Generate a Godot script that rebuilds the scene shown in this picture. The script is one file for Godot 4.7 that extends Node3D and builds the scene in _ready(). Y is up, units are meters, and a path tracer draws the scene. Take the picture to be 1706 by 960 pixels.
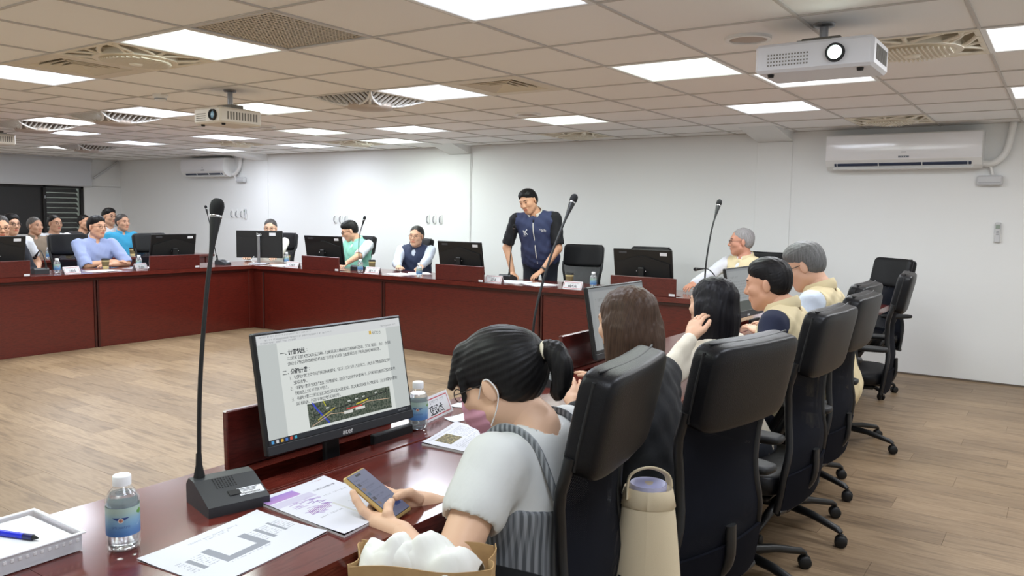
extends Node3D
# A meeting room with a U of dark red tables, seen from behind one arm of the U.

const TOP := 0.74            # height of the table tops
const CEIL := 2.21           # height of the ceiling
const WALL_Z := -5.11
const WALL_LEFT_X := -12.45
var mats := {}
var taken := {}
var rng := RandomNumberGenerator.new()


func _ready() -> void:
	rng.seed = 7
	# ---- camera
	var cam := Camera3D.new()
	cam.name = "camera"
	cam.position = Vector3(1.5663, 1.3876, 2.8235)
	cam.rotation = Vector3(-0.0925, 0.6029, 0.0162)
	cam.fov = 39.496
	cam.near = 0.02
	add_child(cam)
	cam.current = true
	# ---- environment
	var env := Environment.new()
	env.background_mode = Environment.BG_COLOR
	env.background_color = Color(0.62, 0.66, 0.62)
	env.background_energy_multiplier = 0.6
	env.tonemap_mode = Environment.TONE_MAPPER_LINEAR
	env.tonemap_exposure = 1.27
	env.sdfgi_enabled = true
	env.ssao_enabled = true
	env.ssil_enabled = true
	var we := WorldEnvironment.new()
	we.name = "environment"
	we.environment = env
	add_child(we)
	# ---- the lit ceiling panels (each makes its own area light), then the rest
	make_materials()
	ceiling_lights()
	build_room()
	build_tables()
	build_ceiling_things()
	build_wall_things()
	build_chairs()
	build_far_things()
	build_near_things()
	build_people()


# ======================================================================== helpers
func numbered(called: String) -> String:
	var n: int = taken.get(called, 0)
	taken[called] = n + 1
	return called if n == 0 else "%s_%03d" % [called, n]


func tag(o: Node, label := "", category := "", group := "", kind := "") -> Node:
	if label: o.set_meta("label", label)
	if category: o.set_meta("category", category)
	if group: o.set_meta("group", group)
	if kind: o.set_meta("kind", kind)
	return o


func thing(called: String, label: String, category: String, at := Vector3.ZERO, turn := 0.0, group := "") -> Node3D:
	var o := Node3D.new()
	o.name = numbered(called)
	add_child(o)
	o.position = at
	o.rotation.y = turn
	tag(o, label, category, group)
	return o


func part(called: String, mesh: Mesh, m: Material, parent: Node, at := Vector3.ZERO, rot := Vector3.ZERO) -> MeshInstance3D:
	var o := MeshInstance3D.new()
	o.name = called if parent != self else numbered(called)
	o.mesh = mesh
	o.material_override = m
	o.position = at
	o.rotation = rot
	parent.add_child(o, true)
	return o


func struct(called: String, mesh: Mesh, m: Material, at := Vector3.ZERO, rot := Vector3.ZERO) -> MeshInstance3D:
	var o := part(called, mesh, m, self, at, rot)
	o.set_meta("kind", "structure")
	return o


func copy_of(o: Node3D, label: String, at: Vector3, turn := 0.0, group := "") -> Node3D:
	var c: Node3D = o.duplicate()
	c.name = numbered(str(o.name).rstrip("0123456789").trim_suffix("_"))
	add_child(c)
	c.position = at
	c.rotation = Vector3(0, turn, 0)
	c.set_meta("label", label)
	if group: c.set_meta("group", group)
	return c


func col(r: float, g: float, b: float) -> Color:
	return Color(r / 255.0, g / 255.0, b / 255.0)


func mat(called: String, c: Color, rough := 0.6, metal := 0.0) -> StandardMaterial3D:
	if mats.has(called): return mats[called]
	var m := StandardMaterial3D.new()
	m.resource_name = called
	m.albedo_color = c
	m.roughness = rough
	m.metallic = metal
	mats[called] = m
	return m


func noise_tex(seed_: int, freq: float, ramp: Array, size := 512, octaves := 4) -> NoiseTexture2D:
	var n := FastNoiseLite.new()
	n.seed = seed_
	n.frequency = freq
	n.fractal_octaves = octaves
	var t := NoiseTexture2D.new()
	t.noise = n
	t.width = size
	t.height = size
	t.seamless = true
	var g := Gradient.new()
	g.offsets = PackedFloat32Array(ramp.map(func(x): return x[0]))
	g.colors = PackedColorArray(ramp.map(func(x): return x[1]))
	t.color_ramp = g
	return t


func normal_tex(seed_: int, freq: float, strength := 4.0, size := 256) -> NoiseTexture2D:
	var n := FastNoiseLite.new()
	n.seed = seed_
	n.frequency = freq
	var t := NoiseTexture2D.new()
	t.noise = n
	t.width = size
	t.height = size
	t.seamless = true
	t.as_normal_map = true
	t.bump_strength = strength
	return t


func tri(m: StandardMaterial3D, scale: Vector3, world := true) -> StandardMaterial3D:
	m.uv1_triplanar = true
	m.uv1_world_triplanar = world
	m.uv1_scale = scale
	return m


# ---- mesh collectors: a SurfaceTool that takes triangles with flat or smooth groups
func st_new() -> SurfaceTool:
	var st := SurfaceTool.new()
	st.begin(Mesh.PRIMITIVE_TRIANGLES)
	st.set_smooth_group(-1)
	return st


func st_end(st: SurfaceTool) -> ArrayMesh:
	st.generate_normals()
	return st.commit()


func tri3(st: SurfaceTool, a: Vector3, b: Vector3, c: Vector3) -> void:
	st.add_vertex(a); st.add_vertex(b); st.add_vertex(c)


func quad(st: SurfaceTool, a: Vector3, b: Vector3, c: Vector3, d: Vector3) -> void:
	# a b c d counter-clockwise seen from outside; Godot's front faces run clockwise
	tri3(st, a, c, b); tri3(st, a, d, c)


func quad_uv(st: SurfaceTool, p: Array) -> void:
	var uv := [Vector2(0, 1), Vector2(1, 1), Vector2(1, 0), Vector2(0, 0)]
	for i in [0, 2, 1, 0, 3, 2]:
		st.set_uv(uv[i]); st.add_vertex(p[i])


# chamfered box into a collector
func bx(st: SurfaceTool, c: Vector3, s: Vector3, b := 0.0, bas := Basis.IDENTITY) -> void:
	var h := s / 2.0
	b = minf(b, minf(h.x, minf(h.y, h.z)) * 0.98)
	if b <= 0.0:
		var v := []
		for i in 8:
			v.append(c + bas * Vector3(h.x if i & 1 else -h.x, h.y if i & 2 else -h.y, h.z if i & 4 else -h.z))
		for f in [[4, 5, 7, 6], [1, 0, 2, 3], [5, 1, 3, 7], [0, 4, 6, 2], [6, 7, 3, 2], [0, 1, 5, 4]]:
			quad(st, v[f[0]], v[f[1]], v[f[2]], v[f[3]])
		return
	var corner := func(sx: int, sy: int, sz: int, axis: int) -> Vector3:
		var p := Vector3(sx * (h.x - b), sy * (h.y - b), sz * (h.z - b))
		if axis == 0: p.x = sx * h.x
		elif axis == 1: p.y = sy * h.y
		else: p.z = sz * h.z
		return c + bas * p
	for s1 in [-1, 1]:
		var f0 := [corner.call(s1, -1, -1, 0), corner.call(s1, 1, -1, 0), corner.call(s1, 1, 1, 0), corner.call(s1, -1, 1, 0)]
		var f1 := [corner.call(-1, s1, -1, 1), corner.call(-1, s1, 1, 1), corner.call(1, s1, 1, 1), corner.call(1, s1, -1, 1)]
		var f2 := [corner.call(-1, -1, s1, 2), corner.call(1, -1, s1, 2), corner.call(1, 1, s1, 2), corner.call(-1, 1, s1, 2)]
		for f in [f0, f1, f2]:
			if s1 > 0: quad(st, f[0], f[1], f[2], f[3])
			else: quad(st, f[3], f[2], f[1], f[0])
		for s2 in [-1, 1]:
			var flip: bool = s1 * s2 > 0
			var e := [corner.call(s1, s2, -1, 0), corner.call(s1, s2, 1, 0), corner.call(s1, s2, 1, 1), corner.call(s1, s2, -1, 1)]
			var g := [corner.call(-1, s1, s2, 1), corner.call(1, s1, s2, 1), corner.call(1, s1, s2, 2), corner.call(-1, s1, s2, 2)]
			var k := [corner.call(s2, -1, s1, 2), corner.call(s2, 1, s1, 2), corner.call(s2, 1, s1, 0), corner.call(s2, -1, s1, 0)]
			for f in [e, g, k]:
				if flip: quad(st, f[3], f[2], f[1], f[0])
				else: quad(st, f[0], f[1], f[2], f[3])
			for s3 in [-1, 1]:
				var t := [corner.call(s1, s2, s3, 0), corner.call(s1, s2, s3, 1), corner.call(s1, s2, s3, 2)]
				if s1 * s2 * s3 > 0: tri3(st, t[0], t[2], t[1])
				else: tri3(st, t[0], t[1], t[2])


var box_cache := {}
func box(s: Vector3, b := 0.0) -> ArrayMesh:
	var key := "%s|%.4f" % [s, b]
	if not box_cache.has(key):
		var st := st_new()
		bx(st, Vector3.ZERO, s, b)
		box_cache[key] = st_end(st)
	return box_cache[key]


# a solid of revolution round y; profile is [radius, height] from the bottom up
func lathe_into(st: SurfaceTool, profile: Array, seg := 24, xf := Transform3D.IDENTITY, smooth := 1) -> void:
	st.set_smooth_group(smooth)
	for i in profile.size() - 1:
		var r0: float = profile[i][0]; var y0: float = profile[i][1]
		var r1: float = profile[i + 1][0]; var y1: float = profile[i + 1][1]
		for k in seg:
			var a := TAU * k / seg; var b := TAU * (k + 1) / seg
			var p0 := xf * Vector3(sin(a) * r0, y0, cos(a) * r0)
			var p1 := xf * Vector3(sin(b) * r0, y0, cos(b) * r0)
			var p2 := xf * Vector3(sin(b) * r1, y1, cos(b) * r1)
			var p3 := xf * Vector3(sin(a) * r1, y1, cos(a) * r1)
			if r0 > 1e-6: tri3(st, p0, p2, p1)
			if r1 > 1e-6: tri3(st, p0, p3, p2)
	st.set_smooth_group(-1)


func lathe(profile: Array, seg := 24) -> ArrayMesh:
	var st := st_new()
	# split at sharp turns: a profile point repeated starts a new smooth group
	var run := []
	var g := 1
	for q in profile:
		if run and run[-1] == q:
			lathe_into(st, run, seg, Transform3D.IDENTITY, g)
			g += 1
			run = []
		run.append(q)
	lathe_into(st, run, seg, Transform3D.IDENTITY, g)
	return st_end(st)


# a tube along points, with a radius for each point (or one for all), closed ends
func tube_into(st: SurfaceTool, pts: Array, radii, seg := 8, squash := 1.0) -> void:
	var n := pts.size()
	var rings := []
	var up := Vector3.UP
	var t0: Vector3 = (pts[1] - pts[0]).normalized()
	if absf(t0.dot(up)) > 0.9: up = Vector3.RIGHT
	var side := t0.cross(up).normalized()
	for i in n:
		var t: Vector3 = (pts[mini(i + 1, n - 1)] - pts[maxi(i - 1, 0)]).normalized()
		side = (side - t * side.dot(t)).normalized()
		var other := t.cross(side)
		var r: float = radii[i] if radii is Array else radii
		var ring := []
		for k in seg:
			var a := TAU * k / seg
			ring.append(pts[i] + side * cos(a) * r + other * sin(a) * r * squash)
		rings.append(ring)
	st.set_smooth_group(2)
	for i in n - 1:
		for k in seg:
			var j := (k + 1) % seg
			tri3(st, rings[i][k], rings[i + 1][k], rings[i + 1][j])
			tri3(st, rings[i][k], rings[i + 1][j], rings[i][j])
	st.set_smooth_group(-1)
	for k in seg:
		var j := (k + 1) % seg
		tri3(st, pts[0], rings[0][k], rings[0][j])
		tri3(st, pts[n - 1], rings[n - 1][j], rings[n - 1][k])


func tube(pts: Array, radii, seg := 8, squash := 1.0) -> ArrayMesh:
	var st := st_new()
	tube_into(st, pts, radii, seg, squash)
	return st_end(st)


# smooth curve through control points
func spline(ctrl: Array, per := 6) -> Array:
	var out := []
	for i in ctrl.size() - 1:
		var a: Vector3 = ctrl[maxi(i - 1, 0)]; var b: Vector3 = ctrl[i]
		var c: Vector3 = ctrl[i + 1]; var d: Vector3 = ctrl[mini(i + 2, ctrl.size() - 1)]
		for k in per:
			out.append(b.cubic_interpolate(c, a, d, float(k) / per))
	out.append(ctrl[-1])
	return out


# extrude a 2D outline (counter-clockwise) along z from -d/2 to d/2
func prism_into(st: SurfaceTool, outline: PackedVector2Array, d: float, xf := Transform3D.IDENTITY) -> void:
	var idx := Geometry2D.triangulate_polygon(outline)
	for i in range(0, idx.size(), 3):
		var a := outline[idx[i]]; var b := outline[idx[i + 1]]; var c := outline[idx[i + 2]]
		if (b - a).cross(c - a) < 0.0:
			var t := b; b = c; c = t
		tri3(st, xf * Vector3(a.x, a.y, d / 2), xf * Vector3(c.x, c.y, d / 2), xf * Vector3(b.x, b.y, d / 2))
		tri3(st, xf * Vector3(a.x, a.y, -d / 2), xf * Vector3(b.x, b.y, -d / 2), xf * Vector3(c.x, c.y, -d / 2))
	for i in outline.size():
		var a := outline[i]; var b := outline[(i + 1) % outline.size()]
		quad(st, xf * Vector3(a.x, a.y, d / 2), xf * Vector3(a.x, a.y, -d / 2), xf * Vector3(b.x, b.y, -d / 2), xf * Vector3(b.x, b.y, d / 2))


func prism(outline: Array, d: float) -> ArrayMesh:
	var st := st_new()
	prism_into(st, PackedVector2Array(outline), d)
	return st_end(st)


# a pillow-like slab: rounded box by superellipse in all three axes
func pillow(s: Vector3, power := 4.0, nu := 24, nv := 16, bulge = null) -> ArrayMesh:
	var st := st_new()
	st.set_smooth_group(3)
	var rows := []
	for j in nv + 1:
		var v := -PI / 2 + PI * j / nv
		var row := []
		for i in nu:
			var u := TAU * i / nu
			var p := Vector3(spow(cos(v), 2.0 / power) * spow(cos(u), 2.0 / power) * s.x / 2, spow(sin(v), 2.0 / power) * s.y / 2, spow(cos(v), 2.0 / power) * spow(sin(u), 2.0 / power) * s.z / 2)
			if bulge != null: p = bulge.call(p)
			row.append(p)
		rows.append(row)
	for j in nv:
		for i in nu:
			var k := (i + 1) % nu
			tri3(st, rows[j][i], rows[j][k], rows[j + 1][k])
			tri3(st, rows[j][i], rows[j + 1][k], rows[j + 1][i])
	return st_end(st)


func spow(x: float, e: float) -> float:
	return signf(x) * pow(absf(x), e)


# a grid of points (rows of equal length) as a sheet with a thickness along the normals given
func sheet(rows: Array, thick: float, uvs := false) -> ArrayMesh:
	var st := st_new()
	var h := rows.size(); var w: int = rows[0].size()
	var nrm := []
	for j in h:
		var r := []
		for i in w:
			var du: Vector3 = rows[j][mini(i + 1, w - 1)] - rows[j][maxi(i - 1, 0)]
			var dv: Vector3 = rows[mini(j + 1, h - 1)][i] - rows[maxi(j - 1, 0)][i]
			r.append(du.cross(dv).normalized())
		nrm.append(r)
	for side in [1, -1]:
		st.set_smooth_group(4 + side)
		for j in h - 1:
			for i in w - 1:
				var q := []
				for o in [[0, 0], [1, 0], [1, 1], [0, 1]]:
					q.append([rows[j + o[1]][i + o[0]] + nrm[j + o[1]][i + o[0]] * thick * 0.5 * side, Vector2(float(i + o[0]) / (w - 1), float(j + o[1]) / (h - 1))])
				var order := [0, 2, 1, 0, 3, 2] if side > 0 else [0, 1, 2, 0, 2, 3]
				for k in order:
					if uvs: st.set_uv(q[k][1])
					st.add_vertex(q[k][0])
	st.set_smooth_group(-1)
	var rim := []
	for i in w: rim.append([0, i])
	for j in range(1, h): rim.append([j, w - 1])
	for i in range(w - 2, -1, -1): rim.append([h - 1, i])
	for j in range(h - 2, 0, -1): rim.append([j, 0])
	for k in rim.size():
		var a: Array = rim[k]; var b: Array = rim[(k + 1) % rim.size()]
		var pa: Vector3 = rows[a[0]][a[1]]; var pb: Vector3 = rows[b[0]][b[1]]
		var na: Vector3 = nrm[a[0]][a[1]] * thick * 0.5; var nb: Vector3 = nrm[b[0]][b[1]] * thick * 0.5
		if uvs: st.set_uv(Vector2.ZERO)
		quad(st, pa + na, pa - na, pb - nb, pb + nb)
	return st_end(st)


func text_mesh(s: String, size_m: float, depth := 0.0006, bold := false) -> TextMesh:
	var f := SystemFont.new()
	f.font_names = PackedStringArray(["Droid Sans"])
	if bold: f.font_weight = 700
	var t := TextMesh.new()
	t.text = s
	t.font = f
	t.font_size = 64
	t.pixel_size = size_m / 64.0
	t.depth = depth
	t.curve_step = 4.0
	return t


# ======================================================================== materials
func make_materials() -> void:
	var W := Color.WHITE
	# walls: white paint with faint roller texture
	var m := mat("wall_paint", col(238, 239, 238), 0.75)
	m.normal_enabled = true
	m.normal_texture = normal_tex(3, 0.05, 1.0)
	m.normal_scale = 0.15
	tri(m, Vector3(2, 2, 2))
	m = mat("ceiling_tile", col(248, 247, 245), 0.9)
	m.normal_enabled = true
	m.normal_texture = normal_tex(4, 0.12, 2.0)
	m.normal_scale = 0.2
	tri(m, Vector3(3, 3, 3))
	mat("ceiling_bar", col(204, 200, 195), 0.6)
	mat("slab", col(120, 116, 110), 0.9)
	# floor planks: four tones of one oak print, grain along x
	var grain := noise_tex(11, 0.012, [[0.0, col(122, 102, 81)], [0.3, col(147, 125, 100)], [0.5, col(166, 143, 116)], [0.7, col(151, 128, 102)], [1.0, col(176, 153, 125)]], 512, 5)
	var tones := [col(246, 243, 239), col(236, 232, 227), col(254, 251, 247), col(228, 224, 220)]
	for i in 4:
		m = mat("plank_%d" % i, tones[i], 0.42)
		m.albedo_texture = grain
		m.metallic_specular = 0.45
		tri(m, Vector3(0.3, 1.0, 2.6))
		m.uv1_offset = Vector3(0.31 * i, 0.0, 0.17 * i)
	mat("sub_floor", col(112, 92, 70), 0.9)
	# mahogany veneer: tops along z, tops along x, upright panels
	var red := noise_tex(21, 0.02, [[0.0, col(70, 26, 21)], [0.4, col(94, 35, 28)], [0.6, col(104, 42, 34)], [0.8, col(80, 30, 24)], [1.0, col(116, 50, 41)]], 512, 5)
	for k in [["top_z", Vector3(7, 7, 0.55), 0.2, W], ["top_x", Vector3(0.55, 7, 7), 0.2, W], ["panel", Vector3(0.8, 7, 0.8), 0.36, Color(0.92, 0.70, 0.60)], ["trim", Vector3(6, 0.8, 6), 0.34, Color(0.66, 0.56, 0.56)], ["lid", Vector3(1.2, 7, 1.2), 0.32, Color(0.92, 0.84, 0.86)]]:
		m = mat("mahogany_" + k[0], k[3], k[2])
		m.albedo_texture = red
		m.clearcoat_enabled = true
		m.clearcoat = 0.35
		m.clearcoat_roughness = 0.12
		tri(m, k[1])
	# plastics, leather, metal
	mat("black_plastic", col(18, 19, 21), 0.42)
	mat("soft_black", col(15, 16, 18), 0.55)
	mat("grey_black", col(44, 46, 50), 0.5)
	m = mat("black_leather", col(17, 17, 20), 0.4)
	m.metallic_specular = 0.36
	m.normal_enabled = true
	m.normal_texture = normal_tex(31, 0.09, 3.0)
	m.normal_scale = 0.25
	tri(m, Vector3(9, 9, 9), false)
	m = mat("black_cloth", col(20, 21, 28), 0.95)
	m.metallic_specular = 0.2
	mat("chrome", col(200, 200, 202), 0.22, 1.0)
	mat("steel", col(150, 152, 156), 0.4, 0.9)
	mat("white_plastic", col(236, 236, 234), 0.35)
	mat("gloss_white", col(238, 238, 240), 0.12)
	mat("cream_plastic", col(238, 231, 214), 0.45)
	mat("grey_plastic", col(150, 152, 156), 0.5)
	mat("pale_grey", col(205, 206, 208), 0.5)
	mat("sheet_metal", col(196, 194, 190), 0.6)
	mat("paper", col(224, 225, 231), 0.8)
	mat("paper_edge", col(208, 208, 212), 0.85)
	mat("red_print", col(196, 52, 62), 0.7)
	mat("ink", col(40, 42, 48), 0.7)
	mat("grey_ink", col(158, 160, 166), 0.7)
	mat("cap_white", col(244, 245, 247), 0.4)


# ======================================================================== ceiling grid
# column edges in x and, for each column, the offset of its rows in z
func ceiling_columns() -> Array:
	var out := []
	var x := 3.0
	while x > -4.19:
		out.append([x - 0.6, x, 0.0])
		x -= 0.6
	out.append([-4.7, -4.2, 0.0])
	out.append([-5.3, -4.7, 0.3])
	out.append([-5.9, -5.3, 0.3])
	out.append([-6.2, -5.9, 0.3])
	x = -6.2
	while x > WALL_LEFT_X:
		out.append([maxf(x - 0.6, WALL_LEFT_X), x, 0.3])
		x -= 0.6
	return out


# [x, z] centres of what replaces a tile
const LIGHTS := [[-2.1, 0.3], [-3.9, 0.3], [-0.3, 0.3], [-0.3, -1.5], [0.3, -2.1], [-0.3, -3.3], [-2.1, -1.5], [-2.1, -3.3], [-3.9, -3.3], [-3.9, -1.5],
	[-5.0, -3.0], [-5.0, -1.2], [-6.5, -3.0], [-6.5, -1.2], [-7.7, -1.8], [-8.3, -3.0], [-10.1, -3.0], [-6.5, -4.2], [-5.0, -4.2], [-8.3, -4.2], [1.5, -1.5], [1.5, -3.3],
	[1.5, 0.3], [-0.3, 2.1], [1.5, 2.1], [-2.1, 2.1], [-3.9, 2.1], [-6.5, 0.6], [-8.3, 0.6], [-10.1, 0.6], [-5.0, 0.6], [-11.9, -1.2], [-11.9, 0.6], [-10.1, 2.4]]
const HOLES := [[-2.7, 0.3], [-3.3, 0.3], [-1.5, 0.3], [-2.7, -1.5], [-1.5, -1.5], [0.9, -1.5], [0.3, -4.5], [-2.7, -4.5], [-5.6, -1.2], [-7.1, -1.2], [-9.5, -3.0], [-7.1, -3.6], [-5.6, -4.2]]


func in_list(list: Array, x: float, z: float) -> bool:
	for q in list:
		if absf(q[0] - x) < 0.2 and absf(q[1] - z) < 0.2: return true
	return false


func ceiling_lights() -> void:
	var cool := [Color(0.92, 0.95, 1.0), Color(0.95, 1.0, 0.975), Color(0.97, 0.985, 1.0)]
	var words := ["beside the perforated ceiling panel", "before the square air diffuser", "cut by the top edge of the picture", "above the person in black top", "directly under the lit projector", "nearest the glossy air conditioner",
		"beside the ribbed fan and square diffuser", "above the standing person in navy vest", "above the person in navy vest with glasses", "behind the unlit projector",
		"above the person in mint vest", "beside the ribbed fan left of the unlit projector", "above the corner of the tables", "beside the leftmost ribbed fan", "small one below the leftmost ribbed fan panel", "above the empty chair at the left table", "close to the window wall", "nearest the back wall beside the small web fan", "tucked into the pillar bracket", "right above the far air conditioner",
		"at the right edge beside the web fan", "low at the right edge above the air conditioner"]
	var i := 0
	for q in LIGHTS:
		var c: Color = cool[[1, 0, 0, 1, 2, 0, 0, 1, 0, 1, 1, 0, 0, 2, 0, 0, 2, 0, 1, 0, 2, 2, 0, 1, 0, 1, 0][i % 27]]
		var where: String = words[i] if i < words.size() else "out of view behind the camera"
		var t := thing("ceiling_light", "square white ceiling light panel " + where, "ceiling light", Vector3(q[0], CEIL, q[1]), 0.0, "square ceiling light panels")
		var frame := st_new()
		for s in [-1, 1]:
			bx(frame, Vector3(s * 0.288, 0.004, 0), Vector3(0.024, 0.02, 0.6), 0.002)
			bx(frame, Vector3(0, 0.004, s * 0.288), Vector3(0.552, 0.02, 0.024), 0.002)
		part("frame", st_end(frame), mat("white_plastic", W0), t)
		var glow := mat("light_diffuser_%s" % c.to_html(), Color(0.95, 0.95, 0.95), 0.4)
		glow.emission_enabled = true
		glow.emission = c
		glow.emission_energy_multiplier = 1.35
		part("diffuser", box(Vector3(0.556, 0.006, 0.556)), glow, t, Vector3(0, 0.004, 0))
		var l := AreaLight3D.new()
		l.name = "panel_light"
		l.area_size = Vector2(0.55, 0.55)
		l.light_color = c
		l.light_energy = LAMP_ENERGY
		l.shadow_enabled = true
		l.area_range = 16.0
		l.rotation = Vector3(-PI / 2, 0, 0)
		l.position = Vector3(0, -0.008, 0)
		t.add_child(l)
		i += 1


const W0 := Color.WHITE
const LAMP_ENERGY := 1.27


func build_room() -> void:
	var x0 := WALL_LEFT_X; var x1 := 3.0; var z0 := WALL_Z; var z1 := 3.9
	# floor
	var fl := struct("floor", box(Vector3(x1 - x0 + 0.4, 0.2, z1 - z0 + 0.4)), mat("sub_floor", W0), Vector3((x0 + x1) / 2, -0.1055, (z0 + z1) / 2))
	tag(fl, "pale oak plank floor")
	var spots := []
	var row := 0
	var z := z0
	var cam_pos := Vector3(1.5663, 1.3876, 2.8235)
	var cam_basis := Basis.from_euler(Vector3(-0.0925, 0.6029, 0.0162))
	while z < z1 - 0.001:
		var x := x0 - fmod(row * 0.47, 1.2)
		while x < x1 - 0.001:
			var a := maxf(x, x0); var b := minf(x + 1.2, x1)
			var w := minf(0.18, z1 - z)
			if b - a > 0.02:
				var c := Vector3((a + b) / 2, 0, z + w / 2)
				var v := cam_basis.inverse() * (c - cam_pos)
				var seen := v.z < -0.5 and absf(v.x / v.z) < 0.68 and absf(v.y / v.z) < 0.40 and c.x > -6.3
				spots.append([(b - a) * w / (v.z * v.z * absf(v.z)) if seen else 0.0, c, b - a, w, rng.randi() % 4])
			x += 1.2
		z += 0.18
		row += 1
	spots.sort_custom(func(p, q): return p[0] > q[0])
	var rest := []
	for i in 4: rest.append(st_new())
	var n := 0
	for s in spots:
		var size := Vector3(s[2] - 0.0012, 0.0055, s[3] - 0.0012)
		if n < 300 and s[0] > 0.0:
			part("plank", box(size.snapped(Vector3.ONE * 0.0001)), mats["plank_%d" % s[4]], fl, s[1] + Vector3(0, -0.00275, 0) - fl.position)
			n += 1
		else:
			bx(rest[s[4]], s[1] + Vector3(0, -0.00275, 0) - fl.position, size)
	for i in 4:
		tag(part("more_planks", st_end(rest[i]), mats["plank_%d" % i], fl), "", "", "", "stuff")
	# ceiling
	var ce := struct("ceiling", box(Vector3(x1 - x0 + 0.4, 0.2, z1 - z0 + 0.4)), mat("slab", W0), Vector3((x0 + x1) / 2, CEIL + 0.32, (z0 + z1) / 2))
	tag(ce, "suspended ceiling of square off-white tiles")
	var tiles := []
	var bars := []
	for c in ceiling_columns():
		var zz: float = z1 + 0.6
		zz = ceilf((z1 - c[2]) / 0.6) * 0.6 + c[2]
		bars.append([Vector3(c[0], CEIL - 0.001, (z0 + z1) / 2), Vector3(0.013, 0.008, z1 - z0)])
		while zz > z0 + 0.001:
			var a := maxf(zz - 0.6, z0); var b := minf(zz, z1)
			var cx: float = (c[0] + c[1]) / 2; var cz := (a + b) / 2
			if b - a > 0.03:
				var full: float = zz - 0.3
				if not in_list(LIGHTS, cx, full) and not in_list(HOLES, cx, full):
					var v := cam_basis.inverse() * (Vector3(cx, CEIL, cz) - cam_pos)
					tiles.append([(b - a) * (c[1] - c[0]) / absf(v.z * v.z * v.z) if v.z < -0.3 and absf(v.x / v.z) < 0.72 and absf(v.y / v.z) < 0.45 else 0.0, Vector3(cx, CEIL + 0.008, cz), Vector3(c[1] - c[0] - 0.010, 0.012, b - a - 0.010)])
				bars.append([Vector3(cx, CEIL - 0.0005, a), Vector3(c[1] - c[0] - 0.013, 0.007, 0.013)])
			zz -= 0.6
	tiles.sort_custom(func(p, q): return p[0] > q[0])
	var more := st_new()
	n = 0
	for t in tiles:
		if n < 300 and t[0] > 0.0:
			part("tile", box(t[2].snapped(Vector3.ONE * 0.001), 0.002), mat("ceiling_tile", W0), ce, t[1] - ce.position)
			n += 1
		else:
			bx(more, t[1] - ce.position, t[2])
	tag(part("more_tiles", st_end(more), mat("ceiling_tile", W0), ce), "", "", "", "stuff")
	var bar_st := st_new()
	for b in bars: bx(bar_st, b[0] - ce.position, b[1])
	tag(part("grid_bars", st_end(bar_st), mat("ceiling_bar", W0), ce), "", "", "", "stuff")
	# walls
	var paint := mat("wall_paint", W0)
	var wb := struct("wall_back", box(Vector3(x1 - x0 + 0.4, CEIL + 0.5, 0.2)), paint, Vector3((x0 + x1) / 2, CEIL / 2, z0 - 0.1))
	tag(wb, "white back wall")
	struct("wall_right", box(Vector3(0.2, CEIL + 0.5, z1 - z0 + 0.4)), paint, Vector3(x1 + 0.1, CEIL / 2, (z0 + z1) / 2))
	struct("wall_front", box(Vector3(x1 - x0 + 0.4, CEIL + 0.5, 0.2)), paint, Vector3((x0 + x1) / 2, CEIL / 2, z1 + 0.1))
	# left wall with the window opening z -4.46..-3.0, y 0.9..1.74
	var wl := struct("wall_left", box(Vector3(0.2, 0.92, z1 - z0)), paint, Vector3(x0 - 0.1, 0.46, (z0 + z1) / 2))
	tag(wl, "white window wall")
	part("wall_top", box(Vector3(0.2, 0.9, z1 - z0)), paint, wl, Vector3(0, 1.73, 0))
	part("wall_side", box(Vector3(0.2, 0.83, 0.65)), paint, wl, Vector3(0, 0.87, -4.785 - (z0 + z1) / 2))
	part("wall_side", box(Vector3(0.2, 0.83, 6.9)), paint, wl, Vector3(0, 0.87, 0.45 - (z0 + z1) / 2))
	# pillar brackets on the back wall, sloping up to the ceiling
	for q in [[-0.82, 0.34, 0.09, 0.66], [-4.71, 0.34, 0.10, 0.42], [-8.53, 0.30, 0.09, 0.7]]:
		var s := st_new()
		prism_into(s, PackedVector2Array([Vector2(0, 0), Vector2(q[3], q[2] + 0.01), Vector2(q[3], q[2] + 0.06), Vector2(0, q[2] + 0.06)]), q[1], Transform3D(Basis(Vector3.UP, -PI / 2), Vector3.ZERO))
		struct("trim", st_end(s), paint, Vector3(q[0], CEIL - q[2], z0 - 0.001))
		struct("trim", box(Vector3(q[1], CEIL - q[2], 0.012), 0.003), paint, Vector3(q[0], (CEIL - q[2]) / 2, z0 + 0.005))
	# dark shadow-line skirting
	tag(struct("baseboard_back", box(Vector3(x1 - x0, 0.014, 0.012)), mat("skirting", col(104, 92, 80), 0.6), Vector3((x0 + x1) / 2, 0.007, z0 + 0.005)), "thin dark brown skirting strip")
	# window in the left wall: dark frames, louvre slats, roller blind box
	var dark := mat("window_frame_dark", col(30, 28, 28), 0.5)
	var fr := st_new()
	for zz in [-4.44, -3.82, -3.02]:
		bx(fr, Vector3(0, 0, zz + 3.73), Vector3(0.06, 0.84, 0.05), 0.003)
	for y in [-0.40, 0.40]:
		bx(fr, Vector3(0, y, 0), Vector3(0.06, 0.05, 1.45), 0.003)
	var win := struct("window_1", st_end(fr), dark, Vector3(x0 - 0.06, 1.32, -3.73))
	tag(win, "dark framed window with half open louvre slats")
	var glass := mat("window_glass_dark", Color(0.1, 0.1, 0.11, 0.25), 0.05)
	glass.transparency = BaseMaterial3D.TRANSPARENCY_ALPHA
	part("pane", box(Vector3(0.006, 0.78, 0.78)), mat("window_panel_dark", col(36, 34, 34), 0.35), win, Vector3(-0.02, 0, 0.3))
	part("pane", box(Vector3(0.006, 0.78, 0.58)), glass, win, Vector3(-0.03, 0, -0.4))
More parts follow.
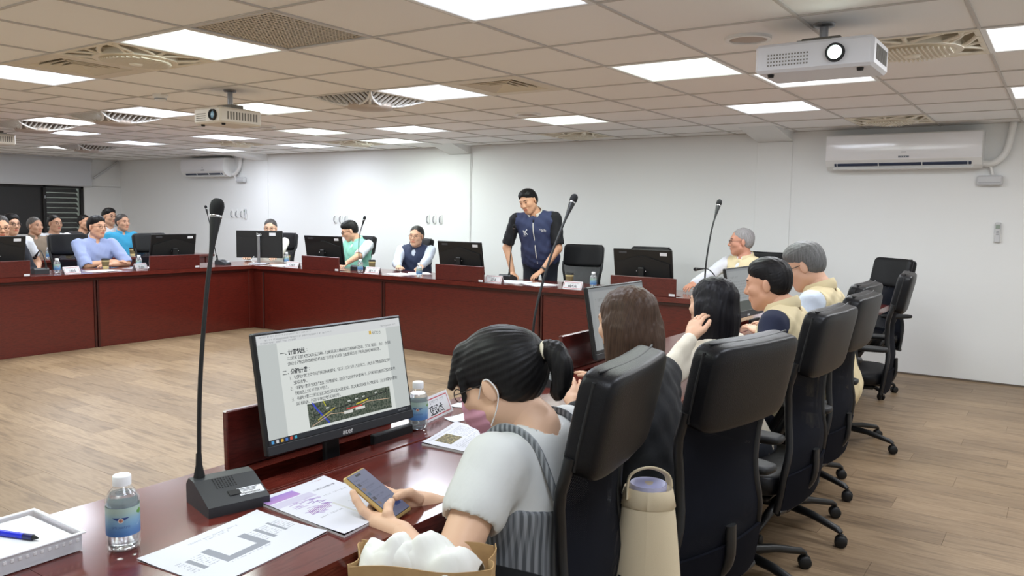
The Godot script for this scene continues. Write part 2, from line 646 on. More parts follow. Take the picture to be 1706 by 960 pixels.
	for k in 9:
		part("slat", box(Vector3(0.10, 0.006, 0.56), 0.001), mat("slat_dark", col(40, 37, 35), 0.45), win, Vector3(-0.09, 0.34 - 0.085 * k, -0.4), Vector3(0, 0, -0.75))
	part("latch", box(Vector3(0.02, 0.05, 0.02), 0.003), mat("steel", W0), win, Vector3(0.035, 0.22, -0.09))
	var bl := thing("roller_blind", "white roller blind pulled partly down over the dark window", "blind", Vector3(x0 + 0.08, 1.74, -3.55))
	part("fabric", box(Vector3(0.004, 0.5, 2.0)), mat("blind_cloth", col(214, 217, 222), 0.8), bl, Vector3(0, 0.25, 0))
	part("bottom_rail", box(Vector3(0.012, 0.022, 2.0), 0.004), mat("pale_grey", W0), bl, Vector3(0, 0.0, 0))
	part("roller", tube([Vector3(0, 0.44, -1.02), Vector3(0, 0.44, 1.02)], 0.028, 12), mat("pale_grey", W0), bl, Vector3(-0.015, 0, 0))


# ======================================================================== tables
func table_panel(t: Node3D, called: String, a: Vector3, b: Vector3, out: Vector3, y0: float, y1: float, thick: float, m: Material) -> void:
	var along := (b - a).normalized()
	var c := (a + b) / 2.0 + out * (-thick / 2.0) + Vector3(0, (y0 + y1) / 2.0, 0)
	var s := Vector3(absf(along.x) * a.distance_to(b) + absf(out.x) * thick, y1 - y0, absf(along.z) * a.distance_to(b) + absf(out.z) * thick)
	part(called, box(s.snapped(Vector3.ONE * 0.0005), 0.002), m, t, c - t.position)


func hatch(t: Node3D, c: Vector3, out: Vector3, label := "") -> void:
	# an opened monitor hatch: the lid stands on the room edge of the top, a dark well behind it
	var along_x := absf(out.z) > 0.5
	var lid := part("hatch_lid", box(Vector3(0.585, 0.15, 0.018) if along_x else Vector3(0.018, 0.15, 0.585), 0.003), mat("mahogany_lid", W0), t, c + Vector3(0, 0.075, 0) - t.position)
	lid.rotation = Vector3(0.03 * out.z, 0, -0.03 * out.x)
	var sticker := part("sticker", box(Vector3(0.05, 0.02, 0.001) if along_x else Vector3(0.001, 0.02, 0.05)), mat("paper", W0), lid, out * 0.0098 + Vector3(0.26 if along_x else 0.0, -0.058, 0.0 if along_x else -0.26 * signf(out.x)))
	# the open well sunk into the top behind the lid
	var w := st_new()
	var mid := c - out * 0.0925
	var across := Vector3(1, 0, 0) if along_x else Vector3(0, 0, 1)
	var deep := 0.15
	for k in [-1, 1]:
		bx(w, mid + across * 0.297 * k - Vector3(0, deep / 2 + 0.04, 0), (across * 0.01 + out.abs() * 0.095 + Vector3(0, deep, 0)))
		bx(w, mid + out * 0.0475 * k - Vector3(0, deep / 2 + 0.04, 0), (across * 0.585 + out.abs() * 0.01 + Vector3(0, deep, 0)))
	bx(w, mid - Vector3(0, deep + 0.044, 0), across * 0.6 + out.abs() * 0.105 + Vector3(0, 0.008, 0))
	part("hatch_well", st_end(w), mat("mahogany_panel", W0), t, -t.position)


func top_board(t: Node3D, x0: float, x1: float, z0: float, z1: float, holes: Array, m: Material) -> void:
	# a table top module with rectangular openings [x0, x1, z0, z1], one board
	var st := st_new()
	var todo := [[x0, x1, z0, z1]]
	for h in holes:
		var next := []
		for r in todo:
			var a := maxf(r[0], h[0]); var b := minf(r[1], h[1]); var c := maxf(r[2], h[2]); var d := minf(r[3], h[3])
			if a >= b or c >= d:
				next.append(r)
				continue
			for q in [[r[0], a, r[2], r[3]], [b, r[1], r[2], r[3]], [a, b, r[2], c], [a, b, d, r[3]]]:
				if q[1] - q[0] > 0.001 and q[3] - q[2] > 0.001: next.append(q)
		todo = next
	for r in todo: bx(st, Vector3((r[0] + r[1]) / 2, TOP - 0.02, (r[2] + r[3]) / 2) - t.position, Vector3(r[1] - r[0], 0.04, r[3] - r[2]))
	part("table_top", st_end(st), m, t)


func build_tables() -> void:
	var panel := mat("mahogany_panel", W0); var trim := mat("mahogany_trim", W0)
	# --- far table, along x
	var t := thing("conference_table", "dark red conference table along the white back wall", "table", Vector3(-3.2, 0, -3.48), 0.0, "tables set in a U")
	var xs := [-6.12, -4.2, -2.275, -0.35, -0.12]
	var edges := [-6.92, -4.2, -2.275, -0.35, 0.49]
	for i in 4:
		top_board(t, edges[i] + 0.0005, edges[i + 1] - 0.0005, -3.80, -3.15, [-5.1, -3.175, -1.265].map(func(x): return [x - 0.292, x + 0.292, -3.31, -3.225]), mat("mahogany_top_x", W0))
	for i in 4:
		table_panel(t, "front_panel", Vector3(xs[i] + 0.028, 0, -3.21), Vector3(xs[i + 1] - 0.028, 0, -3.21), Vector3(0, 0, 1), 0.0, TOP - 0.04, 0.02, panel)
	for x in [-6.12, -4.2, -2.275, -0.35]:
		part("post", box(Vector3(0.02, TOP - 0.04, 0.03), 0.003), trim, t, Vector3(x - 0.016, (TOP - 0.04) / 2, -3.215) - t.position)
		part("post", box(Vector3(0.02, TOP - 0.04, 0.03), 0.003), trim, t, Vector3(x + 0.016, (TOP - 0.04) / 2, -3.215) - t.position)
		part("side_panel", box(Vector3(0.03, TOP - 0.04, 0.5), 0.002), panel, t, Vector3(x, (TOP - 0.04) / 2, -3.49) - t.position)
	part("corner_panel", box(Vector3(0.17, TOP - 0.04, 0.02), 0.002), panel, t, Vector3(-6.19, (TOP - 0.04) / 2, -3.205) - t.position)
	part("corner_panel", box(Vector3(0.02, TOP - 0.04, 0.09), 0.002), panel, t, Vector3(-6.265, (TOP - 0.04) / 2, -3.165) - t.position)
	part("edge_band", box(Vector3(5.9, 0.03, 0.02), 0.003), trim, t, Vector3(-3.18, TOP - 0.055, -3.195) - t.position)
	for x in [-5.1, -3.175, -1.265]: hatch(t, Vector3(x, TOP, -3.175), Vector3(0, 0, 1))
	# --- left table, along z
	t = thing("conference_table", "dark red conference table in front of the person in blue shirt", "table", Vector3(-6.56, 0, -1.2), 0.0, "tables set in a U")
	var zs := [-3.15, -1.334, 0.48, 2.3]
	for i in 3:
		top_board(t, -6.91, -6.21, zs[i] + 0.0005, zs[i + 1] - 0.0005, [-2.17, -0.42].map(func(z): return [-6.37, -6.285, z - 0.292, z + 0.292]), mat("mahogany_top_z", W0))
		table_panel(t, "front_panel", Vector3(-6.27, 0, zs[i] + 0.028), Vector3(-6.27, 0, zs[i + 1] - 0.028), Vector3(1, 0, 0), 0.0, TOP - 0.04, 0.02, panel)
	for z in zs:
		for s in [-1, 1]:
			part("post", box(Vector3(0.03, TOP - 0.04, 0.02), 0.003), trim, t, Vector3(-6.275, (TOP - 0.04) / 2, z + s * 0.016) - t.position)
		part("side_panel", box(Vector3(0.5, TOP - 0.04, 0.03), 0.002), panel, t, Vector3(-6.56, (TOP - 0.04) / 2, z + (0.05 if z < -3 else 0.0)) - t.position)
	part("edge_band", box(Vector3(0.02, 0.03, 5.3), 0.003), trim, t, Vector3(-6.255, TOP - 0.055, -0.45) - t.position)
	for z in [-2.17, -0.42]: hatch(t, Vector3(-6.235, TOP, z), Vector3(1, 0, 0))
	# --- right table, the arm the camera looks along
	t = thing("conference_table", "dark red conference table with the near monitor and papers", "table", Vector3(0.165, 0, 0.0), 0.0, "tables set in a U")
	zs = [-3.15, -2.69, -1.07, 0.55, 2.17, 3.2]
	for i in 5:
		top_board(t, -0.16, 0.49, zs[i] + 0.0005, zs[i + 1] - 0.0005, [1.33, -0.27, -1.89].map(func(z): return [-0.065, 0.02, z - 0.292, z + 0.292]), mat("mahogany_top_z", W0))
		table_panel(t, "front_panel", Vector3(-0.12, 0, zs[i] + 0.028), Vector3(-0.12, 0, zs[i + 1] - 0.028), Vector3(-1, 0, 0), 0.0, TOP - 0.04, 0.02, panel)
	for z in zs:
		for s in [-1, 1]:
			part("post", box(Vector3(0.03, TOP - 0.04, 0.02), 0.003), trim, t, Vector3(-0.115, (TOP - 0.04) / 2, z + s * 0.016) - t.position)
		part("side_panel", box(Vector3(0.44, TOP - 0.04, 0.03), 0.002), panel, t, Vector3(0.14, (TOP - 0.04) / 2, z + (0.05 if z < -3 else 0.0)) - t.position)
	part("apron", box(Vector3(0.025, 0.07, 6.2), 0.004), trim, t, Vector3(0.455, TOP - 0.078, 0.05) - t.position)
	part("keyboard_rail", box(Vector3(0.03, 0.022, 6.2), 0.006), mat("mahogany_top_z", W0), t, Vector3(0.466, TOP - 0.118, 0.05) - t.position)
	for z in [1.33, -0.27, -1.89]: hatch(t, Vector3(-0.115, TOP, z), Vector3(-1, 0, 0))
	for z in [1.35, -0.27, -1.89]:
		part("hatch_leaf", box(Vector3(0.07, 0.004, 0.61), 0.0012), mat("mahogany_top_z", W0), t, Vector3(0.057, TOP + 0.001, z) - t.position)
		part("socket_plate", box(Vector3(0.02, 0.03, 0.16), 0.003), mat("soft_black", W0), t, Vector3(0.012, TOP + 0.012, z - 0.19) - t.position)
	# --- tables of the second row, in front of the audience
	t = thing("back_row_table", "long dark red table behind the person in blue shirt", "table", Vector3(-8.85, 0, -2.6))
	part("table_top", box(Vector3(0.55, 0.035, 3.4), 0.004), mat("mahogany_top_z", W0), t, Vector3(0, TOP - 0.02, 0))
	part("front_panel", box(Vector3(0.02, 0.6, 3.3), 0.003), panel, t, Vector3(0.2, 0.4, 0))
	for s in [-1, 1]: part("side_panel", box(Vector3(0.45, TOP - 0.04, 0.03), 0.003), panel, t, Vector3(0, (TOP - 0.04) / 2, s * 1.6))


# ======================================================================== chairs
func back_z(y: float) -> float:
	var c := [[0.36, -0.215], [0.46, -0.23], [0.58, -0.245], [0.70, -0.232], [0.80, -0.232], [0.88, -0.252], [0.97, -0.28], [1.10, -0.305]]
	for i in c.size() - 1:
		if y <= c[i + 1][0]:
			var u: float = smoothstep(0.0, 1.0, (y - c[i][0]) / (c[i + 1][0] - c[i][0])) * 0.5 + 0.5 * (y - c[i][0]) / (c[i + 1][0] - c[i][0])
			return lerpf(c[i][1], c[i + 1][1], clampf(u, 0, 1))
	return -0.305


func back_half(y: float) -> float:
	return lerpf(0.208, 0.185, smoothstep(0.86, 0.70, y)) + 0.028 * smoothstep(0.66, 0.5, y)


func curved_rows(y0: float, y1: float, off: float, bow: float, ny := 12, nx := 10, inset := 0.0) -> Array:
	var rows := []
	for j in ny + 1:
		var y := lerpf(y0, y1, float(j) / ny)
		var hw := back_half(y) - inset
		var row := []
		for i in nx + 1:
			var u := -1.0 + 2.0 * i / nx
			row.append(Vector3(-u * hw, y, back_z(y) + off - bow * (1.0 - u * u)))
		rows.append(row)
	return rows


func make_chair(label: String, group: String) -> Node3D:
	var t := thing("office_chair", label, "chair", Vector3.ZERO, 0.0, group)
	var leather := mat("black_leather", W0); var plastic := mat("black_plastic", W0)
	# headrest: a padded leather sleeve with piping
	var hr_c := Vector3(0, 0.965, -0.281)
	var tilt := Basis(Vector3.RIGHT, -0.2)
	var hr := part("headrest", pillow(Vector3(0.425, 0.232, 0.085), 7.0, 40, 24, func(p: Vector3) -> Vector3:
		var q := p
		q.z -= 0.016 * (1.0 - pow(p.x / 0.24, 2.0))
		q.y += 0.006 * pow(absf(p.x / 0.234), 6.0) * signf(p.y)
		return q), leather, t, hr_c)
	hr.basis = tilt
	var pipe := []
	for i in 33:
		var u := -1.0 + i / 16.0
		var w := 0.192 * u
		pipe.append(Vector3(w, 0.1135, -0.016 * (1.0 - u * u)))
	part("piping", tube(pipe, 0.0032, 6), mat("soft_black", W0), hr)
	for s in [-1, 1]:
		part("piping", tube([Vector3(s * 0.2085, 0.095, 0.0), Vector3(s * 0.2125, 0.0, 0.0), Vector3(s * 0.2085, -0.095, 0.0)], 0.004, 6), mat("soft_black", W0), hr)
	# mesh back, its frame, the cloth band and pocket at the bottom
	if not mats.has("chair_mesh"):
		var im := Image.create(32, 32, false, Image.FORMAT_RGBA8)
		im.fill(Color(1, 1, 1, 1))
		for y in 32:
			for x in 32:
				var cx := 8.0 if y < 16 else 24.0
				var d := Vector2(absf(fposmod(x - cx + 16.0, 32.0) - 16.0) / 1.25, fmod(y, 16.0) - 7.5).length()
				if d < 5.4: im.set_pixel(x, y, Color(1, 1, 1, 0.0))
		var m := mat("chair_mesh", col(24, 26, 34), 0.9)
		m.metallic_specular = 0.25
		m.albedo_texture = ImageTexture.create_from_image(im)
		m.transparency = BaseMaterial3D.TRANSPARENCY_ALPHA_SCISSOR
		m.alpha_scissor_threshold = 0.5
		m.uv1_scale = Vector3(75, 75, 1)
	part("mesh_back", sheet(curved_rows(0.50, 0.87, 0.0, 0.022, 14, 10, 0.012), 0.0015, true), mats["chair_mesh"], t)
	part("cloth_band", sheet(curved_rows(0.37, 0.505, -0.006, 0.024, 5, 10, 0.0), 0.008), mat("black_cloth", W0), t)
	for s in [-1, 1]:
		var pts := []
		for j in 15:
			var y := lerpf(0.37, 0.90, j / 14.0)
			pts.append(Vector3(s * back_half(y), y, back_z(y) + 0.004))
		part("back_frame", tube(pts, 0.013, 8), plastic, t)
	part("back_frame", tube([Vector3(-0.22, 0.372, -0.218), Vector3(0, 0.372, -0.24), Vector3(0.22, 0.372, -0.218)], 0.012, 8), plastic, t)
	part("back_bracket", tube(spline([Vector3(0, 0.40, 0.0), Vector3(0, 0.39, -0.2), Vector3(0, 0.45, -0.268), Vector3(0, 0.56, -0.272)], 4), 0.022, 8, 0.5), plastic, t)
	# seat
	part("seat", pillow(Vector3(0.48, 0.085, 0.47), 6.0, 32, 12, func(p: Vector3) -> Vector3:
		return p + Vector3(0, -0.03 * pow(maxf(0.0, (p.z - 0.12) / 0.12), 2.0) * 0.5, 0)), leather, t, Vector3(0, 0.455, 0.015))
	part("seat_pan", box(Vector3(0.40, 0.03, 0.38), 0.012), plastic, t, Vector3(0, 0.405, 0.01))
	part("mechanism", box(Vector3(0.16, 0.045, 0.22), 0.01), plastic, t, Vector3(0, 0.375, 0.0))
	# arms
	for s in [-1, 1]:
		var arm := part("armrest", tube(spline([Vector3(s * 0.20, 0.40, 0.02), Vector3(s * 0.27, 0.42, 0.02), Vector3(s * 0.275, 0.50, -0.03), Vector3(s * 0.275, 0.63, -0.10)], 4), 0.019, 8, 1.3), plastic, t)
		part("arm_pad", pillow(Vector3(0.085, 0.03, 0.25), 5.0, 20, 8), mat("soft_black", W0), arm, Vector3(s * 0.275, 0.645, -0.12))
	# gas lift, star base, casters
	part("gas_lift", lathe([[0.0, 0.09], [0.03, 0.09], [0.03, 0.09], [0.03, 0.24], [0.03, 0.24], [0.016, 0.245], [0.016, 0.37], [0.0, 0.37]], 16), plastic, t)
	var base := part("star_base", lathe([[0.0, 0.07], [0.045, 0.07], [0.05, 0.09], [0.042, 0.125], [0.0, 0.13]], 16), plastic, t)
	for k in 5:
		var a := TAU * k / 5.0 + 0.31
		var d := Vector3(sin(a), 0, cos(a))
		part("spoke", tube([d * 0.03 + Vector3(0, 0.105, 0), d * 0.16 + Vector3(0, 0.098, 0), d * 0.285 + Vector3(0, 0.073, 0), d * 0.305 + Vector3(0, 0.062, 0)], [0.026, 0.022, 0.018, 0.012], 8, 0.75), plastic, base)
		var w := st_new()
		var side := d.rotated(Vector3.UP, PI / 2 + 0.5 * (k % 3 - 1))
		for s in [-1, 1]:
			lathe_into(w, [[0.0, -0.008], [0.02, -0.008], [0.026, -0.003], [0.026, 0.004], [0.022, 0.009], [0.0, 0.009]], 14, Transform3D(Basis(side.cross(Vector3.UP), side, Vector3.UP), d * 0.305 + side * 0.013 * s + Vector3(0, 0.026, 0)))
		bx(w, d * 0.305 + Vector3(0, 0.045, 0), Vector3(0.018, 0.03, 0.018), 0.004)
		part("caster", st_end(w), mat("soft_black", W0), base)
	return t


func build_chairs() -> void:
	var list := [
		# label, x, z, turn
		["black high-back chair that the person in white T-shirt sits in", 0.49, 1.29, -PI / 2 + 0.16],
		["black high-back chair with the cream bag beside it, seat of person in black top", 0.605, 0.70, -PI / 2 - 0.2],
		["black high-back chair behind the person in cream top", 0.60, -0.15, -PI / 2 - 0.05],
		["black high-back chair behind the person in beige vest over navy", 0.575, -0.79, -PI / 2 - 0.02],
		["empty black chair seen edge on, right end of the row", 0.50, -2.38, -PI / 2 + 0.1],
		["empty black mesh chair turned towards the camera by the wall", 0.24, -4.02, -0.73],
		["black high-back chair of the person reading in beige vest", 0.47, -1.40, -PI / 2 - 0.02],
		["empty black chair behind the person standing in navy vest", -2.50, -4.22, 0.25],
		["empty black chair showing just above the monitor", -1.83, -4.28, 0.05],
		["black chair of the person with white sleeves and beige vest", -0.70, -4.16, -0.15],
		["black chair of the person in navy vest and glasses", -4.84, -4.17, -0.25],
		["black chair of the person in mint green vest", -5.76, -4.17, -0.12],
		["black chair half hidden behind the corner monitor", -7.1, -4.12, 0.30],
		["black chair of the person in blue shirt", -7.32, -1.72, PI / 2 - 0.1],
		["empty black chair beside the person in blue shirt", -7.32, -2.72, PI / 2 + 0.0],
		["black chair at the left edge of the picture", -7.34, -0.72, PI / 2],
	]
	var first: Node3D
	for q in list:
		if first == null:
			first = make_chair(q[0], "black high-back office chairs")
			first.position = Vector3(q[1], 0, q[2])
			first.rotation.y = q[3]
		else:
			copy_of(first, q[0], Vector3(q[1], 0, q[2]), q[3], "black high-back office chairs")


# ======================================================================== things in the ceiling
func flat_ring(r0: float, r1: float, y0: float, y1: float, seg := 40) -> ArrayMesh:
	return lathe([[r0, y1], [r0, y0], [r0, y0], [r1, y0], [r1, y0], [r1, y1], [r1, y1], [r0, y1]], seg)


func square_frame(outer: float, inner: float, h: float, b := 0.002) -> ArrayMesh:
	var st := st_new()
	var w := (outer - inner) / 2.0
	for s in [-1, 1]:
		bx(st, Vector3(s * (outer - w) / 2, 0, 0), Vector3(w, h, outer), b)
		bx(st, Vector3(0, 0, s * (outer - w) / 2), Vector3(inner, h, w), b)
	return st_end(st)


func cavity(t: Node3D, depth: float, m: Material) -> void:
	# a real open-bottomed housing above the ceiling line
	var st := st_new()
	for k in 4:
		var b := Basis(Vector3.UP, PI / 2 * k)
		bx(st, b * Vector3(0, depth / 2 + 0.008, 0.287), Vector3(0.58, depth, 0.008), 0.0, b)
	bx(st, Vector3(0, depth + 0.012, 0), Vector3(0.58, 0.008, 0.58))
	part("housing", st_end(st), m, t)


func web_fan(label: String, x: float, z: float, turn := 0.0) -> void:
	var t := thing("ceiling_fan", label, "fan", Vector3(x, CEIL, z), turn, "web-framed ceiling circulation fans")
	var cream := mat("cream_plastic", W0)
	cavity(t, 0.12, cream)
	part("frame", square_frame(0.598, 0.55, 0.014), cream, t, Vector3(0, 0.001, 0))
	part("ring", flat_ring(0.185, 0.215, -0.022, 0.01), cream, t)
	# struts that fork from the ring to the frame
	for k in 4:
		var b := Basis(Vector3.UP, PI / 2 * k)
		for pts in [[Vector3(0.2, -0.012, 0.02), Vector3(0.24, -0.01, 0.06), Vector3(0.285, 0.0, 0.16)], [Vector3(0.2, -0.012, -0.02), Vector3(0.24, -0.01, -0.06), Vector3(0.285, 0.0, -0.16)],
				[Vector3(0.15, -0.012, 0.15), Vector3(0.2, -0.008, 0.2), Vector3(0.28, 0.0, 0.28)], [Vector3(0.17, -0.012, 0.12), Vector3(0.22, -0.008, 0.2), Vector3(0.23, 0.0, 0.285)],
				[Vector3(0.2, -0.012, 0.0), Vector3(0.24, -0.008, 0.0), Vector3(0.285, 0.0, 0.0)]]:
			var q := []
			for p in spline(pts, 4): q.append(b * p)
			part("strut", tube(q, [0.014, 0.013, 0.012, 0.012, 0.012, 0.012, 0.013, 0.014, 0.016], 6, 0.6), cream, t)
	# slatted round grille
	var disc := part("grille", lathe([[0.0, -0.036], [0.10, -0.034], [0.16, -0.030], [0.186, -0.022], [0.186, -0.022], [0.186, -0.010], [0.0, -0.010]], 40), mat("grille_beige", col(214, 205, 184), 0.6), t)
	for i in range(-8, 9):
		var xx := i * 0.0205
		var hz := sqrt(maxf(0.0, 0.178 * 0.178 - xx * xx))
		part("slat", box(Vector3(0.007, 0.008, hz * 2.0).snapped(Vector3.ONE * 0.001)), cream, disc, Vector3(xx, -0.034 + 0.008 * pow(absf(xx) / 0.18, 2), 0))
	part("hub", lathe([[0.0, -0.047], [0.03, -0.046], [0.036, -0.04], [0.036, -0.034]], 20), cream, disc)


func rib_fan(label: String, x: float, z: float, turn := 0.0) -> void:
	var t := thing("ceiling_fan", label, "fan", Vector3(x, CEIL, z), turn, "ribbed ceiling circulation fans")
	var white := mat("white_plastic", W0)
	cavity(t, 0.16, mat("sheet_metal", W0))
	part("frame", square_frame(0.598, 0.57, 0.012), white, t, Vector3(0, 0.001, 0))
	for k in 4:
		var b := Basis(Vector3.UP, PI / 2 * k)
		var ctrl := []
		for i in 13:
			var u := -1.0 + i / 6.0
			ctrl.append(b * Vector3(u * 0.285, -0.004 - 0.06 * (1 - u * u), 0.285 - 0.13 * (1.0 - u * u)))
		var arc := part("arc", tube(ctrl, 0.0085, 8), white, t)
		for i in range(-5, 6):
			var u := i / 6.0
			var st := st_new()
			var a := Vector3(u * 0.285, 0.004, 0.29); var e := Vector3(u * 0.285, -0.004 - 0.06 * (1 - u * u), 0.285 - 0.13 * (1.0 - u * u))
			var dir := e - a
			bx(st, (a + e) / 2, Vector3(0.005, 0.016, dir.length()), 0.001, Basis.looking_at(dir.normalized(), Vector3.UP))
			part("rib", st_end(st), white, arc, Vector3.ZERO).basis = b
	part("grille", lathe([[0.0, -0.088], [0.10, -0.085], [0.165, -0.076], [0.178, -0.064], [0.178, -0.064], [0.178, -0.045], [0.178, -0.045], [0.10, 0.02]], 40), mat("grille_tan", col(188, 176, 166), 0.6), t)
	for k in 4:
		var b := Basis(Vector3.UP, PI / 2 * k + PI / 4)
		var clip := part("clip", tube([b * Vector3(0.172, -0.06, 0), b * Vector3(0.21, -0.045, 0), b * Vector3(0.24, -0.012, 0)], 0.012, 6, 0.6), white, t)


func diffuser(label: String, x: float, z: float) -> void:
	var t := thing("air_diffuser", label, "air vent", Vector3(x, CEIL, z), 0.0, "square four-way air diffusers")
	var m := mat("diffuser_cream", col(224, 216, 200), 0.5)
	cavity(t, 0.16, mat("sheet_metal", W0))
	part("frame", square_frame(0.598, 0.42, 0.012), m, t, Vector3(0, 0.001, 0))
	for k in 4:
		var o := 0.40 - k * 0.09
		var st := st_new()
		for s in 4:
			var b := Basis(Vector3.UP, PI / 2 * s)
			bx(st, b * Vector3(0, 0.016, o / 2 - 0.015), Vector3(o, 0.005, 0.05), 0.001, b * Basis(Vector3.RIGHT, 0.6))
		part("louvre", st_end(st), m, t, Vector3(0, -0.004, 0))


func projector(label: String, at: Vector3, size: Vector3, lens_x: float, lit: bool, m: Material) -> void:
	var t := thing("projector", label, "projector", at, 0.0)
	var body := part("body", box(size, 0.012), m, t)
	var vent := st_new()
	for i in 11: bx(vent, Vector3(size.x / 2 + 0.0006, 0.0, -size.z * 0.36 + i * size.z * 0.068), Vector3(0.003, size.y * 0.5, size.z * 0.03))
	part("side_vent", st_end(vent), mat("vent_grey", col(120, 116, 108), 0.7), body)
	var holes := st_new()
	for i in 14:
		for j in 4: bx(holes, Vector3(-size.x * 0.38 + i * size.x * 0.026, -0.03 + j * 0.014, size.z / 2 + 0.0004), Vector3(size.x * 0.012, 0.006, 0.002))
	part("front_vent", st_end(holes), mat("vent_grey", W0), body)
	var lp := Vector3(lens_x, 0.0, size.z / 2)
	var ring := part("lens_ring", lathe([[0.030, 0.0], [0.038, 0.0], [0.038, 0.0], [0.036, 0.016], [0.036, 0.016], [0.028, 0.016], [0.026, 0.004]], 28), mat("soft_black", W0), t, lp, Vector3(PI / 2, 0, 0))
	var lm: StandardMaterial3D
	if lit:
		lm = mat("lens_lit", Color(1, 1, 1), 0.1)
		lm.emission_enabled = true
		lm.emission = Color(0.92, 1.0, 0.95)
		lm.emission_energy_multiplier = 30.0
		var s := SpotLight3D.new()
		s.name = "lens_light"
		s.light_color = Color(0.92, 1.0, 0.95)
		s.light_energy = 2.0
		s.spot_angle = 18.0
		s.spot_range = 12.0
		s.shadow_enabled = true
		s.position = lp + Vector3(0, 0, 0.05)
		s.rotation = Vector3(0, PI, 0)
		t.add_child(s)
	else:
		lm = mat("lens_glass", col(128, 168, 190), 0.05)
		lm.clearcoat_enabled = true
	part("lens", lathe([[0.0, 0.014], [0.014, 0.012], [0.027, 0.005]], 24), lm, ring)
	# ceiling mount
	var mount := part("mount", lathe([[0.0, 0.0], [0.045, 0.0], [0.045, 0.0], [0.04, -0.012], [0.018, -0.014], [0.018, -0.014], [0.018, -(CEIL - at.y - size.y / 2 - 0.03)]], 16), mat("steel", W0), t, Vector3(0, CEIL - at.y, -0.02))
	part("bracket", box(Vector3(0.16, 0.03, 0.1), 0.004), mat("vent_grey", W0), mount, Vector3(0, -(CEIL - at.y - size.y / 2 - 0.018), 0))
	for s in [-1, 1]:
		part("bracket_arm", box(Vector3(0.02, 0.012, 0.2), 0.003), mat("steel", W0), mount, Vector3(s * 0.07, -(CEIL - at.y - size.y / 2 - 0.006), 0.02))
	for s in [-1, 1]: part("foot", lathe([[0.0, -0.012], [0.012, -0.012], [0.014, 0.0]], 12), mat("soft_black", W0), t, Vector3(s * size.x * 0.38, -size.y / 2, size.z * 0.35))


func build_ceiling_things() -> void:
	web_fan("cream web-framed ceiling fan beside the square diffuser at upper left", -2.7, 0.3)
	web_fan("pale web-framed ceiling fan next to the lit projector", 0.9, -1.5)
	web_fan("pale web-framed ceiling fan right above the glossy air conditioner", 0.3, -4.5)
	web_fan("small web-framed ceiling fan near the wall above the standing person", -2.7, -4.5)
	web_fan("small web-framed ceiling fan near the far pillar bracket", -7.1, -3.6)
	web_fan("small web-framed ceiling fan above the far table corner", -5.6, -4.2)
	rib_fan("white ribbed ceiling fan between light panel and square diffuser", -2.7, -1.5)
	rib_fan("white ribbed ceiling fan left of the unlit projector", -5.6, -1.2)
	rib_fan("white ribbed ceiling fan close to the left edge", -7.1, -1.2)
	rib_fan("small white ribbed ceiling fan near the window wall", -9.5, -3.0)
	diffuser("square cream air diffuser touching the cream web fan", -3.3, 0.3)
	diffuser("square air diffuser in the middle of the ceiling", -1.5, -1.5)
	# perforated return panel
	var t := thing("perforated_panel", "perforated metal ceiling panel beside the brightest light panel", "ceiling panel", Vector3(-1.5, CEIL, 0.3))
	cavity(t, 0.16, mat("sheet_metal", W0))
	var im := Image.create(32, 32, false, Image.FORMAT_RGBA8)
	im.fill(Color.WHITE)
	for y in 32:
		for x in 32:
			if Vector2(x - 15.5, y - 15.5).length() < 10.5: im.set_pixel(x, y, Color(1, 1, 1, 0))
	var pm := mat("perforated_sheet", col(206, 198, 184), 0.5)
	pm.albedo_texture = ImageTexture.create_from_image(im)
	pm.transparency = BaseMaterial3D.TRANSPARENCY_ALPHA_SCISSOR
	pm.uv1_scale = Vector3(26, 26, 1)
	part("sheet", sheet([[Vector3(-0.28, 0, 0.28), Vector3(0.28, 0, 0.28)], [Vector3(-0.28, 0, -0.28), Vector3(0.28, 0, -0.28)]], 0.001, true), pm, t, Vector3(0, 0.002, 0))
	part("frame", square_frame(0.598, 0.56, 0.012), mat("pale_grey", W0), t, Vector3(0, 0.001, 0))
	# ceiling loudspeakers
	for q in [["round white ceiling loudspeaker left of the lit projector", 0.3, -0.9], ["round tan ceiling loudspeaker above the standing person", -2.16, -2.78], ["round tan ceiling loudspeaker behind the unlit projector", -5.05, -2.42]]:
		var s := thing("ceiling_speaker", q[0], "loudspeaker", Vector3(q[1], CEIL, q[2]), 0.0, "round ceiling loudspeakers")
		part("rim", flat_ring(0.085, 0.105, -0.012, 0.006, 32), mat("white_plastic", W0), s)
		part("grille", lathe([[0.0, -0.012], [0.06, -0.010], [0.086, -0.004]], 32), mat("grille_tan", W0), s)
	var d := thing("smoke_detector", "small round white smoke detector on the ceiling", "smoke detector", Vector3(-3.95, CEIL, -0.62))
	part("base", lathe([[0.0, -0.01], [0.055, -0.01], [0.055, -0.01], [0.055, 0.006]], 24), mat("white_plastic", W0), d)
	part("dome", lathe([[0.0, -0.046], [0.03, -0.045], [0.038, -0.038], [0.038, -0.038], [0.042, -0.02], [0.048, -0.01]], 24), mat("white_plastic", W0), d)
	part("slot", flat_ring(0.0405, 0.0425, -0.034, -0.026, 24), mat("grey_plastic", W0), d)
	# projectors
	projector("cream projector with dark lens hanging under the ceiling", Vector3(-3.30, 2.02, -0.72), Vector3(0.30, 0.105, 0.34), 0.075, false, mat("projector_cream", col(214, 206, 192), 0.45))
	projector("white projector with glaring lit lens hanging under the ceiling", Vector3(0.66, 2.055, -0.78), Vector3(0.47, 0.12, 0.30), 0.09, true, mat("projector_white", col(222, 222, 226), 0.4))
	projector("projector cut off by the left edge of the picture", Vector3(-7.55, 2.06, -1.0), Vector3(0.32, 0.11, 0.30), -0.08, false, mat("projector_cream", W0))


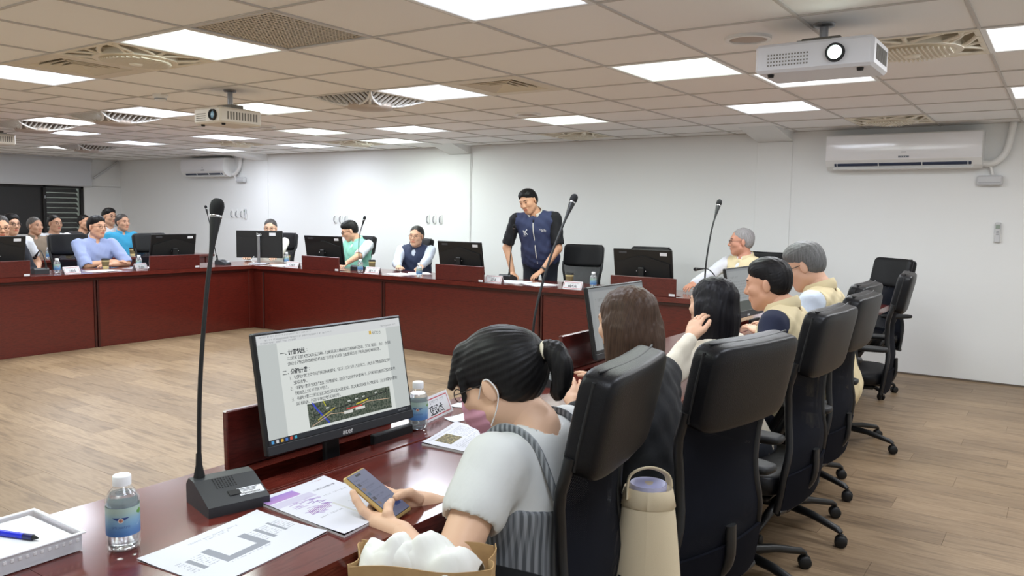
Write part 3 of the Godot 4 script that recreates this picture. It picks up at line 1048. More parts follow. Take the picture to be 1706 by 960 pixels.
# ======================================================================== things on the walls
func air_conditioner(label: String, at: Vector3, w: float, h: float, pipe_side: float) -> Node3D:
	var t := thing("air_conditioner", label, "air conditioner", at)
	var gloss := mat("gloss_white", W0)
	var d := 0.21
	var prof := PackedVector2Array([Vector2(0, -h / 2 + 0.02), Vector2(0.10, -h / 2), Vector2(0.17, -h / 2 + 0.03), Vector2(d, -h / 2 + 0.085), Vector2(d + 0.004, 0.0), Vector2(d, h / 2 - 0.02), Vector2(d - 0.02, h / 2), Vector2(0, h / 2)])
	var st := st_new()
	prism_into(st, prof, w, Transform3D(Basis(Vector3(0, 0, 1), Vector3(0, 1, 0), Vector3(-1, 0, 0)), Vector3.ZERO))
	part("body", st_end(st), mat("white_plastic", W0), t)
	# glossy front panel, slightly wavy so that the ceiling lights draw bent streaks in it
	var rows := []
	for j in 9:
		var row := []
		var y := lerpf(-h / 2 + 0.088, h / 2 - 0.012, j / 8.0)
		for i in 25:
			var x := lerpf(-w / 2 + 0.004, w / 2 - 0.004, i / 24.0)
			row.append(Vector3(x, y, d + 0.010 + 0.0012 * sin(x * 9.0 + y * 4.0) - 0.012 * pow(absf(j / 4.0 - 1.0), 4.0)))
		rows.append(row)
	var front := part("front_panel", sheet(rows, 0.006), gloss, t)
	part("display", box(Vector3(0.085, 0.014, 0.002)), mat("display_grey", col(96, 100, 108), 0.3), front, Vector3(0.03, -h / 2 + 0.105, d + 0.0095))
	for k in 3: part("indicator", box(Vector3(0.006, 0.005, 0.002)), mat("paper", W0), front, Vector3(0.012 + 0.018 * k, -h / 2 + 0.105, d + 0.0108))
	part("brand_mark", box(Vector3(0.04, 0.006, 0.001)), mat("grey_ink", W0), front, Vector3(0.03, -h / 2 + 0.145, d + 0.0125))
	part("outlet", box(Vector3(w * 0.88, 0.028, 0.02), 0.003), mat("outlet_dark", col(52, 62, 84), 0.5), t, Vector3(0, -h / 2 + 0.046, d - 0.03), Vector3(0.6, 0, 0))
	for k in 4: part("vane", box(Vector3(0.006, 0.03, 0.03), 0.001), mat("white_plastic", W0), t, Vector3(w * (-0.42 + 0.28 * k), -h / 2 + 0.046, d - 0.026), Vector3(0.6, 0, 0))
	part("flap", box(Vector3(w * 0.9, 0.006, 0.05), 0.002), mat("white_plastic", W0), t, Vector3(0, -h / 2 + 0.018, d - 0.05), Vector3(0.5, 0, 0))
	part("pipe", tube(spline([Vector3(pipe_side * (w / 2 - 0.02), -h / 2 + 0.05, 0.05), Vector3(pipe_side * (w / 2 + 0.06), -h / 2 + 0.04, 0.05), Vector3(pipe_side * (w / 2 + 0.13), -h / 2 + 0.09, 0.05), Vector3(pipe_side * (w / 2 + 0.17), 0.02, 0.04), Vector3(pipe_side * (w / 2 + 0.20), CEIL - at.y, 0.04)], 6), 0.028, 10), mat("white_plastic", W0), t)
	part("drain_hose", tube(spline([Vector3(pipe_side * (w / 2 - 0.02), -h / 2 + 0.045, 0.05), Vector3(pipe_side * (w / 2 + 0.05), -h / 2 + 0.02, 0.05), Vector3(pipe_side * (w / 2 + 0.075), -h / 2 - 0.05, 0.04)], 6), 0.012, 8), mat("white_plastic", W0), t)
	return t


func build_wall_things() -> void:
	air_conditioner("wide glossy white air conditioner on the back wall at right", Vector3(0.325, 1.985, WALL_Z + 0.002), 1.24, 0.31, 1.0)
	air_conditioner("white air conditioner far off on the wall by the pillar", Vector3(-9.72, 2.03, WALL_Z + 0.002), 1.10, 0.29, 1.0)
	for q in [["grey pump box on the wall under the glossy air conditioner's pipe", 1.0, 1.73], ["small white pump box under the far air conditioner's pipe", -8.98, 1.84]]:
		var p := thing("drain_pump", q[0], "pump box", Vector3(q[1], q[2], WALL_Z + 0.002))
		part("body", box(Vector3(0.19, 0.085, 0.06), 0.012), mat("pale_grey", W0), p, Vector3(0, 0, 0.03))
		part("cover_line", box(Vector3(0.16, 0.004, 0.002)), mat("grey_plastic", W0), p, Vector3(0, -0.02, 0.0605))
	# remote control in its holder on the wall
	for q in [["white remote control in a holder on the wall at far right", 1.083, 1.295, 0.17], ["small remote control in a holder beside three hooks", -8.92, 1.32, 0.15]]:
		var r := thing("remote_control", q[0], "remote", Vector3(q[1], q[2], WALL_Z + 0.002))
		part("holder", box(Vector3(0.055, 0.08, 0.02), 0.005), mat("white_plastic", W0), r, Vector3(0, -0.045, 0.01))
		part("remote", box(Vector3(0.045, q[3], 0.02), 0.006), mat("pale_grey", W0), r, Vector3(0, 0.0, 0.018))
		part("display", box(Vector3(0.032, 0.035, 0.002)), mat("display_green", col(150, 162, 150), 0.3), r, Vector3(0, q[3] * 0.28, 0.0285))
		for k in 3: part("button", box(Vector3(0.02, 0.006, 0.002), 0.001), mat("grey_plastic", W0), r, Vector3(0, 0.01 - 0.014 * k, 0.0285))
	# trios of hooks on the wall
	var sets := [["behind the person in navy vest", [-5.22, -5.115, -5.01], 1.302], ["behind the corner monitor", [-9.25, -9.13, -9.01], 1.318], ["right of the mint vest person", [-6.93, -6.82, -6.71], 1.273]]
	for s in sets:
		var i := 0
		for x in s[1]:
			var h := thing("wall_hook", ["nearest the window", "middle", "nearest the camera"][i] + " of the three white wall hooks " + s[0], "hook", Vector3(x, s[2], WALL_Z + 0.001), 0.0, "white wall hooks")
			part("plate", pillow(Vector3(0.05, 0.125, 0.016), 5.0, 16, 10), mat("white_plastic", W0), h, Vector3(0, 0, 0.006))
			part("hook", tube(spline([Vector3(0, 0.035, 0.012), Vector3(0, 0.02, 0.035), Vector3(0, -0.035, 0.035), Vector3(0, -0.045, 0.014)], 5), 0.006, 8), mat("grey_plastic", W0), h)
			i += 1
	# cable dropping down the wall beside the middle pillar, conduit at the window corner
	var c := thing("wall_cable", "thin white cable running down the wall beside the pillar", "cable", Vector3(-4.53, 1.5, WALL_Z + 0.005))
	part("cable", tube(spline([Vector3(0, 0.7, 0), Vector3(0.012, 0.5, 0), Vector3(-0.008, 0.3, 0), Vector3(0.006, 0.0, 0), Vector3(-0.005, -0.4, 0), Vector3(0, -1.45, 0)], 5), 0.004, 6), mat("white_plastic", W0), c)
	var k := thing("conduit", "slanting white conduit beside the roller blind", "pipe", Vector3(WALL_LEFT_X + 0.05, 1.9, -4.7))
	part("pipe", tube([Vector3(0, 0.3, -0.35), Vector3(0, 0.22, -0.25), Vector3(0, 0.05, 0.0), Vector3(0, -0.02, 0.1)], 0.018, 8), mat("pale_grey", W0), k)


# ======================================================================== print: strokes drawn into images
const GLYPHS := {
	"一": ["0595"], "二": ["1282", "0898"], "三": ["1282", "2575", "0898"], "五": ["1181", "4139", "1575", "7569", "0999"], "工": ["1282", "5258", "0898"], "土": ["2474", "5159", "0999"],
	"大": ["0494", "5154", "5409", "5499"], "中": ["1282", "1216", "8286", "1686", "5059"], "日": ["2171", "2129", "7179", "2575", "2979"], "月": ["2171", "2125", "2509", "7179", "2373", "2575"],
	"年": ["3011", "1282", "2585", "2528", "0898", "5259"], "台": ["5024", "2484", "6285", "2676", "2629", "7679", "2979"], "分": ["4005", "6095", "2575", "4619", "7569"], "至": ["1181", "4124", "2484", "2676", "5459", "0999"],
	"及": ["1171", "3109", "7154", "5474", "7439", "3599"], "內": ["1282", "1219", "8289", "5026", "5086"], "外": ["3005", "2141", "4119", "7079", "7395"], "西": ["0191", "1383", "1319", "8389", "1989", "4146", "6166"],
	"東": ["0292", "2474", "2427", "7477", "2575", "2777", "5059", "4709", "6799"], "市": ["5051", "0292", "2474", "2428", "7478", "5259"], "公": ["3005", "6095", "4529", "2989", "6689"], "交": ["5051", "0292", "3414", "6484", "6509", "3599"],
	"路": ["1141", "1114", "4144", "1444", "2448", "0949", "7055", "6193", "6599", "5676", "5659", "7679", "5979"], "線": ["3012", "1242", "4204", "2449", "1818", "5181", "5185", "8185", "5383", "5585", "7579", "5749", "9799"],
	"道": ["1112", "0414", "1418", "0999", "4141", "3292", "4373", "4348", "7378", "4575", "4878"], "計": ["2131", "0343", "1535", "1737", "1739", "3739", "1939", "5494", "7179"], "畫": ["2181", "0292", "5055", "1484", "2676", "2629", "7679", "2979", "4649"],
	"起": ["0343", "2026", "0545", "0609", "0999", "5181", "8184", "5484", "5487", "5787"], "緣": ["3012", "1242", "4204", "2449", "6181", "5393", "5575", "7519", "7599", "7289"], "期": ["0141", "1017", "4047", "0747", "1349", "6191", "6109", "9199", "6393", "6595"],
	"短": ["1001", "0242", "2106", "2549", "5191", "6383", "6366", "8386", "6686", "5999"], "長": ["2121", "2171", "2125", "2373", "0595", "2528", "4599", "2848"], "段": ["2013", "1318", "1343", "1545", "6064", "6181", "8194", "5686", "8649", "6699"],
	"國": ["0191", "0109", "9199", "0999", "2373", "2545", "2547", "4547", "2747", "6287"], "號": ["0141", "0114", "4144", "0444", "0646", "2649", "7071", "5292", "5259", "6484", "6696"], "完": ["5051", "0292", "0203", "9293", "2474", "0696", "3609", "6669", "6999"],
	"部": ["2021", "0141", "1333", "0444", "0646", "0609", "4649", "0949", "6191", "6169", "9185", "8599"], "通": ["1112", "0414", "1418", "0999", "4181", "4348", "8388", "4383", "4585", "6168"], "為": ["4114", "2181", "4474", "4676", "7679", "1819", "3839", "5859"],
	"生": ["2012", "1383", "2575", "5059", "0999"], "活": ["1021", "0314", "1709", "4181", "3494", "6266", "4686", "4649", "8689", "4989"], "處": ["5053", "5171", "1383", "1309", "3464", "3648", "4878", "6499"], "設": ["1131", "0343", "1535", "1737", "1739", "3739", "1939", "5155", "5181", "8185", "5686", "8649", "5699"],
	"建": ["0131", "3115", "1549", "4181", "4383", "4585", "6058", "0999"], "吳": ["2171", "2124", "7174", "2474", "1585", "0797", "4709", "5799"], "宗": ["5051", "0292", "0203", "9293", "2474", "0696", "5659", "2719", "7789"], "憲": ["5051", "0292", "1484", "2676", "2575", "5054", "1819", "3979", "8999"],
}


func line(im: Image, a: Vector2, b: Vector2, w: float, c: Color) -> void:
	var n := maxi(1, int(a.distance_to(b) * 1.5))
	var h := maxf(w / 2.0, 0.5)
	for i in n + 1:
		var p := a.lerp(b, float(i) / n)
		var r := Rect2i(int(p.x - h + 0.5), int(p.y - h + 0.5), maxi(1, int(w + 0.5)), maxi(1, int(w + 0.5)))
		im.fill_rect(r.intersection(Rect2i(0, 0, im.get_width(), im.get_height())), c)


func write_text(im: Image, s: String, x: float, y: float, size: float, c: Color, weight := 0.09) -> float:
	# each character in a square cell; digits and marks are narrower
	for ch in s:
		var strokes: Array = []
		var adv := 1.08
		var digits := {"0": ["3161", "6169", "6939", "3931"], "1": ["5159"], "2": ["3161", "6165", "6535", "3539", "3969"], "5": ["6131", "3135", "3565", "6569", "6939"], "6": ["6131", "3139", "3969", "6965", "6535"], "7": ["3161", "6149"], "9": ["6535", "3531", "3161", "6169", "6939"], "3": ["3161", "3565", "3969", "6169"], "4": ["3135", "3565", "6169"], "8": ["3161", "3565", "3969", "3139", "6169"], ".": ["4949"], "、": ["2738"], "：": ["4343", "4747"], "，": ["2739"], "。": ["2728", "2839", "3938", "3827"], " ": []}
		if digits.has(ch):
			strokes = digits[ch]
			adv = 0.62 if ch in "0123456789. " else 0.9
		elif GLYPHS.has(ch):
			strokes = GLYPHS[ch]
		else:
			# an uncommon character: a left radical and a right component picked by its code
			var k := ch.unicode_at(0)
			var left := [["1141", "2128", "0545", "0848"], ["2029", "0343", "2307", "2547"], ["3012", "1242", "4204", "2449"], ["1021", "0314", "1709"], ["2131", "0343", "1737", "1739", "3739", "1939"], ["2003", "2229"]]
			var right := [["5191", "7179", "5595", "5999"], ["5282", "5258", "8288", "5585", "5888"], ["7071", "5292", "5494", "7459", "7499"], ["5181", "6363", "5494", "7279", "5889"], ["5393", "7059", "7499", "5696"]]
			strokes = left[k % 6] + right[(k / 7) % 5]
		var off := 0.2 if adv < 0.7 else 0.0
		for q in strokes:
			var v := [q.unicode_at(0) - 48, q.unicode_at(1) - 48, q.unicode_at(2) - 48, q.unicode_at(3) - 48]
			line(im, Vector2(x + (v[0] / 9.0 - off) * size, y + v[1] / 9.0 * size), Vector2(x + (v[2] / 9.0 - off) * size, y + v[3] / 9.0 * size), maxf(1.0, size * weight), c)
		x += size * adv
	return x


func scribble(im: Image, x: float, y: float, w: float, size: float, c: Color, seed_: int) -> void:
	# a line of print too small to read
	var r := RandomNumberGenerator.new()
	r.seed = seed_
	var p := x
	while p < x + w - size:
		var k := r.randi() % 5
		line(im, Vector2(p, y + size * 0.2), Vector2(p + size * 0.7, y + size * 0.2), 1, c)
		line(im, Vector2(p + size * 0.35, y), Vector2(p + size * 0.35, y + size), 1, c)
		if k > 1: line(im, Vector2(p, y + size * 0.6), Vector2(p + size * 0.7, y + size * 0.6), 1, c)
		if k > 2: line(im, Vector2(p, y + size), Vector2(p + size * 0.7, y + size), 1, c)
		p += size * (1.05 if k else 1.9)


func tex(im: Image) -> ImageTexture:
	return ImageTexture.create_from_image(im)


func print_mat(called: String, im: Image, rough := 0.75) -> StandardMaterial3D:
	var m := mat(called, Color(0.88, 0.88, 0.90), rough)
	m.albedo_texture = tex(im)
	m.texture_repeat = false
	return m


func screen_mat(called: String, im: Image, strength: float) -> StandardMaterial3D:
	var m := mat(called, col(8, 8, 9), 0.45)
	m.emission_enabled = true
	m.emission = Color.BLACK
	m.emission_texture = tex(im)
	m.emission_energy_multiplier = strength
	m.texture_repeat = false
	return m


func slide_image(w: int, h: int, full := true) -> Image:
	var im := Image.create(w, h, false, Image.FORMAT_RGBA8)
	var k := w / 1280.0
	im.fill(col(206, 212, 210))
	var page := Rect2i(int(150 * k), int(62 * k), int(980 * k), h)
	im.fill_rect(page, col(233, 238, 234))
	im.fill_rect(Rect2i(0, 0, w, int(62 * k)), col(226, 229, 230))
	scribble(im, 22 * k, 8 * k, 420 * k, 9 * k, col(120, 124, 128), 3)
	scribble(im, 60 * k, 30 * k, 560 * k, 9 * k, col(96, 100, 104), 4)
	scribble(im, 26 * k, 48 * k, 300 * k, 9 * k, col(110, 114, 118), 5)
	scribble(im, 1080 * k, 40 * k, 170 * k, 9 * k, col(110, 114, 118), 6)
	var ink := col(42, 46, 50)
	im.fill_rect(Rect2i(int(960 * k), int(70 * k), int(22 * k), int(26 * k)), col(226, 186, 78))
	write_text(im, "好生活", 992 * k, 72 * k, 26 * k, col(110, 112, 110), 0.08)
	write_text(im, "一、計畫緣起：", 170 * k, 118 * k, 32 * k, ink, 0.13)
	write_text(im, "二結聯絡道向西跨越五結鄉、羅東鎮及三星鄉等三個鄉鎮地區，為連接國5、台2、台9及", 218 * k, 164 * k, 23 * k, ink)
	write_text(im, "未來台2庚延伸線等縱向幹道之重要橫向聯絡道路作為台7線交通量紓解方案。", 218 * k, 200 * k, 23 * k, ink)
	write_text(im, "二、分期計畫：", 170 * k, 250 * k, 32 * k, ink, 0.13)
	write_text(im, "1. 短期計畫配合中興文創園區路段，已於110年5月15日完工，開放台9線至國道5號", 214 * k, 296 * k, 23 * k, ink)
	write_text(im, "路段通行。", 246 * k, 332 * k, 23 * k, ink)
	write_text(im, "2. 中期計畫台9線至縣道196線路段，部分位於都市計畫區外，分別向交通部公路局及內", 214 * k, 368 * k, 23 * k, ink)
	write_text(im, "政部國土署申請經費補助。", 246 * k, 404 * k, 23 * k, ink)
	write_text(im, "3. 長期計畫二結聯絡道往西延伸至大洲路段，及往東延伸至台2線路段，將於中期計畫完", 214 * k, 440 * k, 23 * k, ink)
	write_text(im, "成開闢後，爭取中央專案經費辦理。", 246 * k, 476 * k, 23 * k, ink)
	# the aerial map
	var mx := int(330 * k); var my := int(508 * k); var mw := int(760 * k); var mh := int(160 * k)
	var n := FastNoiseLite.new()
	n.seed = 5
	n.frequency = 0.05 / k
	n.fractal_octaves = 5
	for y in mh:
		for x in mw:
			var v := n.get_noise_2d(x, y)
			var c := col(62, 76, 60).lerp(col(120, 124, 112), clampf(v * 1.4 + 0.35, 0, 1))
			if v < -0.22: c = col(44, 58, 46)
			im.set_pixel(mx + x, my + y, c)
	var P := func(x: float, y: float) -> Vector2: return Vector2(mx + x * mw, my + y * mh)
	line(im, P.call(0.06, 0.55), P.call(0.95, 0.20), 5 * k, col(24, 26, 26))
	for x in [0.06, 0.42, 0.50, 0.60, 0.68, 0.95]: line(im, P.call(x, 0.55 - 0.39 * (x - 0.06) - 0.16), P.call(x, 0.55 - 0.39 * (x - 0.06) + 0.2), 4 * k, col(24, 26, 26))
	for x in [0.2, 0.46, 0.55, 0.64, 0.8]: im.fill_rect(Rect2i(mx + int(x * mw), my + int((0.36 - 0.3 * x) * mh), int(26 * k), int(9 * k)), col(214, 218, 212))
	line(im, P.call(0.06, 0.0), P.call(0.10, 0.3), 9 * k, col(58, 74, 210))
	line(im, P.call(0.10, 0.3), P.call(0.22, 0.98), 8 * k, col(58, 74, 210))
	line(im, P.call(0.18, 0.0), P.call(0.2, 0.2), 7 * k, col(190, 190, 60))
	for seg in [[0.02, 0.97, 0.25, 0.62], [0.25, 0.62, 0.42, 0.72], [0.42, 0.72, 0.7, 0.45], [0.7, 0.45, 0.98, 0.55]]: line(im, P.call(seg[0], seg[1]), P.call(seg[2], seg[3]), 4 * k, col(222, 190, 160))
	line(im, P.call(0.1, 0.75), P.call(0.3, 0.4), 6 * k, col(200, 184, 70))
	line(im, P.call(0.44, 0.58), P.call(0.62, 0.56), 9 * k, col(206, 62, 52))
	line(im, P.call(0.56, 0.46), P.call(0.70, 0.36), 9 * k, col(214, 196, 62))
	im.fill_rect(Rect2i(mx + int(0.40 * mw), my + int(0.66 * mh), int(82 * k), int(20 * k)), col(232, 232, 226))
	im.fill_rect(Rect2i(mx + int(0.54 * mw), my + int(0.60 * mh), int(90 * k), int(20 * k)), col(232, 232, 226))
	# taskbar
	im.fill_rect(Rect2i(0, h - int(34 * k), w, int(34 * k)), col(38, 42, 48))
	var tints := [col(80, 160, 220), col(220, 222, 224), col(230, 180, 70), col(70, 120, 200), col(220, 90, 70), col(70, 170, 200)]
	for i in 6: im.fill_rect(Rect2i(int((18 + i * 36) * k), h - int(27 * k), int(20 * k), int(20 * k)), tints[i])
	scribble(im, 1150 * k, h - 22 * k, 110 * k, 9 * k, col(190, 194, 198), 8)
	return im


func plate_image(words: String, seed_: int) -> Image:
	var im := Image.create(256, 96, false, Image.FORMAT_RGBA8)
	im.fill(col(244, 244, 244))
	for r in [[12, 10, 232, 4], [12, 82, 232, 4], [12, 10, 4, 76], [240, 10, 4, 76]]: im.fill_rect(Rect2i(r[0], r[1], r[2], r[3]), col(206, 70, 78))
	scribble(im, 40, 20, 180, 12, col(90, 92, 98), seed_)
	write_text(im, words, 128 - words.length() * 19, 40, 36, col(36, 38, 44), 0.12)
	return im


func plan_image() -> Image:
	# the printed seating plan: grey bars shaped like the tables
	var im := Image.create(592, 420, false, Image.FORMAT_RGBA8)
	im.fill(col(240, 241, 247))
	var g := col(160, 163, 170)
	var ink := col(130, 132, 142)
	scribble(im, 190, 46, 250, 9, ink, 1)
	scribble(im, 260, 64, 120, 9, ink, 2)
	im.fill_rect(Rect2i(80, 165, 24, 110), g)
	im.fill_rect(Rect2i(170, 145, 40, 150), g)
	im.fill_rect(Rect2i(170, 262, 220, 38), g)
	im.fill_rect(Rect2i(352, 145, 40, 150), g)
	im.fill_rect(Rect2i(430, 150, 22, 125), g)
	im.fill_rect(Rect2i(510, 140, 16, 120), g)
	for j in 7:
		scribble(im, 112, 158 + j * 17, 52, 7, ink, 20 + j)
		scribble(im, 396, 156 + j * 17, 30, 7, ink, 30 + j)
		scribble(im, 456, 152 + j * 16, 48, 7, ink, 40 + j)
		scribble(im, 530, 150 + j * 16, 50, 7, col(176, 120, 128) if j == 2 else ink, 60 + j)
		scribble(im, 40, 160 + j * 17, 34, 7, ink, 80 + j)
	for j in 5: scribble(im, 180 + j * 42, 308, 34, 7, ink, 90 + j)
	return im


func booklet_image() -> Image:
	# cover of the stapled booklet: a purple band, a shaded plan and a sketched map
	var im := Image.create(420, 592, false, Image.FORMAT_RGBA8)
	im.fill(col(241, 241, 248))
	for y in 70:
		im.fill_rect(Rect2i(0, 32 + y, 190, 1), col(172, 140, 214).lerp(col(196, 150, 212), y / 70.0))
	im.fill_rect(Rect2i(0, 110, 230, 60), col(220, 214, 234))
	var r := RandomNumberGenerator.new()
	r.seed = 3
	for i in 40:
		var p := Vector2(40 + r.randf() * 150, 150 + r.randf() * 190)
		line(im, p, p + Vector2(26 + r.randf() * 20, -10 + r.randf() * 30), 5, col(150, 120, 190).lerp(col(214, 200, 228), r.randf()))
	for i in 14: line(im, Vector2(60 + i * 9, 330), Vector2(78 + i * 9, 280), 3, col(168, 118, 176))
	for i in 90:
		var p := Vector2(230 + r.randf() * 170, 330 + r.randf() * 230)
		line(im, p, p + Vector2(-20 + r.randf() * 40, -14 + r.randf() * 28), 1, col(120, 122, 130))
	im.fill_rect(Rect2i(205, 300, 14, 200), col(226, 224, 218))
	write_text(im, "二結聯絡道路計畫", 250, 110, 16, col(110, 108, 122), 0.1)
	scribble(im, 240, 200, 150, 12, col(112, 112, 124), 9)
	scribble(im, 60, 380, 140, 12, col(112, 112, 124), 10)
	scribble(im, 320, 20, 70, 10, col(190, 110, 120), 11)
	return im


func magazine_image() -> Image:
	var im := Image.create(420, 592, false, Image.FORMAT_RGBA8)
	im.fill(col(241, 241, 246))
	var n := FastNoiseLite.new()
	n.seed = 8
	n.frequency = 0.05
	for y in 130:
		for x in 150: im.set_pixel(60 + x, 60 + y, col(96, 92, 70).lerp(col(190, 172, 120), clampf(0.4 + n.get_noise_2d(x, y) * 1.3, 0, 1)))
	var ink := col(120, 122, 132)
	scribble(im, 40, 26, 300, 13, col(70, 72, 80), 1)
	for j in 9: scribble(im, 228, 66 + j * 16, 160, 9, ink, 10 + j)
	for j in 20: scribble(im, 50, 220 + j * 17, 320, 9, ink, 30 + j)
	return im


func bottle_image() -> Image:
	# label of the water bottle: pale green to blue print with a winged round emblem, a leaf and a line of text
	var im := Image.create(512, 160, false, Image.FORMAT_RGBA8)
	for y in 160:
		var u := y / 159.0
		im.fill_rect(Rect2i(0, y, 512, 1), col(196, 222, 206).lerp(col(150, 196, 224), smoothstep(0.1, 0.5, u)).lerp(col(88, 140, 204), smoothstep(0.4, 1.0, u)))
	for o in [0, 256]:
		for i in 22:
			line(im, Vector2(o + 96 - 40 + i, 52 + i * 0.6), Vector2(o + 96 - 6, 52 + i * 0.6), 2, col(52, 78, 140))
			line(im, Vector2(o + 96 + 40 - i, 52 + i * 0.6), Vector2(o + 96 + 6, 52 + i * 0.6), 2, col(52, 78, 140))
		for y in 30:
			for x in 30:
				var d := Vector2(x - 15, y - 15).length()
				if d < 14: im.set_pixel(o + 81 + x, 52 + y, col(226, 150, 120) if d < 10 else col(240, 236, 228))
		line(im, Vector2(o + 96, 58), Vector2(o + 96, 76), 2, col(90, 80, 120))
		write_text(im, "水質檢驗合格", o + 50, 100, 14, col(70, 96, 160), 0.1)
		for i in 26: line(im, Vector2(o + 180 + i * 1.6, 20 + absf(i - 13) * 0.8), Vector2(o + 180 + i * 1.6, 50 - absf(i - 13) * 0.9), 2, col(96, 160, 70).lerp(col(150, 196, 90), i / 26.0))
		line(im, Vector2(o + 180, 110), Vector2(o + 236, 60), 2, col(206, 226, 240))
	return im


# ======================================================================== small things
func make_bottle(label: String, at: Vector3, turn: float, group: String) -> Node3D:
	var t := thing("water_bottle", label, "bottle", at, turn, group)
	var pet := mat("clear_plastic", Color(0.93, 0.96, 0.97, 0.16), 0.06)
	pet.transparency = BaseMaterial3D.TRANSPARENCY_ALPHA
	var water := mat("bottle_water", Color(0.95, 0.98, 1.0, 0.02), 0.02)
	water.refraction_enabled = true
	water.refraction_scale = 0.033
	water.transparency = BaseMaterial3D.TRANSPARENCY_ALPHA
	part("bottle_body", lathe([[0.0, 0.004], [0.022, 0.001], [0.028, 0.004], [0.0305, 0.012], [0.029, 0.018], [0.0305, 0.024], [0.0295, 0.03], [0.0295, 0.03], [0.0295, 0.088], [0.0305, 0.092], [0.030, 0.098], [0.024, 0.112], [0.0150, 0.122], [0.0130, 0.126], [0.0130, 0.130]], 28), pet, t)
	part("water", lathe([[0.0, 0.006], [0.022, 0.004], [0.0265, 0.010], [0.0272, 0.024], [0.0272, 0.090], [0.0275, 0.096], [0.022, 0.109], [0.022, 0.109], [0.0, 0.109]], 24), water, t)
	if not mats.has("bottle_label"): print_mat("bottle_label", bottle_image(), 0.4)
	var st := st_new()
	st.set_smooth_group(1)
	for k in 32:
		var a := TAU * k / 32; var b := TAU * (k + 1) / 32
		var q := [Vector3(sin(a) * 0.0302, 0.032, cos(a) * 0.0302), Vector3(sin(b) * 0.0302, 0.032, cos(b) * 0.0302), Vector3(sin(b) * 0.0302, 0.086, cos(b) * 0.0302), Vector3(sin(a) * 0.0302, 0.086, cos(a) * 0.0302)]
		var u := [Vector2(k / 32.0, 1), Vector2((k + 1) / 32.0, 1), Vector2((k + 1) / 32.0, 0), Vector2(k / 32.0, 0)]
		for i in [0, 2, 1, 0, 3, 2]:
			st.set_uv(u[i]); st.add_vertex(q[i])
	part("printed_label", st_end(st), mats["bottle_label"], t)
	var cap := part("cap", lathe([[0.0145, 0.124], [0.0165, 0.124], [0.0165, 0.124], [0.0165, 0.126], [0.0165, 0.141], [0.0150, 0.143], [0.0, 0.1435]], 28), mat("cap_white", W0), t)
	return t


func make_cup(label: String, at: Vector3, group: String) -> Node3D:
	var t := thing("paper_cup", label, "cup", at, 0.0, group)
	part("cup_body", lathe([[0.0, 0.001], [0.029, 0.001], [0.029, 0.001], [0.039, 0.095], [0.039, 0.095], [0.037, 0.095]], 24), mat("cup_cream", col(226, 208, 150), 0.6), t)
	part("sleeve", lathe([[0.0325, 0.03], [0.0378, 0.078]], 24), mat("cup_print", col(122, 108, 74), 0.7), t)
	part("lid", lathe([[0.041, 0.092], [0.0415, 0.097], [0.040, 0.099], [0.037, 0.110], [0.037, 0.110], [0.034, 0.110], [0.033, 0.106], [0.0, 0.106]], 24), mat("soft_black", W0), t)
	return t


func make_plate(label: String, at: Vector3, turn: float, words: String) -> Node3D:
	# folded card tent with a printed red border
	var t := thing("name_card", label, "name card", at, turn, "folded name cards")
	var key := "plate_" + words
	if not mats.has(key): print_mat(key, plate_image(words, words.unicode_at(0)))
	for s in [1, -1]:
		var h := 0.068; var w := 0.19; var d := 0.028
		var rows := [[Vector3(-w / 2 * s, h, 0), Vector3(w / 2 * s, h, 0)], [Vector3(-w / 2 * s, 0.0005, d * s), Vector3(w / 2 * s, 0.0005, d * s)]]
		part("card_face", sheet(rows, 0.0012, true), mats[key], t)
	return t


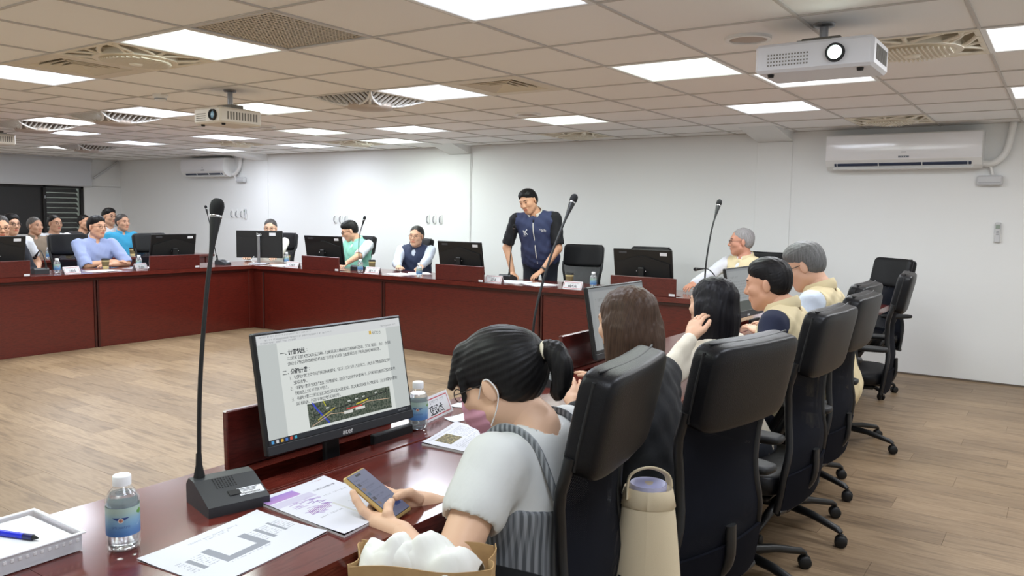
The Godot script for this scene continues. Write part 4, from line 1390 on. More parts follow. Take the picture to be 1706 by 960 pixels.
func make_mic(label: String, at: Vector3, turn: float, bend: Array, group: String) -> Node3D:
	var t := thing("gooseneck_microphone", label, "microphone", at, turn, group)
	# wedge base: low at the front (+z), raised at the back where the neck stands
	var st := st_new()
	prism_into(st, PackedVector2Array([Vector2(-0.066, 0.0), Vector2(0.066, 0.0), Vector2(0.066, 0.022), Vector2(-0.02, 0.056), Vector2(-0.05, 0.058), Vector2(-0.066, 0.042)]), 0.135, Transform3D(Basis(Vector3(0, 0, 1), Vector3(0, 1, 0), Vector3(-1, 0, 0)), Vector3.ZERO))
	var base := part("base", st_end(st), mat("grey_black", W0), t)
	var slope := Basis(Vector3.RIGHT, 0.376)
	var holes := st_new()
	for i in 8:
		for j in 6: bx(holes, Vector3(-0.028 + i * 0.006, 0.0, -0.014 + j * 0.006), Vector3(0.0025, 0.001, 0.003))
	part("speaker_holes", st_end(holes), mat("soft_black", W0), base, Vector3(0.0, 0.0495, -0.003)).basis = slope
	part("talk_button", box(Vector3(0.026, 0.003, 0.017), 0.001), mat("soft_black", W0), base, Vector3(0.0, 0.0345, 0.036)).basis = slope
	part("sticker", box(Vector3(0.055, 0.0008, 0.024)), mat("paper", W0), base, Vector3(0.036, 0.0335, 0.038)).basis = slope
	var ink := st_new()
	for j in 3: bx(ink, Vector3(-0.004, 0, -0.008 + j * 0.004), Vector3(0.04 - 0.006 * j, 0.0004, 0.0012))
	for i in 14: bx(ink, Vector3(-0.022 + i * 0.003, 0, 0.0075), Vector3(0.0014, 0.0004, 0.005))
	part("sticker_print", st_end(ink), mat("ink", W0), base, Vector3(0.036, 0.0341, 0.0382)).basis = slope
	var pts := [Vector3(-0.046, 0.05, -0.045)]
	for q in bend: pts.append(q + Vector3(-0.046, 0.05, -0.045))
	var path := spline(pts, 10)
	part("collar", lathe([[0.013, 0.0], [0.012, 0.01], [0.007, 0.035], [0.006, 0.06]], 14), mat("soft_black", W0), t, Vector3(-0.046, 0.05, -0.045))
	part("gooseneck", tube(path, 0.0048, 10), mat("soft_black", W0), t)
	var tip: Vector3 = path[-1]
	var dir: Vector3 = (path[-1] - path[-3]).normalized()
	var b := Basis(Quaternion(Vector3.UP, dir))
	var head := part("mic_body", lathe([[0.0048, -0.05], [0.007, -0.02], [0.0125, 0.03], [0.0125, 0.034]], 16), mat("soft_black", W0), t, tip)
	head.basis = b
	part("ring", lathe([[0.0130, 0.033], [0.0135, 0.034], [0.0135, 0.038], [0.0130, 0.039]], 16), mat("chrome", W0), head)
	part("foam_head", lathe([[0.0128, 0.038], [0.0155, 0.05], [0.0160, 0.06], [0.014, 0.07], [0.008, 0.077], [0.0, 0.079]], 18), mat("foam_black", col(24, 24, 26), 0.95), head)
	return t


func make_monitor(label: String, at: Vector3, turn: float, tilt: float, screen: Material, w := 0.50, group := "desk monitors in the hatches") -> Node3D:
	# origin under the screen on the table; screen faces +z
	var t := thing("monitor", label, "monitor", at, turn, group)
	var h := w * 0.6
	var lift := h / 2 + 0.055
	var black := mat("black_plastic", W0)
	var tb := Basis(Vector3.RIGHT, -tilt)
	var panel := part("panel", box(Vector3(w, h, 0.018), 0.004), black, t, Vector3(0, lift, 0))
	panel.basis = tb
	var rows := []
	var sw := w - 0.016; var top := h / 2 - 0.008; var bot := -h / 2 + 0.026
	for y in [top, bot]: rows.append([Vector3(-sw / 2, y, 0.0095), Vector3(sw / 2, y, 0.0095)])
	var st := st_new()
	quad_uv(st, [rows[1][0], rows[1][1], rows[0][1], rows[0][0]])
	part("screen", st_end(st), screen, panel)
	part("chin", box(Vector3(w - 0.004, 0.022, 0.004), 0.001), mat("grey_black", W0), panel, Vector3(0, -h / 2 + 0.013, 0.0095))
	var tm := text_mesh("acer", 0.017, 0.0006, true)
	part("brand_mark", tm, mat("pale_grey", W0), panel, Vector3(0.0, -h / 2 + 0.0125, 0.0118))
	# back: a raised chevron, a maker's sticker and the arm down into the hatch
	var bk := st_new()
	prism_into(bk, PackedVector2Array([Vector2(-w * 0.46, -h * 0.47), Vector2(w * 0.46, -h * 0.47), Vector2(w * 0.46, h * 0.14), Vector2(w * 0.05, h * 0.33), Vector2(-w * 0.05, h * 0.33), Vector2(-w * 0.46, h * 0.14)]), 0.014)
	part("back_cover", st_end(bk), mat("soft_black", W0), panel, Vector3(0, 0, -0.014))
	part("sticker", box(Vector3(0.062, 0.026, 0.001)), mat("paper", W0), panel, Vector3(-w * 0.36, h * 0.39, -0.0097))
	part("logo", box(Vector3(0.07, 0.018, 0.001), 0.0004), mat("logo_grey", col(70, 72, 78), 0.3), panel, Vector3(w * 0.33, h * 0.41, -0.0097))
	var arm := part("stand_arm", box(Vector3(0.05, 0.40, 0.018), 0.004), black, t, Vector3(0, lift - 0.195, -0.03))
	arm.basis = Basis(Vector3.RIGHT, -tilt * 0.3)
	for s in [-1, 1]: part("screw", lathe([[0.0, 0.002], [0.005, 0.001], [0.005, 0.0]], 10), mat("chrome", W0), arm, Vector3(s * 0.04, 0.17, -0.0), Vector3(-PI / 2, 0, 0))
	part("stand_foot", box(Vector3(0.16, 0.008, 0.07), 0.003), black, t, Vector3(0, -0.182, -0.02))
	return t


func paper_thing(called: String, label: String, category: String, corners: Array, y: float, thick: float, m: Material, group := "") -> Node3D:
	# corners: top-left, top-right, bottom-right, bottom-left of the print, seen from above
	var c: Vector3 = (corners[0] + corners[1] + corners[2] + corners[3]) / 4.0
	c.y = y
	var t := thing(called, label, category, c, 0.0, group)
	var q := []
	for k in corners: q.append(Vector3(k.x - c.x, 0, k.z - c.z))
	var st := st_new()
	var up := Vector3(0, thick, 0)
	for i in 4: quad(st, q[i], q[(i + 1) % 4], q[(i + 1) % 4] + up, q[i] + up)
	part("sheets", st_end(st), mat("paper_edge", W0), t)
	# the printed face, with a slight curl
	var rows := []
	for j in 7:
		var row := []
		for i in 7:
			var u := i / 6.0; var v := j / 6.0
			var p: Vector3 = q[0].lerp(q[1], u).lerp(q[3].lerp(q[2], u), v)
			p.y = thick + 0.0012 + 0.003 * pow(absf(u - 0.5) * 2.0, 3.0) * pow(absf(v - 0.5) * 2.0, 3.0)
			row.append(p)
		rows.append(row)
	part("printed_page", sheet(rows, 0.0006, true), m, t)
	return t


func loose_sheets(label: String, at: Vector3, turn: float, count: int, group: String) -> void:
	# a few sheets of paper fanned a little on a table
	var t := thing("papers", label, "papers", at, turn, group)
	for i in count:
		var s := part("sheet", box(Vector3(0.21, 0.0016, 0.297)), mat("paper", W0), t, Vector3(0.012 * i, 0.001 + 0.0018 * i, 0.008 * (i % 2)), Vector3(0, 0.12 * (i - 1), 0))
		var ink := st_new()
		for j in 9: bx(ink, Vector3(-0.01, 0, -0.11 + j * 0.025), Vector3(0.15 - 0.02 * (j % 3), 0.0004, 0.004))
		if i == count - 1: part("print_lines", st_end(ink), mat("grey_ink", W0), s, Vector3(0, 0.001, 0))


func build_far_things() -> void:
	var off := mat("screen_off", col(14, 15, 17), 0.3)
	# monitors seen from behind at the far and left tables
	make_monitor("black monitor seen from behind before the mint vest person", Vector3(-5.16, TOP, -3.29), PI + 0.12, 0.18, off, 0.53)
	make_monitor("black monitor seen from behind left of the standing person", Vector3(-3.25, TOP, -3.29), PI + 0.02, 0.18, off, 0.53)
	make_monitor("black monitor seen from behind below an empty chair", Vector3(-1.32, TOP, -3.29), PI, 0.18, off, 0.53)
	make_monitor("black monitor seen from behind before the empty left chair", Vector3(-6.35, TOP, -2.22), -PI / 2, 0.18, off, 0.53)
	make_monitor("black monitor cut by the left edge of the picture", Vector3(-6.35, TOP, -0.46), -PI / 2, 0.18, off, 0.53)
	# the corner monitor on a silver pole
	var hp := thing("monitor", "black monitor on a silver pole at the corner of the tables", "monitor", Vector3(-6.36, TOP, -3.36), -2.5)
	var pn := part("panel", box(Vector3(0.545, 0.325, 0.02), 0.004), mat("black_plastic", W0), hp, Vector3(0, 0.235, 0))
	var bk := st_new()
	prism_into(bk, PackedVector2Array([Vector2(-0.26, -0.155), Vector2(0.26, -0.155), Vector2(0.26, 0.12), Vector2(0.20, 0.075), Vector2(-0.20, 0.075), Vector2(-0.26, 0.12)]), 0.016)
	part("back_cover", st_end(bk), mat("soft_black", W0), pn, Vector3(0, 0, -0.015))
	part("screen", box(Vector3(0.53, 0.30, 0.001)), off, pn, Vector3(0, 0.005, 0.0105))
	part("sticker", box(Vector3(0.075, 0.035, 0.001)), mat("paper", W0), pn, Vector3(-0.155, 0.12, -0.0105))
	part("brand_mark", text_mesh("hp", 0.05, 0.001, true), mat("pale_grey", W0), pn, Vector3(0.0, 0.115, -0.0235), Vector3(0, PI, 0))
	part("pole", box(Vector3(0.035, 0.34, 0.02), 0.006), mat("steel", W0), hp, Vector3(0, 0.17, -0.045))
	part("foot", box(Vector3(0.2, 0.012, 0.16), 0.004), mat("steel", W0), hp, Vector3(0, 0.006, -0.02))
	part("cable", tube(spline([Vector3(0.06, 0.09, -0.03), Vector3(0.09, 0.04, -0.03), Vector3(0.05, 0.02, -0.06), Vector3(0.12, 0.006, -0.05)], 5), 0.004, 6), mat("white_plastic", W0), hp)
	# screens that face the camera side along the right table
	var gray := screen_mat("screen_page_grey", page_image(), 0.34)
	make_monitor("monitor with a grey page, before the person in black top", Vector3(0.0, TOP, -0.27), PI / 2 - 0.02, 0.19, gray)
	make_monitor("monitor with a dim grey page, before the person in beige vest", Vector3(0.0, TOP, -1.89), PI / 2 - 0.04, 0.19, gray)
	# microphones
	var G := "gooseneck microphones"
	make_mic("microphone standing by the corner monitor", Vector3(-6.5, TOP, -2.95), PI / 2 + 0.4, [Vector3(0.0, 0.3, -0.06), Vector3(0.0, 0.56, -0.12)], G)
	make_mic("microphone before the person in mint green vest", Vector3(-4.80, TOP, -3.46), PI, [Vector3(0.0, 0.3, 0.0), Vector3(-0.04, 0.47, 0.02)], G)
	make_mic("microphone the standing person bends over", Vector3(-2.92, TOP, -3.62), PI, [Vector3(0.0, 0.2, 0.02), Vector3(-0.08, 0.36, -0.06), Vector3(-0.13, 0.44, -0.12)], G)
	make_mic("microphone on the left table beside a water bottle", Vector3(-6.52, TOP, -0.92), -PI / 2, [Vector3(0, 0.1, 0.03), Vector3(0.0, 0.17, 0.1), Vector3(0.0, 0.13, 0.17)], G)
	make_mic("tall microphone rising before the person in cream top", Vector3(-0.03, TOP, 0.24), PI / 2, [Vector3(0.0, 0.2, 0.0), Vector3(0.10, 0.42, 0.0), Vector3(0.24, 0.615, 0.0)], G)
	make_mic("tall microphone rising before the person in beige vest over navy", Vector3(-0.03, TOP, -1.50), PI / 2, [Vector3(0.0, 0.3, 0.0), Vector3(0.06, 0.5, 0.0), Vector3(0.14, 0.63, 0.0)], G)
	make_mic("low microphone bowed flat beside the person with white sleeves", Vector3(-0.74, TOP, -3.46), PI - 0.3, [Vector3(0.03, 0.11, 0.0), Vector3(0.13, 0.17, 0.03), Vector3(0.24, 0.165, 0.06)], G)
	# bottles
	var BG := "small water bottles"
	var bottle := make_bottle("water bottle beside the near microphone base", Vector3(0.122, TOP, 2.02), -0.25, BG)
	for q in [["water bottle at the corner of the near monitor", 0.0, 1.035, -0.5], ["water bottle left of the blue shirt person", -6.50, -1.08, 0.3], ["water bottle before the empty left chair", -6.55, -1.95, 0.9], ["water bottle beside the cup at the table corner", -6.13, -3.57, 0.5],
			["water bottle at the mint vest person's microphone", -4.58, -3.26, 0.7], ["water bottle before the person in navy vest and glasses", -3.72, -3.22, 0.1], ["water bottle right of the standing person's seat", -1.87, -3.44, 0.4]]:
		copy_of(bottle, q[0], Vector3(q[1], TOP, q[2]), q[3], BG)
	for q in [["water bottle on the back row table, nearest the window", -8.7, -2.05], ["water bottle on the back row table before the cyan jacket", -8.75, -3.4], ["water bottle on the back row table behind the left microphone", -8.66, -1.75]]:
		copy_of(bottle, q[0], Vector3(q[1], TOP, q[2]), 0.5, BG)
	# cups
	var CG := "lidded paper cups"
	var cup := make_cup("paper cup by the folded arms of the person in blue shirt", Vector3(-6.72, TOP, -1.68), CG)
	for q in [["paper cup with black lid beside the corner monitor", -6.30, -3.72], ["paper cup with black lid between mint and navy vests", -4.78, -3.64], ["paper cup with black lid right of the standing person", -2.21, -3.60],
			["paper cup on the back row table by the brown shirt person", -8.72, -2.3], ["paper cup on the back row table by the cyan jacket", -8.74, -3.15], ["paper cup on the back row table at the left", -8.68, -1.5]]:
		copy_of(cup, q[0], Vector3(q[1], TOP, q[2]), 0.0, CG)
	# name cards
	make_plate("folded name card left of the blue shirt person", Vector3(-6.36, TOP, -1.14), PI / 2 + 0.3, "工程處")
	make_plate("folded name card before the empty left chair", Vector3(-6.38, TOP, -1.86), PI / 2 + 0.4, "交通部")
	make_plate("folded name card beside the corner papers", Vector3(-5.62, TOP, -3.24), 0.1, "公路局")
	make_plate("folded name card left of the person in navy vest", Vector3(-4.38, TOP, -3.25), 0.05, "國土署")
	make_plate("folded name card left of the standing person", Vector3(-2.83, TOP, -3.27), 0.0, "委員")
	make_plate("folded name card right of the standing person", Vector3(-1.95, TOP, -3.23), 0.0, "副處長")
	# papers at the far tables
	var PG := "papers on the far tables"
	loose_sheets("white papers before the folded arms at the left table", Vector3(-6.46, TOP, -1.50), 0.1, 3, PG)
	loose_sheets("papers at the right elbow of the blue shirt person", Vector3(-6.62, TOP, -2.0), 0.5, 2, PG)
	loose_sheets("papers stacked at the corner monitor", Vector3(-5.92, TOP, -3.34), 1.5, 4, PG)
	loose_sheets("papers right of the name card near the navy vest person", Vector3(-4.10, TOP, -3.36), 1.4, 2, PG)
	loose_sheets("papers the person in navy vest reads", Vector3(-4.06, TOP, -3.60), 0.9, 2, PG)
	loose_sheets("papers under the standing person's right hand", Vector3(-2.40, TOP, -3.36), 1.2, 3, PG)
	loose_sheets("papers under the standing person's microphone", Vector3(-2.72, TOP, -3.40), 1.6, 4, PG)
	loose_sheets("papers before the person in black top", Vector3(0.30, TOP, 0.18), 0.2, 3, PG)
	loose_sheets("papers before the person in cream top", Vector3(0.28, TOP, -0.42), 1.3, 2, PG)
	loose_sheets("papers before the person in beige vest", Vector3(0.30, TOP, -0.95), 0.1, 2, PG)
	# folder on the table behind the black-haired woman and crumpled plastic by the man in vest
	var w := thing("plastic_cup", "clear plastic cup with pale straw wrapper before the beige vest person", "cup", Vector3(0.02, TOP, -1.34))
	var pet: Material = mats["clear_plastic"]
	part("cup_body", lathe([[0.0, 0.002], [0.028, 0.002], [0.042, 0.105], [0.0435, 0.107]], 24), pet, w)
	part("dome_lid", lathe([[0.044, 0.107], [0.043, 0.118], [0.030, 0.140], [0.008, 0.146]], 24), mat("cup_pink", col(232, 206, 206), 0.3), w)


func page_image() -> Image:
	var im := Image.create(640, 360, false, Image.FORMAT_RGBA8)
	im.fill(col(196, 202, 204))
	im.fill_rect(Rect2i(40, 20, 560, 340), col(206, 211, 212))
	scribble(im, 60, 60, 160, 14, col(96, 100, 104), 2)
	for j in 7: scribble(im, 80, 100 + j * 22, 440 - 60 * (j % 3), 9, col(130, 134, 138), 5 + j)
	im.fill_rect(Rect2i(80, 262, 420, 80), col(104, 112, 106))
	im.fill_rect(Rect2i(0, 0, 640, 16), col(176, 182, 186))
	im.fill_rect(Rect2i(0, 344, 640, 16), col(52, 56, 60))
	return im


func build_near_things() -> void:
	# the near monitor
	make_monitor("near monitor showing a document with an aerial map", Vector3(0.0, TOP - 0.004, 1.355), 1.531, 0.19, screen_mat("screen_document", slide_image(1280, 720), 0.62), 0.50)
	# near microphone: base and a long neck that rises past the frame's middle
	make_mic("tall microphone with grey base, nearest to the camera", Vector3(0.08, TOP, 1.757), 1.32, [Vector3(0.005, 0.2, 0.0), Vector3(0.03, 0.40, -0.02), Vector3(0.058, 0.545, -0.042)], "gooseneck microphones")
	# tray with a pad and a pen
	var tray := thing("plastic_tray", "clear perforated plastic tray at the corner of the table", "tray", Vector3(-0.02, TOP, 2.19))
	var tm := mat("tray_plastic", Color(0.95, 0.95, 0.97, 0.55), 0.3)
	tm.transparency = BaseMaterial3D.TRANSPARENCY_ALPHA
	part("bottom", box(Vector3(0.186, 0.003, 0.23), 0.001), tm, tray, Vector3(0, 0.0025, 0))
	for s in [-1, 1]:
		part("wall", box(Vector3(0.003, 0.034, 0.232), 0.001), tm, tray, Vector3(s * 0.094, 0.019, 0))
		part("wall", box(Vector3(0.186, 0.034, 0.003), 0.001), tm, tray, Vector3(0, 0.019, s * 0.116))
		part("rim", box(Vector3(0.008, 0.003, 0.244), 0.001), mat("tray_rim", Color(0.96, 0.96, 0.98, 0.75), 0.3), tray, Vector3(s * 0.097, 0.036, 0))
		part("rim", box(Vector3(0.186, 0.003, 0.008), 0.001), mat("tray_rim", W0), tray, Vector3(0, 0.036, s * 0.119))
		for i in 18: part("rib", box(Vector3(0.002, 0.007, 0.006), 0.001), mat("cap_white", W0), tray, Vector3(s * 0.0962, 0.024, -0.107 + i * 0.0126))
		for i in 14: part("rib", box(Vector3(0.006, 0.007, 0.002), 0.001), mat("cap_white", W0), tray, Vector3(-0.082 + i * 0.0126, 0.024, s * 0.1182))
	var rimm: StandardMaterial3D = mats["tray_rim"]
	rimm.transparency = BaseMaterial3D.TRANSPARENCY_ALPHA
	var pad := thing("note_pad", "blank white pad lying in the clear tray", "note pad", Vector3(-0.02, TOP + 0.0045, 2.19))
	part("sheets", box(Vector3(0.172, 0.024, 0.216), 0.001), mat("paper_edge", W0), pad, Vector3(0, 0.0125, 0))
	part("top_sheet", box(Vector3(0.170, 0.001, 0.213)), mat("paper", W0), pad, Vector3(0.001, 0.0255, 0.001), Vector3(0, 0.02, 0))
	var pen := thing("pen", "blue ballpoint pen lying on the white pad", "pen", Vector3(-0.005, TOP + 0.0365, 2.152), 0.35)
	part("barrel", tube([Vector3(-0.10, 0, 0), Vector3(0.015, 0, 0)], 0.0055, 10), mat("pen_blue", col(32, 48, 214), 0.25), pen)
	part("grip", tube([Vector3(0.015, 0, 0), Vector3(0.036, 0, 0)], 0.0056, 10), mat("pen_navy", col(26, 30, 92), 0.4), pen)
	part("tip", tube([Vector3(0.036, 0, 0), Vector3(0.048, 0, 0)], [0.005, 0.0012], 10), mat("soft_black", W0), pen)
	# papers
	var V := func(x: float, z: float) -> Vector3: return Vector3(x, 0, z)
	paper_thing("seating_plan", "printed seating plan with grey bars on the near table", "paper", [V.call(0.198, 2.038), V.call(0.172, 1.752), V.call(0.378, 1.740), V.call(0.404, 2.020)], TOP, 0.0006, (print_mat("plan_print", plan_image())))
	paper_thing("booklet", "stapled booklet with purple cover beside the near microphone", "booklet", [V.call(0.127, 1.722), V.call(0.125, 1.52), V.call(0.405, 1.535), V.call(0.424, 1.738)], TOP, 0.005, (print_mat("booklet_print", booklet_image())))
	paper_thing("magazine", "open printed report under the pink mask", "booklet", [V.call(0.124, 1.16), V.call(0.06, 0.93), V.call(0.335, 0.94), V.call(0.385, 1.145)], TOP, 0.006, (print_mat("magazine_print", magazine_image())))
	paper_thing("paper_slip", "small white slip beside the near name card", "paper", [V.call(-0.11, 0.67), V.call(-0.10, 0.77), V.call(-0.03, 0.74), V.call(-0.04, 0.66)], TOP, 0.0005, mat("paper", W0))
	paper_thing("paper_slip", "narrow printed slip above the open report", "paper", [V.call(0.0, 0.80), V.call(-0.01, 0.90), V.call(0.05, 0.92), V.call(0.06, 0.82)], TOP, 0.0005, mat("paper", W0))
	make_plate("folded name card beside the near monitor", Vector3(-0.06, TOP, 0.90), PI / 2 + 0.2, "建設處")
	# jar of snacks beyond the bent face
	var jar := thing("snack_jar", "small round jar with dark lid behind the pink mask", "jar", Vector3(0.06, TOP, 0.80))
	part("jar_body", lathe([[0.0, 0.001], [0.034, 0.001], [0.036, 0.006], [0.036, 0.06], [0.033, 0.066]], 24), mat("jar_mix", col(190, 178, 130), 0.4), jar)
	part("lid", lathe([[0.037, 0.062], [0.037, 0.10], [0.034, 0.103], [0.0, 0.103]], 24), mat("jar_lid", col(74, 66, 62), 0.4), jar)
	var band := noise_tex(51, 0.05, [[0.0, col(90, 80, 50)], [0.5, col(222, 206, 140)], [1.0, col(240, 236, 214)]], 128, 3)
	var jm: StandardMaterial3D = mats["jar_mix"]
	jm.albedo_color = Color.WHITE
	jm.albedo_texture = band
	tri(jm, Vector3(9, 9, 9))
	# stool out of the picture that carries the paper bag
	var stool := thing("stool", "low black stool under the brown paper bag", "stool", Vector3(0.63, 0, 1.80))
	part("seat", lathe([[0.0, 0.42], [0.15, 0.42], [0.165, 0.435], [0.165, 0.455], [0.15, 0.47], [0.0, 0.47]], 28), mat("black_leather", W0), stool)
	for k in 4:
		var a := PI / 4 + k * PI / 2
		part("leg", tube([Vector3(sin(a) * 0.11, 0.425, cos(a) * 0.11), Vector3(sin(a) * 0.16, 0.0, cos(a) * 0.16)], 0.012, 8), mat("steel", W0), stool)
	# brown paper bag with white cloth
	var bag := thing("paper_bag", "brown paper bag holding white cloth at the bottom of the picture", "bag", Vector3(0.63, 0.471, 1.735), 0.57)
	var kraft := mat("kraft_paper", col(192, 158, 112), 0.8)
	kraft.albedo_texture = noise_tex(61, 0.03, [[0.0, col(236, 232, 226)], [1.0, col(255, 255, 255)]], 256, 4)
	tri(kraft, Vector3(4, 4, 4), false)
	var bw := 0.125; var bd := 0.055; var bh := 0.285
	var lean := 0.0
	for f in [[Vector3(-bw, 0, bd), Vector3(bw, 0, bd)], [Vector3(bw, 0, bd), Vector3(bw, 0, -bd)], [Vector3(bw, 0, -bd), Vector3(-bw, 0, -bd)], [Vector3(-bw, 0, -bd), Vector3(-bw, 0, bd)]]:
		var rows := []
		for j in 9:
			var row := []
			for i in 9:
				var p: Vector3 = f[0].lerp(f[1], i / 8.0)
				var y: float = bh * (1.0 - j / 8.0)
				row.append(p * (1.0 + 0.05 * sin(i * 1.1 + j * 0.7) * (y / bh)) + Vector3(0, y + 0.006 * sin(i * 0.9) * (y / bh), 0))
			rows.append(row)
		part("bag_panel", sheet(rows, 0.0016), kraft, bag)
	part("bag_bottom", box(Vector3(bw * 2, 0.002, bd * 2)), kraft, bag, Vector3(0, 0.002, 0))
	part("string_handle", tube(spline([Vector3(-0.05, bh - 0.03, bd + 0.004), Vector3(-0.045, bh - 0.06, bd + 0.012), Vector3(0.0, bh - 0.085, bd + 0.016), Vector3(0.045, bh - 0.06, bd + 0.012), Vector3(0.05, bh - 0.03, bd + 0.004)], 5), 0.0035, 8), mat("string_gold", col(196, 152, 84), 0.7), bag)
	# white cloth in the bag, rumpled
	var cloth := thing("white_cloth", "white cotton cloth stuffed in the brown paper bag", "cloth", Vector3(0.63, 0.471, 1.735), 0.57)
	var n := FastNoiseLite.new()
	n.seed = 12
	n.frequency = 9.0
	for q in [[Vector3(-0.062, 0.262, 0.0), 0.115, 0.095, 0.3, 0.0], [Vector3(0.028, 0.262, 0.004), 0.15, 0.095, -0.2, 3.7], [Vector3(-0.01, 0.245, 0.0), 0.20, 0.095, 0.05, 8.2]]:
		var rows := []
		for j in 25:
			var row := []
			for i in 31:
				var u: float = i / 15.0 - 1.0
				var v: float = j / 12.0 - 1.0
				var hgt: float = 0.055 * (1.0 - pow(absf(u), 3.0)) * (1.0 - pow(absf(v), 2.5)) + 0.014 * sin(u * 5.0 + v * 2.6 + q[4]) + 0.012 * n.get_noise_2d(u * 0.10 + q[4], v * 0.10) - 0.03 * maxf(0.0, absf(v) - 0.7)
				row.append(Vector3(u * q[1] / 2, hgt, v * q[2] / 2) .rotated(Vector3.UP, q[3]))
			rows.append(row)
		part("fold", sheet(rows, 0.0022), mat("white_cotton", col(236, 236, 230), 0.9), cloth, q[0])
	# cream tote with a lavender tumbler beside the ponytail woman's chair
	var tote := thing("tote_bag", "cream canvas tote bag between two chairs", "bag", Vector3(0.755, 0.45, 1.035), 0.4)
	var canvas := mat("cream_canvas", col(224, 208, 176), 0.9)
	canvas.normal_enabled = true
	canvas.normal_texture = normal_tex(71, 0.2, 3.0)
	canvas.normal_scale = 0.3
	tri(canvas, Vector3(10, 10, 10), false)
	part("bag_body", lathe([[0.0, -0.13], [0.085, -0.13], [0.094, -0.12], [0.092, -0.02], [0.080, 0.1], [0.070, 0.19], [0.061, 0.26], [0.058, 0.27], [0.058, 0.27], [0.055, 0.27], [0.057, 0.22]], 32), canvas, tote).scale = Vector3(1.0, 1.0, 0.75)
	part("hem", lathe([[0.0665, 0.225], [0.0685, 0.226], [0.0605, 0.268], [0.059, 0.27]], 32), canvas, tote).scale = Vector3(1.0, 1.0, 0.75)
	part("strap", tube(spline([Vector3(-0.05, 0.245, 0.03), Vector3(-0.045, 0.30, 0.02), Vector3(0.0, 0.318, 0.0), Vector3(0.045, 0.295, -0.02), Vector3(0.05, 0.24, -0.03)], 6), 0.012, 8, 0.3), canvas, tote)
	var tum := thing("tumbler", "lavender plastic tumbler inside the cream tote", "tumbler", Vector3(0.755, 0.508, 1.035), 0.4)
	part("tumbler_body", lathe([[0.0, 0.0], [0.034, 0.0], [0.045, 0.222], [0.045, 0.222], [0.0425, 0.222], [0.038, 0.12], [0.0, 0.12]], 28), mat("lavender", col(196, 196, 226), 0.35), tum)


# ======================================================================== bodies: tapered capsules and ellipsoids joined by a smooth minimum, meshed as surface nets
var jobs := []
var pending := []


func cap(a: Vector3, b: Vector3, ra: float, rb := -1.0, k := 0.03) -> Array:
	return [0, a, b, ra, ra if rb < 0.0 else rb, k]


func ell(c: Vector3, r: Vector3, k := 0.03, rot := Basis.IDENTITY) -> Array:
	return [1, c, r, rot.inverse(), 0.0, k]


func moved(prims: Array, xf: Transform3D) -> Array:
	var out := []
	for q in prims:
		if q[0] == 0: out.append([0, xf * q[1], xf * q[2], q[3], q[4], q[5]])
		else: out.append([1, xf * q[1], q[2], q[3] * xf.basis.inverse(), 0.0, q[5]])
	return out


func fat(prims: Array, by: float) -> Array:
	var out := []
	for q in prims:
		if q[0] == 0: out.append([0, q[1], q[2], q[3] + by, q[4] + by, q[5]])
		else: out.append([1, q[1], q[2] + Vector3.ONE * by, q[3], 0.0, q[5]])
	return out


func prim_d(q: Array, p: Vector3) -> float:
	if q[0] == 0:
		var ba: Vector3 = q[2] - q[1]
		var pa: Vector3 = p - q[1]
		var h := clampf(pa.dot(ba) / maxf(ba.length_squared(), 1e-9), 0.0, 1.0)
		return (pa - ba * h).length() - lerpf(q[3], q[4], h)
	var v: Vector3 = q[3] * (p - q[1])
	var r: Vector3 = q[2]
	var k0 := (v / r).length()
	var k1 := (v / (r * r)).length()
	return k0 * (k0 - 1.0) / maxf(k1, 1e-6)


# cuts: [0, point, normal] keeps the side the normal points away from; [1, primitive] takes the primitive away
func add_job(prims: Array, cell: float, cuts := [], color = null, ripple = null) -> int:
	jobs.append({"prims": prims, "cell": cell, "cuts": cuts, "color": color, "ripple": ripple})
	return jobs.size() - 1


